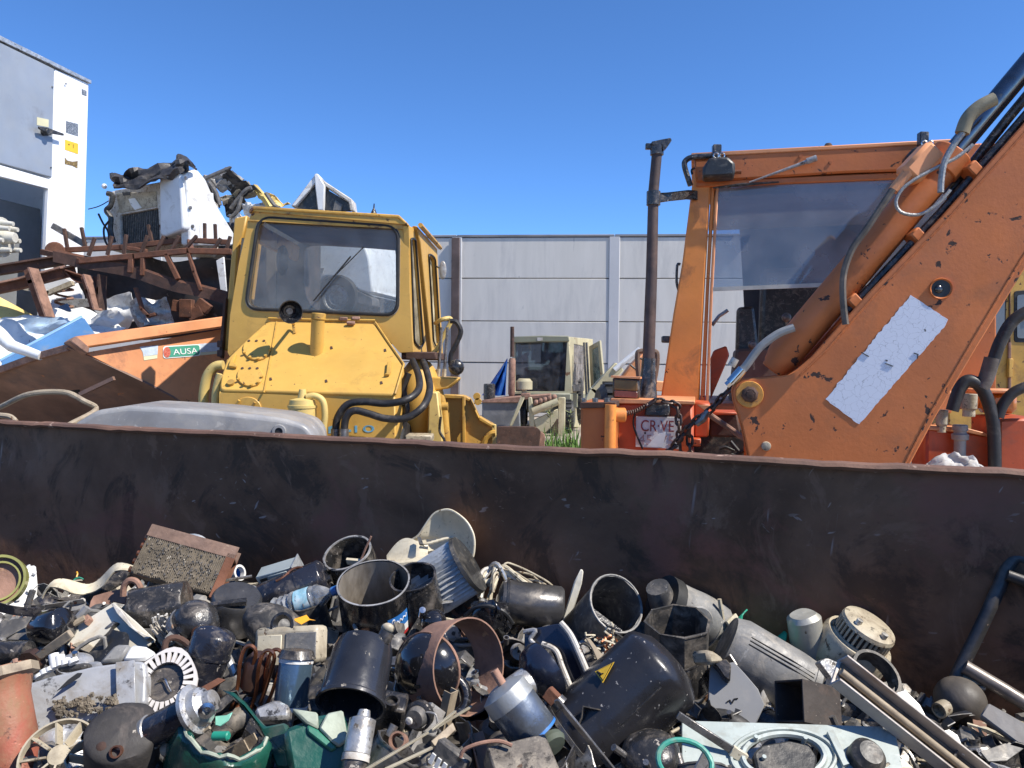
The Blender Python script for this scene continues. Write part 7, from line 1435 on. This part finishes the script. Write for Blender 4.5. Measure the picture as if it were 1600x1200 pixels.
    T,s=item('blue_strip','curved blue-black strip lying on the white ribbed casting','strip',28,952,.09,-8,0); m=MB().sheet(lambda a,b:Vector(((b-.5)*s*14,s*8*math.sin(a*3),(a-.5)*s*72)),12,2,.003); m.build('strip',NAVY,T)
    T,s=item('pipe_hook','rusty curved pipe hook in front of the radiator','hook',208,925,.06,90,0); MB().tube(smooth([(s*14*math.cos(a),s*4,s*20*math.sin(a)) for a in (-.6,.2,1.,1.8,2.6,3.4)],4),s*5,8).build('hook',RSTL,T)
    T,s=item('tin_pan','dull tin pan with dented rim under the radiator','pan',290,922,.04,85,50); MB().lathe([(0,0),(s*48,0),(s*54,s*12),(s*56,s*12),(s*50,-s*2),(0,-s*2)],30).build('pan',GALV,T)
    # green torn shells
    GR=lambda nm,lab,poly,tl,yw,th=.012,mt=GRN,kk=k4:flat(nm,lab,'shell',HP(*[sum(c)/len(poly) for c in zip(*kk(*poly))],tl,yw,.09),kk(*poly),mt,th,.004,'shell')
    T,s=item('green_shell','torn dark green enamelled cover with ragged pale edges','shell',345,1180,.05,70,26)
    m=MB().lathe([(s*86,-s*70),(s*84,s*10),(s*72,s*50),(s*60,s*64)],40,None,math.radians(-10),math.radians(200)); m.v=[Vector((p.x,p.y*.75,p.z)) for p in m.v]
    for i,p in enumerate(m.v):
        if p.z>s*40: m.v[i]=p+Vector((0,0,s*16*noise.noise(p*40)))
    mm=m.build('shell',GRN,T); so_=mm.modifiers.new('solid','SOLIDIFY'); so_.thickness=s*5
    pts=[Vector((s*62*math.cos(a),s*62*.75*math.sin(a),s*64+s*14*noise.noise(Vector((a*3,1,1))))) for a in [math.radians(-10+210*i/24) for i in range(25)]]
    MB().tube(pts,s*3.2,6).build('torn_edge',GRNL,T)
    GR('green_shell','curled green cover fragment with a bright torn edge',((640,440),(760,470),(860,560),(960,690),(1060,800),(1260,760),(1340,960),(1360,1200),(1180,1200),(1080,960),(1000,800),(860,620)),35,-20,.014)
    T=thing('green_shell','dark green cast cover with chalky broken top face','shell',tuple(hp(515,1170,.05))); P=HP(520,1160,40,18,.09)
    m=MB(); pprism(m,P,k5((-230,820),(-60,760),(100,690),(350,650),(440,940),(480,1250),(-160,1250)),.08); m.build('body',GRN,T,.008)
    m=MB(); pprism(m,P,k5((-150,640),(100,680),(110,840),(-10,780)),.02,.01); m.build('broken_face',GRNL,T,.003); m=MB(); pprism(m,P,k5((110,835),(190,690),(340,660),(390,940),(300,1010),(230,960)),.02,.012); m.build('broken_face',GRNL,T,.003)
    m=MB(); pprism(m,P,k5((0,790),(110,845),(290,1010),(230,1050),(0,870)),.02,.008); m.build('edge_lip',mat('green_mid',(.04,.2,.13),.4,0,.3),T,.003)
    T,s=item('green_fitting','pale green plastic pipe fitting on the green cover','fitting',345,1150,.12,5,10); MB().cyl((0,0,-s*14),(0,0,s*14),s*7,n=14).build('fitting',GRNP,T,.002)
    pl=HP(352,1122,40,0,.12); T=flat('green_shard','bright mint torn plastic shard above the green cover','shard',pl,k4((590,700),(700,690),(760,660),(720,740),(640,800),(590,790)),mat('mint',(.2,.5,.38),.4,0,.2),.003)
    pl=HP(340,1075,40,0,.10); T=flat('rust_strip','rusty brown folded strip above the silver motor nose','strip',pl,k4((330,510),(440,430),(620,330),(690,350),(560,430),(500,490),(380,520)),RST,.006)
    pl=HP(440,1105,45,0,.08); T=flat('crushed_tin','crushed grey tin box beside the blue capacitor','tin',pl,k4((960,620),(1180,530),(1310,600),(1300,720),(1000,740)),ALU,.03,.006)
    # knob, ring, rails
    T,s=item('round_knob','round dark grey knob with pale button on a black gear case','knob',650,1122,.07,170,70); MB().lathe([(0,s*8),(s*14,s*7),(s*17,0),(s*17,-s*12)],24).build('knob',DGR,T); MB().lathe([(0,s*11),(s*5,s*10.5),(s*6.5,s*8)],14,Matrix.Translation((s*8,-s*3,0))).build('button',WHTD,T); MB().tube(smooth([(-s*16,s*10,-s*4),(-s*32,s*8,-s*4),(-s*34,-s*14,-s*4),(-s*20,-s*20,-s*4)],4),s*1.6,6).build('wire_clip',GREY,T); MB().lathe([(s*18,-s*6),(s*23,-s*8),(s*22,-s*20)],24).build('bezel',BLK,T)
    T,s=item('ring_tube','short open rusty ring tube standing below the knob','tube',623,1158,.05,100,60); ringband(s*13.5,s*22,s*3).build('tube',RSTL,T)
    T,s=item('gear_case','black oily gear case block between silver motor and knob','gear case',610,1120,.03,80,20); MB().box((0,0,0),(s*46,s*40,s*70)).build('block',BLK,T,.006,segs=2); ringband(s*12,s*10,s*3).build('boss',BLK,T).location=(0,s*10,s*38); MB().box((s*6,s*21,-s*10),(s*26,s*6,s*12)).build('rib',BLK,T,.002)
    for lab,q0,q1,w,dz in (('long beige steel rail crossing the heap below the rusty ring',(590,1200),(1560,620),26,.10),('second beige rail lying beside the long rail',(760,1210),(1190,1010),30,.09),('third short tan rail end under the rusty ring',(1200,830),(1420,660),24,.105)):
        A_=k5(q0)[0]; B_=k5(q1)[0]; a_=hp(*A_,dz); b_=hp(*B_,dz); T=thing('steel_rail',lab,'rail',tuple((a_+b_)/2)); d_=(b_-a_).normalized(); yv=d_.cross(Vector((0,0,1))).normalized(); zv=yv.cross(d_); M=Matrix(((yv.x,zv.x,d_.x),(yv.y,zv.y,d_.y),(yv.z,zv.z,d_.z)))
        sm_=px(a_)*w/6.154; m=uchannel((b_-a_).length*1.05,sm_,sm_*.8,.003); m.v=[M@p+(a_+b_)/2 for p in m.v]; m.build('rail',mat('beige_rail',(.38,.34,.25),.5,.1,.2,8,(.2,.15,.1),.25,9,(.15,.08,.04),.12),T,.0008)
    pl=HP(690,1130,45,20,.085); T=flat('rail_joint','small rusty joint plate between the beige rails','plate',pl,k5((1190,940),(1400,760),(1430,830),(1240,1010)),TAN,.008)
    # ribbed block, boxes at bottom
    T,s=item('ribbed_block','dark block with white ribbed comb edge at the bottom of the heap','block',705,1185,.05,-25,30); MB().box((0,0,0),(s*34,s*20,s*60)).build('block',DGR,T,.003)
    for i in range(5): MB().box((s*14,s*11,-s*24+i*s*12),(s*16,s*4,s*7)).build('comb_tooth',WHT,T)
    T,s=item('grey_crate','grey-brown dusty sheet metal box corner','box',815,1200,.05,80,30,25); MB().box((0,0,0),(s*100,s*70,s*44)).build('box',mat('dusty_steel_box',(.15,.13,.11),.6,.2,.5,14,(.32,.275,.215),.4,20,(.1,.06,.04),.2,40,.4,50,oil=.4),T,.003); MB().box((s*8,s*41,0),(s*4,s*3,s*52)).build('seam',TAN,T)
    T,s=item('bent_rod','bent rusty bracket rod arching at the bottom of the heap','rod',760,1165,.09,0,0); MB().tube(smooth([(-s*40,0,0),(-s*20,-s*2,s*6),(s*8,0,s*4),(s*34,0,-s*6),(s*40,0,-s*18)],4),s*3.2,7).build('rod',RSTL,T); T.matrix_world=Matrix.Translation(T.matrix_world.translation)@Matrix(((RT.x,-FW.x,UP.x),(RT.y,-FW.y,UP.y),(RT.z,-FW.z,UP.z))).to_4x4()
    T,s=item('black_coil','black ring coil in the shadow below the grey motor','coil',700,1088,.03,60,50); m=MB(); m.tube([(s*30*math.cos(a*.2618),s*30*math.sin(a*.2618),0) for a in range(24)],s*9,10,closed=True); m.build('ring',BLKG,T)
    # ---------------------------------------------------------- right side
    pl=HP(1145,985,25,20,.06,gap=.08); T=flat('beige_bracket','beige plastic bracket with a dark slot at the skip wall','bracket',pl,k7((215,250),(310,170),(390,300),(330,400),(270,330)),CREAM,.01,.002); m=MB(); pprism(m,pl,k7((288,285),(310,270),(355,345),(335,360)),.004,.003); m.build('slot',INK,T); m=MB(); pprism(m,pl,k7((140,480),(250,365),(290,420),(180,530)),.01,.004); m.build('foot',CREAM,T,.002)
    T=thing('thin_post','thin pale post sticking up at the skip wall','rod',tuple(hp(1128,960,.05))); P=HP(1128,965,0,0,.05,gap=.07); MB().tube([P(1124,936),P(1130,972)],[.0055,.006],8).build('rod',BEIG,T)
    T,s=item('green_bucket','torn green plastic bucket piece behind the ribbed grey shroud','bucket',1178,1000,.05,60,35,vd=1010); m=MB().lathe([(s*38,-s*36),(s*40,s*30)],30,None,math.radians(-30),math.radians(210)); 
    for i,p in enumerate(m.v):
        if p.z>0: m.v[i]=p+Vector((0,0,s*9*noise.noise(p*70)))
    o=m.build('shell',GRNP,T); o.modifiers.new('solid','SOLIDIFY').thickness=s*2.5
    T,s=item('ribbed_shroud','grey plastic ribbed shroud with three dark grooves','shroud',1205,1048,.05,-28,10)
    m=MB(); m.lathe([(s*46,-s*80),(s*52,-s*60),(s*50,s*30),(s*46,s*64),(s*42,s*66)],30); m.v=[Vector((p.x,p.y*.8,p.z)) for p in m.v]; m.build('shroud',GPL,T)
    MB().lathe([(0,-s*78),(s*46,-s*80)],28).build('end',DGR,T)
    for i in range(3): a=math.radians(118+i*7); m=MB(); m.tube([(s*51.5*math.cos(a),s*51.5*.8*math.sin(a),-s*56),(s*51*math.cos(a),s*51*.8*math.sin(a),s*10),(s*47*math.cos(a),s*47*.8*math.sin(a),s*50)],s*1.1,5); m.build('groove',INK,T)
    m=ringband(s*49,s*5,s*5,30); m.v=[Vector((p.x,p.y*.8,p.z)) for p in m.v]; m.build('lip_ring',GPL,T).location=(0,0,s*56)
    pl=HP(1165,1075,35,-10,.08); T=flat('grey_guard','large flat grey plastic guard with angled corner and ink marks','guard',pl,k7((60,650),(240,650),(290,640),(400,760),(520,900),(585,1055),(500,1240),(100,1240),(40,1000)),mat('flat_grey_plastic',(.24,.24,.24),.45,0,.12,4,(.32,.30,.27),.15,6,bump=.06),.008,.002); m=MB(); m.tube([pl(*p,.002) for p in k7((220,1030),(250,1010),(270,1040),(290,1000),(325,995))],.0016,4); m.build('ink_mark',INK,T)
    m=MB(); pprism(m,pl,k7((80,690),(200,640),(250,700),(240,860),(180,820),(120,730)),.03,.03); m.build('black_clip',BLK,T,.003)
    pl=HP(1140,1060,20,40,.09); T=flat('beige_housing','beige pitted motor housing wedged beside the grey guard','housing',pl,k7((30,520),(110,540),(200,600),(190,660),(60,670)),BEIG,.05,.008)
    T,s=item('tin_can','dented pale tin with blue-grey stains at the skip wall','tin',1262,998,.05,102,8,vd=1020); m=MB(); m.lathe([(0,s*42),(s*20,s*42),(s*27,s*36),(s*27,-s*36),(0,-s*38)],24); m.v=[Vector((p.x,p.y*.9,p.z)) for p in m.v]; m.warp(s*4,22,8).build('tin',mat('stained_tin',(.44,.43,.38),.4,.3,.25,8,(.13,.16,.22),.3,7,(.2,.15,.1),.1),T)
    T,s=item('slotted_motor','beige motor housing with round slotted cooling cap','motor',1335,1010,.06,68,22,vd=1030)
    MB().lathe([(0,-s*46),(s*50,-s*42),(s*54,-s*30),(s*54,s*8),(s*50,s*16),(0,s*18)],34).build('housing',BEIG,T)
    MB().lathe([(0,s*50),(s*30,s*50),(s*40,s*46),(s*42,s*40),(s*41,s*40),(s*0,s*44)],34).build('cap_top',BEIG,T); MB().lathe([(s*38,s*14),(s*38,s*42)],30).build('cap_core',INK,T); MB().lathe([(s*41,s*14),(s*44,s*16),(s*44,s*19),(s*40,s*19)],34).build('cap_foot',BEIG,T)
    for i in range(34): a=i*2*math.pi/34; MB().box((s*40*math.cos(a),s*40*math.sin(a),s*30),(s*3,s*3.4,s*24),Matrix.Rotation(a,3,'Z')).build('slat',BEIG,T)
    for a in (1.2,2.6): MB().cyl((s*30*math.cos(a),s*30*math.sin(a),s*48),(s*30*math.cos(a),s*30*math.sin(a),s*56),s*5,n=8).build('cap_screw',ALU,T)
    T,s=item('mount_flange','black two-eared motor mount flange with round ring','flange',1368,1062,.08,70,40)
    pl_=[(-62,-6),(-54,-14),(-40,-10),(-20,14),(20,14),(40,-10),(54,-14),(62,-6),(56,6),(40,12),(22,26),(-22,26),(-40,12),(-56,6)]
    m=MB(); m.prism([(x*s,y*s,0) for x,y in pl_],(0,0,-s*4)); m.build('ears',BLKD,T,.001); ringband(s*40,s*26,s*5,34).build('ring',BLKD,T).location=(0,-s*8,-s*6)
    for x in (-52,52): MB().cyl((x*s,-s*4,s*.2),(x*s,-s*4,s*.8),s*6.5,n=16).build('eye',WHTD,T)
    T,s=item('channel_rail','long rusty U-channel rail with a bar inside, slanting down the heap','rail',1432,1142,.10,-38,8,-42); uchannel(s*290,s*52,s*26,s*4).build('channel',mat('pale_grey_channel',(.48,.44,.40),.55,.2,.25,8,(.22,.15,.11),.3,9,(.14,.07,.04),.2,16,.2),T,.001); MB().cyl((0,0,-s*140),(0,0,s*140),s*6,n=10).build('inner_bar',TAN,T); MB().box((0,-s*8,0),(s*42,s*3,s*280)).build('rusty_bed',CRUD,T)
    T,s=item('square_pipe','dark rusty square duct pipe end under the grey shroud','pipe',1262,1102,.06,160,20,30); boxtube(s*78,s*62,s*60,s*3).build('pipe',mat('speckled_rust_black',(.06,.05,.045),.6,.1,.4,10,(.13,.09,.07),.25,9,(.35,.3,.25),.12,60,.2),T,.001)
    pl=HP(1315,1070,30,20,.09); T=flat('cast_bracket','light grey cast metal bracket with a curled rim beside the square pipe','bracket',pl,rpoly(k7((1110,640),(1180,600),(1370,680),(1400,780),(1400,850),(1300,920),(1270,1050),(1210,900),(1230,800)),4),ALU,.02,.005)
    # white-green panel with circle
    T=thing('fan_cowl','pale green-white plastic panel with a round fan opening','panel',tuple(hp(1215,1165,.06))); P=HP(1215,1165,58,4,.07)
    out=h7((-110,850),(420,865),(880,880),(960,920),(1000,1120),(-110,1120)); wm_=mat('pale_green_white',(.40,.45,.42),.4,0,.15,8,(.24,.24,.20),.30,16,(.14,.13,.11),.12,50,.1,scr=.3)
    circ=[(c[0]+170/3.2*math.cos(t)*1.2,c[1]+112/3.2*math.sin(t)*1.0) for c in [h7((395,1035))[0]] for t in [i*2*math.pi/40 for i in range(40)]]
    m=MB(); pframe(m,P,out,circ,.012); m.build('panel',wm_,T,.002); m=MB(); m.tube(pm(P,circ,.004),.006,6,closed=True); m.build('raised_ring',wm_,T)
    m=MB(); m.tube(pm(P,[h7((395+(x-h7((395,1035))[0][0])*3.2*1.28,1035+(y-h7((395,1035))[0][1])*3.2*1.25))[0] for x,y in circ],.002),.004,6,closed=True); m.build('outer_ring',wm_,T)
    m=MB(); pprism(m,P,rpoly(h7((240,1030),(280,990),(420,965),(520,990),(560,1050),(550,1120),(260,1120)),5),.02,.012); m.build('fan_hub',BPL,T,.004)
    for x,y in ((250,960),(495,965),(290,1060)): m=MB(); q=P(*h7((x,y))[0],0); m.cyl(q,q+P.n*.02,.004,n=8); m.build('peg',wm_,T)
    m=MB(); pprism(m,P,h7((610,920),(640,910),(720,1080),(690,1090)),.01,.01); m.build('spoke',wm_,T)
    T,s=item('black_boss_cap','mossy black round knob below the channel rail','knob',1355,1182,.07,80,40); MB().lathe([(0,s*17),(s*18,s*16),(s*27,s*6),(s*27,-s*20)],26).build('knob',BLKD,T)
    T,s=item('arm_lever','dark flat lever with pale tip lying across the fan panel edge','lever',1110,1150,.09,-32,4); MB().box((0,0,0),(s*12,s*6,s*120)).build('lever',GUN,T,.001); MB().box((0,s*2,s*50),(s*16,s*8,s*26)).build('tip',CREAM,T,.001)
    T,s=item('teal_ring','bright teal plastic ring at the bottom of the heap','ring',1070,1190,.09,85,40); m=MB(); m.tube([(s*42*math.cos(a*.2618),s*34*math.sin(a*.2618),0) for a in range(24)],s*4.5,8,closed=True); m.build('ring',mat('teal',(.05,.32,.24),.4,0,.2,10,(.2,.26,.2),.25,18),T)
    p0=hp(1540,1110,.02); T=thing('tube_frame','bent black steel tube handle frame leaning on the right of the heap','tube frame',tuple(p0)); P=Plane(p0,(-.2,-.95,.25)); fm=mat('worn_black_tube',(.05,.048,.048),.4,.3,.4,8,(.14,.12,.10),.25,8,(.3,.22,.17),.2,22,.15)
    rr_=px(p0)*10.5
    MB().tube(smooth([P(u,v,.0) for u,v in ((1640,905),(1610,880),(1588,872),(1575,885),(1560,920),(1530,985),(1508,1030),(1494,1060),(1492,1085),(1505,1105),(1535,1108))],6),rr_,10).build('side_tube',fm,T)
    MB().tube([P(1502,1040,.02),P(1560,1075,.03),P(1640,1125,.04)],rr_*1.05,10).build('cross_tube',mat('worn_pale_tube',(.22,.19,.17),.4,.4,.35,10,(.3,.26,.22),.25,9,(.12,.06,.04),.15),T); MB().tube([P(1568,898,.02),P(1640,925,.03)],rr_*.9,10).build('cross_tube',fm,T)
    pl=HP(1570,1125,45,-20,.07); T=flat('angle_plate','dull grey steel channel plate under the tube frame','plate',pl,k8((1180,690),(1260,570),(1600,760),(1700,830),(1700,1000),(1540,960)),mat('dull_grey_channel',(.22,.21,.20),.55,.2,.25,8,(.15,.12,.1),.2),.02,.003)
    T,s=item('gas_regulator','dusty dark rounded tank with open pipe stub in the right corner','tank',1500,1095,.04,80,20); m=MB(); m.ball((0,0,0),s*38,24,14,(1,1,.95)); m.build('tank',mat('dusty_brown_tank',(.075,.065,.055),.55,0,.3,8,(.18,.15,.12),.25,8),T); openstub((-s*30,s*18,-s*2),(-.8,.5,-.1),s*12,s*18).build('pipe_stub',BEIG,T)
    T,s=item('light_block','pale grey plug block behind the tube frame','block',1516,1072,.07,80,20); MB().box((0,0,0),(s*34,s*24,s*34)).build('block',BEIG,T,.004); 
    for i in range(3): MB().box((0,s*13,-s*10+i*s*10),(s*26,s*4,s*3)).build('rib',WHTD,T)
    for lab,poly,mt,tl,dz in (('white enamel strip with burnt cream end by the mount flange',((360,480),(460,450),(600,590),(690,760),(640,790),(500,650)),WHT,50,.06),('pale grey shard of sheet metal below the channel rail',((720,860),(880,830),(960,880),(1060,1090),(940,1000)),GALV,50,.05),('white torn shard lying in the corner shadow',((860,860),(960,890),(1060,1080),(1010,1060)),WHT,55,.07),('dark curled shard at the bottom right corner',((1180,1040),(1420,960),(1600,1010),(1440,1130),(1260,1140)),GRYD,55,.03),('cream shard under the pale channel rail end',((310,1070),(420,1090),(540,1200),(340,1200)),CREAM,50,.05)):
        pl=HP(*[sum(c)/len(poly) for c in zip(*k8(*poly))],tl,5,dz); flat('metal_shard',lab,'shard',pl,k8(*poly),mt,.005)
    T,s=item('black_elbow','black rubber elbow hose in the dark between shroud and tank','hose',1140,1120,.03,20,20); MB().tube(smooth([(0,0,-s*40),(s*4,0,-s*10),(s*24,s*4,s*14),(s*50,0,s*16)],5),s*17,14).build('hose',RUB,T)
heroes()
# ------------------------------------------------------------------ filler scrap between the larger pieces
def filler():
    rnd=random.Random(21); K={}
    NM={BLK.name:'scuffed black',BLKD.name:'dusty black',GUN.name:'dark steel',DGR.name:'dark grey',NAVY.name:'navy',BLKG.name:'glossy black',GREY.name:'grey metal',GRYD.name:'dull charcoal',WHTD.name:'dirty white',BEIG.name:'beige',RST.name:'rusty',TAN.name:'tan',RSTL.name:'pale rusty',COP.name:'copper',ALU.name:'silver',GPL.name:'mid grey plastic',BPL.name:'black plastic',CREAM.name:'cream',RUB.name:'black rubber'}
    def proto(kind,build,label,cat,mats):
        lst=[]
        for mt in mats:
            r=D.objects.new(kind,None); COL.objects.link(r); lb=NM[mt.name]+' '+label; r['label']=lb; r['category']=cat; r['group']=lb; build(r,mt); lst.append(r)
        K[kind]=lst
    def f_pot(r,mt): openpot(.045,.10,.003,22).build('shell',mt,r); openstub((.03,.02,.10),(.2,.1,1),.008,.02).build('stub',GUN,r)
    def f_comp(r,mt): domed(.05,.13,.6,22).build('shell',mt,r); ringband(.0515,.008,.004,22).build('seam',mt,r); MB().cyl((.02,.03,.04),(.03,.05,.075),.006,n=8).build('stub',GUN,r); MB().cyl((-.02,.03,.04),(-.03,.045,.07),.005,n=8).build('stub',GUN,r)
    def f_mot(r,mt): motor(r,.034,.085,mt,ALU)
    def f_sheet(r,mt): crumple(.19,.13,.05,rnd.random()*20,14,10,.002,.5).build('sheet',mt,r,angle=30)
    def f_chan(r,mt): uchannel(.24,.032,.022,.003).build('channel',mt,r)
    def f_ang(r,mt): angle(.17,.03,.03,.003).build('angle',mt,r); MB().cyl((.016,.0035,.05),(.016,.006,.05),.006,n=8).build('bolt',RST,r)
    def f_tube(r,mt): MB().tube(smooth([(0,0,-.12),(.01,0,-.04),(.02,.02,.03),(.07,.03,.08)],5),.009,8).build('tube',mt,r)
    def f_ring(r,mt): ringband(.05,.03,.005,26).build('ring',mt,r)
    def f_plate(r,mt):
        P=[(-.07,-.05),(.02,-.06),(.08,-.02),(.06,.05),(-.02,.045),(-.06,.03)]; MB().prism([(x,y,0) for x,y in P],(0,0,.003)).build('plate',mt,r); MB().cyl((.02,0,.003),(.02,0,.0045),.008,n=12).build('hole',INK,r)
    def f_house(r,mt): MB().lathe([(0,-.04),(.04,-.04),(.05,-.03),(.046,.0),(.05,.012),(.036,.03),(.02,.035)],12).warp(.012,22,3).build('block',mt,r,angle=30); openstub((0,0,.035),(0,0,1),.02,.02).build('neck',mt,r); MB().box((0,.04,-.02),(.03,.03,.012)).build('lug',mt,r,.002); MB().box((.04,-.02,-.02),(.03,.022,.012)).build('lug',mt,r,.002); MB().tube([(.02,.045,-.03),(.02,.045,.02)],.004,6).build('bolt',GUN,r)
    def f_cable(r,mt):
        q=[(rnd.uniform(-.09,.09),rnd.uniform(-.09,.09),rnd.uniform(-.02,.04)) for _ in range(6)]; MB().tube(smooth(q,5),.0042,6).build('cable',mt,r)
    def f_elbow(r,mt): MB().tube(smooth([(0,0,-.06),(0,0,-.01),(.025,0,.03),(.07,0,.035)],5),.022,14).build('elbow',mt,r)
    def f_gear(r,mt):
        m=MB().lathe([(.012,.012),(.04,.012),(.04,-.012),(.012,-.012),(.012,.012)],24)
        for i in range(16): a=i*math.pi/8; m.box((.043*math.cos(a),.043*math.sin(a),0),(.012,.009,.024),Matrix.Rotation(a,3,'Z'))
        m.build('gear',mt,r)
    def f_dome(r,mt): MB().lathe([(.055,0),(.052,.018),(.035,.036),(0,.044)],24).build('dome',mt,r)
    def f_brk(r,mt):
        q=[(-.06,0),(-.02,.0),(.0,.035),(.04,.04),(.055,.015)]; w_=.022
        m=MB(); m.sheet(lambda a,b:Vector((q[min(4,int(round(a*4)))][0],(b-.5)*2*w_*(1-.25*a),q[min(4,int(round(a*4)))][1])),4,2,.004); m.build('strap',mt,r,.0008)
        for x,z in ((-.042,.0),(.022,.0385)): MB().lathe([(.0,.0012),(.006,.0012),(.0065,-.005)],10,Matrix.Translation((x,0,z))).build('hole',INK,r)
    def f_shard(r,mt):
        sd=rnd.random()*30; m=MB().sheet(lambda a,b:Vector((.085*math.cos(.3+2.1*a),.07*math.sin(.3+2.1*a)-.03,(b-.5)*.13*(1+.5*noise.noise(Vector((a*3.3,b*2+sd,sd)))))),16,6,.003); m.warp(.012,20,sd); m.build('shard',mt,r,angle=50)
    proto('bent_bracket',f_brk,'small bent strap bracket with bolt holes in the scrap heap','bracket',[GUN,RSTL,GREY,BLK,TAN]); proto('curved_shard',f_shard,'small curved broken shell shard wedged in the scrap heap','shard',[BLK,DGR,GPL,BPL,GRYD,ALU])
    proto('small_pot',f_pot,'small open pot lying among the scrap pieces','pot',[BLK,BLKD,GUN,DGR,GREY]); proto('small_compressor',f_comp,'small round-ended compressor lying among the scrap pieces','compressor',[BLK,NAVY,BLKD,DGR])
    proto('small_motor',f_mot,'small electric motor with silver end caps among the scrap','motor',[BLK,GUN,GREY,ALU]); proto('crumpled_sheet',f_sheet,'small crumpled sheet metal piece wedged in the scrap heap','sheet metal',[GRYD,GREY,BLKD,BLK,DGR,ALU])
    proto('channel_offcut',f_chan,'short steel channel offcut lying in the scrap heap','channel',[TAN,GUN,GREY,WHTD]); proto('angle_offcut',f_ang,'short steel angle offcut with a bolt in the scrap heap','angle bar',[RSTL,GUN,GREY]); proto('bent_pipe',f_tube,'short bent pipe end poking out between scrap pieces','pipe',[GUN,BLK,ALU,GREY])
    proto('steel_ring',f_ring,'small ring lying in the scrap heap','ring',[GUN,RSTL,BLK]); proto('plate_offcut',f_plate,'small cut plate with a hole in the scrap heap','plate',[GRYD,GREY,BLK,BEIG,DGR,ALU]); proto('cast_housing',f_house,'small cast housing block with a round neck in the heap','housing',[ALU,BLKD,GPL,DGR,GUN])
    proto('cable_scrap',f_cable,'short loose length of cable tangled in the heap','cable',[BPL,GPL,BEIG,CREAM]); proto('rubber_elbow',f_elbow,'small elbow lying between scrap pieces','elbow',[RUB,DGR]); proto('toothed_gear',f_gear,'small toothed gear wheel lying in the scrap heap','gear',[GUN,RSTL,ALU]); proto('steel_dome',f_dome,'small dome cap lying in the scrap heap','cap',[BLKG,BLK,GUN])
    W_=[('bent_bracket',46),('curved_shard',60),('small_pot',20),('small_compressor',22),('small_motor',24),('crumpled_sheet',46),('channel_offcut',18),('angle_offcut',22),('bent_pipe',30),('steel_ring',16),('plate_offcut',50),('cast_housing',36),('cable_scrap',40),('rubber_elbow',22),('toothed_gear',12),('steel_dome',18)]
    used=set(); bag=[k for k,n in W_ for _ in range(n)]; rnd.shuffle(bag)
    spots=[]; tries=0
    while len(spots)<len(bag) and tries<20000:
        tries+=1; u=rnd.uniform(-90,1700); v=rnd.uniform(885,1290)
        p=hp(u,v,-.01)
        if wallgap(p)<.07: continue
        if all((p-q).length>.058 for q in spots): spots.append(p)
    for k,p in zip(bag,spots):
        src=rnd.choice(K[k]); 
        if src.name in used:
            o=src.copy(); COL.objects.link(o)
            for ch in src.children:
                c=ch.copy(); COL.objects.link(c); c.parent=o
        else: o=src; used.add(src.name)
        R=Matrix.Rotation(rnd.uniform(0,6.28),4,'Z')@Matrix.Rotation(rnd.uniform(.2,1.5),4,'X')@Matrix.Rotation(rnd.uniform(0,6.28),4,'Z')
        if k in ('plate_offcut','crumpled_sheet','steel_dome'): R=Matrix.Rotation(rnd.uniform(0,6.28),4,'Z')@Matrix.Rotation(rnd.uniform(0,.8),4,'X')
        z=zheap(p.x,p.y)-.045+rnd.uniform(-.02,.035); s_=rnd.uniform(.75,1.2)
        o.matrix_world=Matrix.Translation((p.x,p.y,z))@R@Matrix.Scale(s_,4)
    small=['plate_offcut','angle_offcut','bent_bracket','curved_shard','crumpled_sheet','cable_scrap','steel_ring','bent_pipe','cast_housing']
    spots2=[]; tries=0
    while len(spots2)<230 and tries<9000:
        tries+=1; p=hp(rnd.uniform(-60,1660),rnd.uniform(890,1215),-.01)
        if wallgap(p)>.05 and all((p-q).length>.05 for q in spots2): spots2.append(p)
    for p in spots2:
        k=rnd.choice(small); src=rnd.choice([r for r in K[k]])
        if src.name in used:
            o=src.copy(); COL.objects.link(o)
            for ch in src.children:
                c=ch.copy(); COL.objects.link(c); c.parent=o
        else: o=src; used.add(src.name)
        R=Matrix.Rotation(rnd.uniform(0,6.28),4,'Z')@Matrix.Rotation(rnd.uniform(.1,1.3),4,'X')@Matrix.Rotation(rnd.uniform(0,6.28),4,'Z')
        o.matrix_world=Matrix.Translation((p.x,p.y,zheap(p.x,p.y)-.03+rnd.uniform(-.01,.03)))@R@Matrix.Scale(rnd.uniform(.38,.68),4)
    for k in K:
        for r in K[k]:
            if r.name not in used:
                for ch in list(r.children): D.objects.remove(ch)
                D.objects.remove(r)
filler()
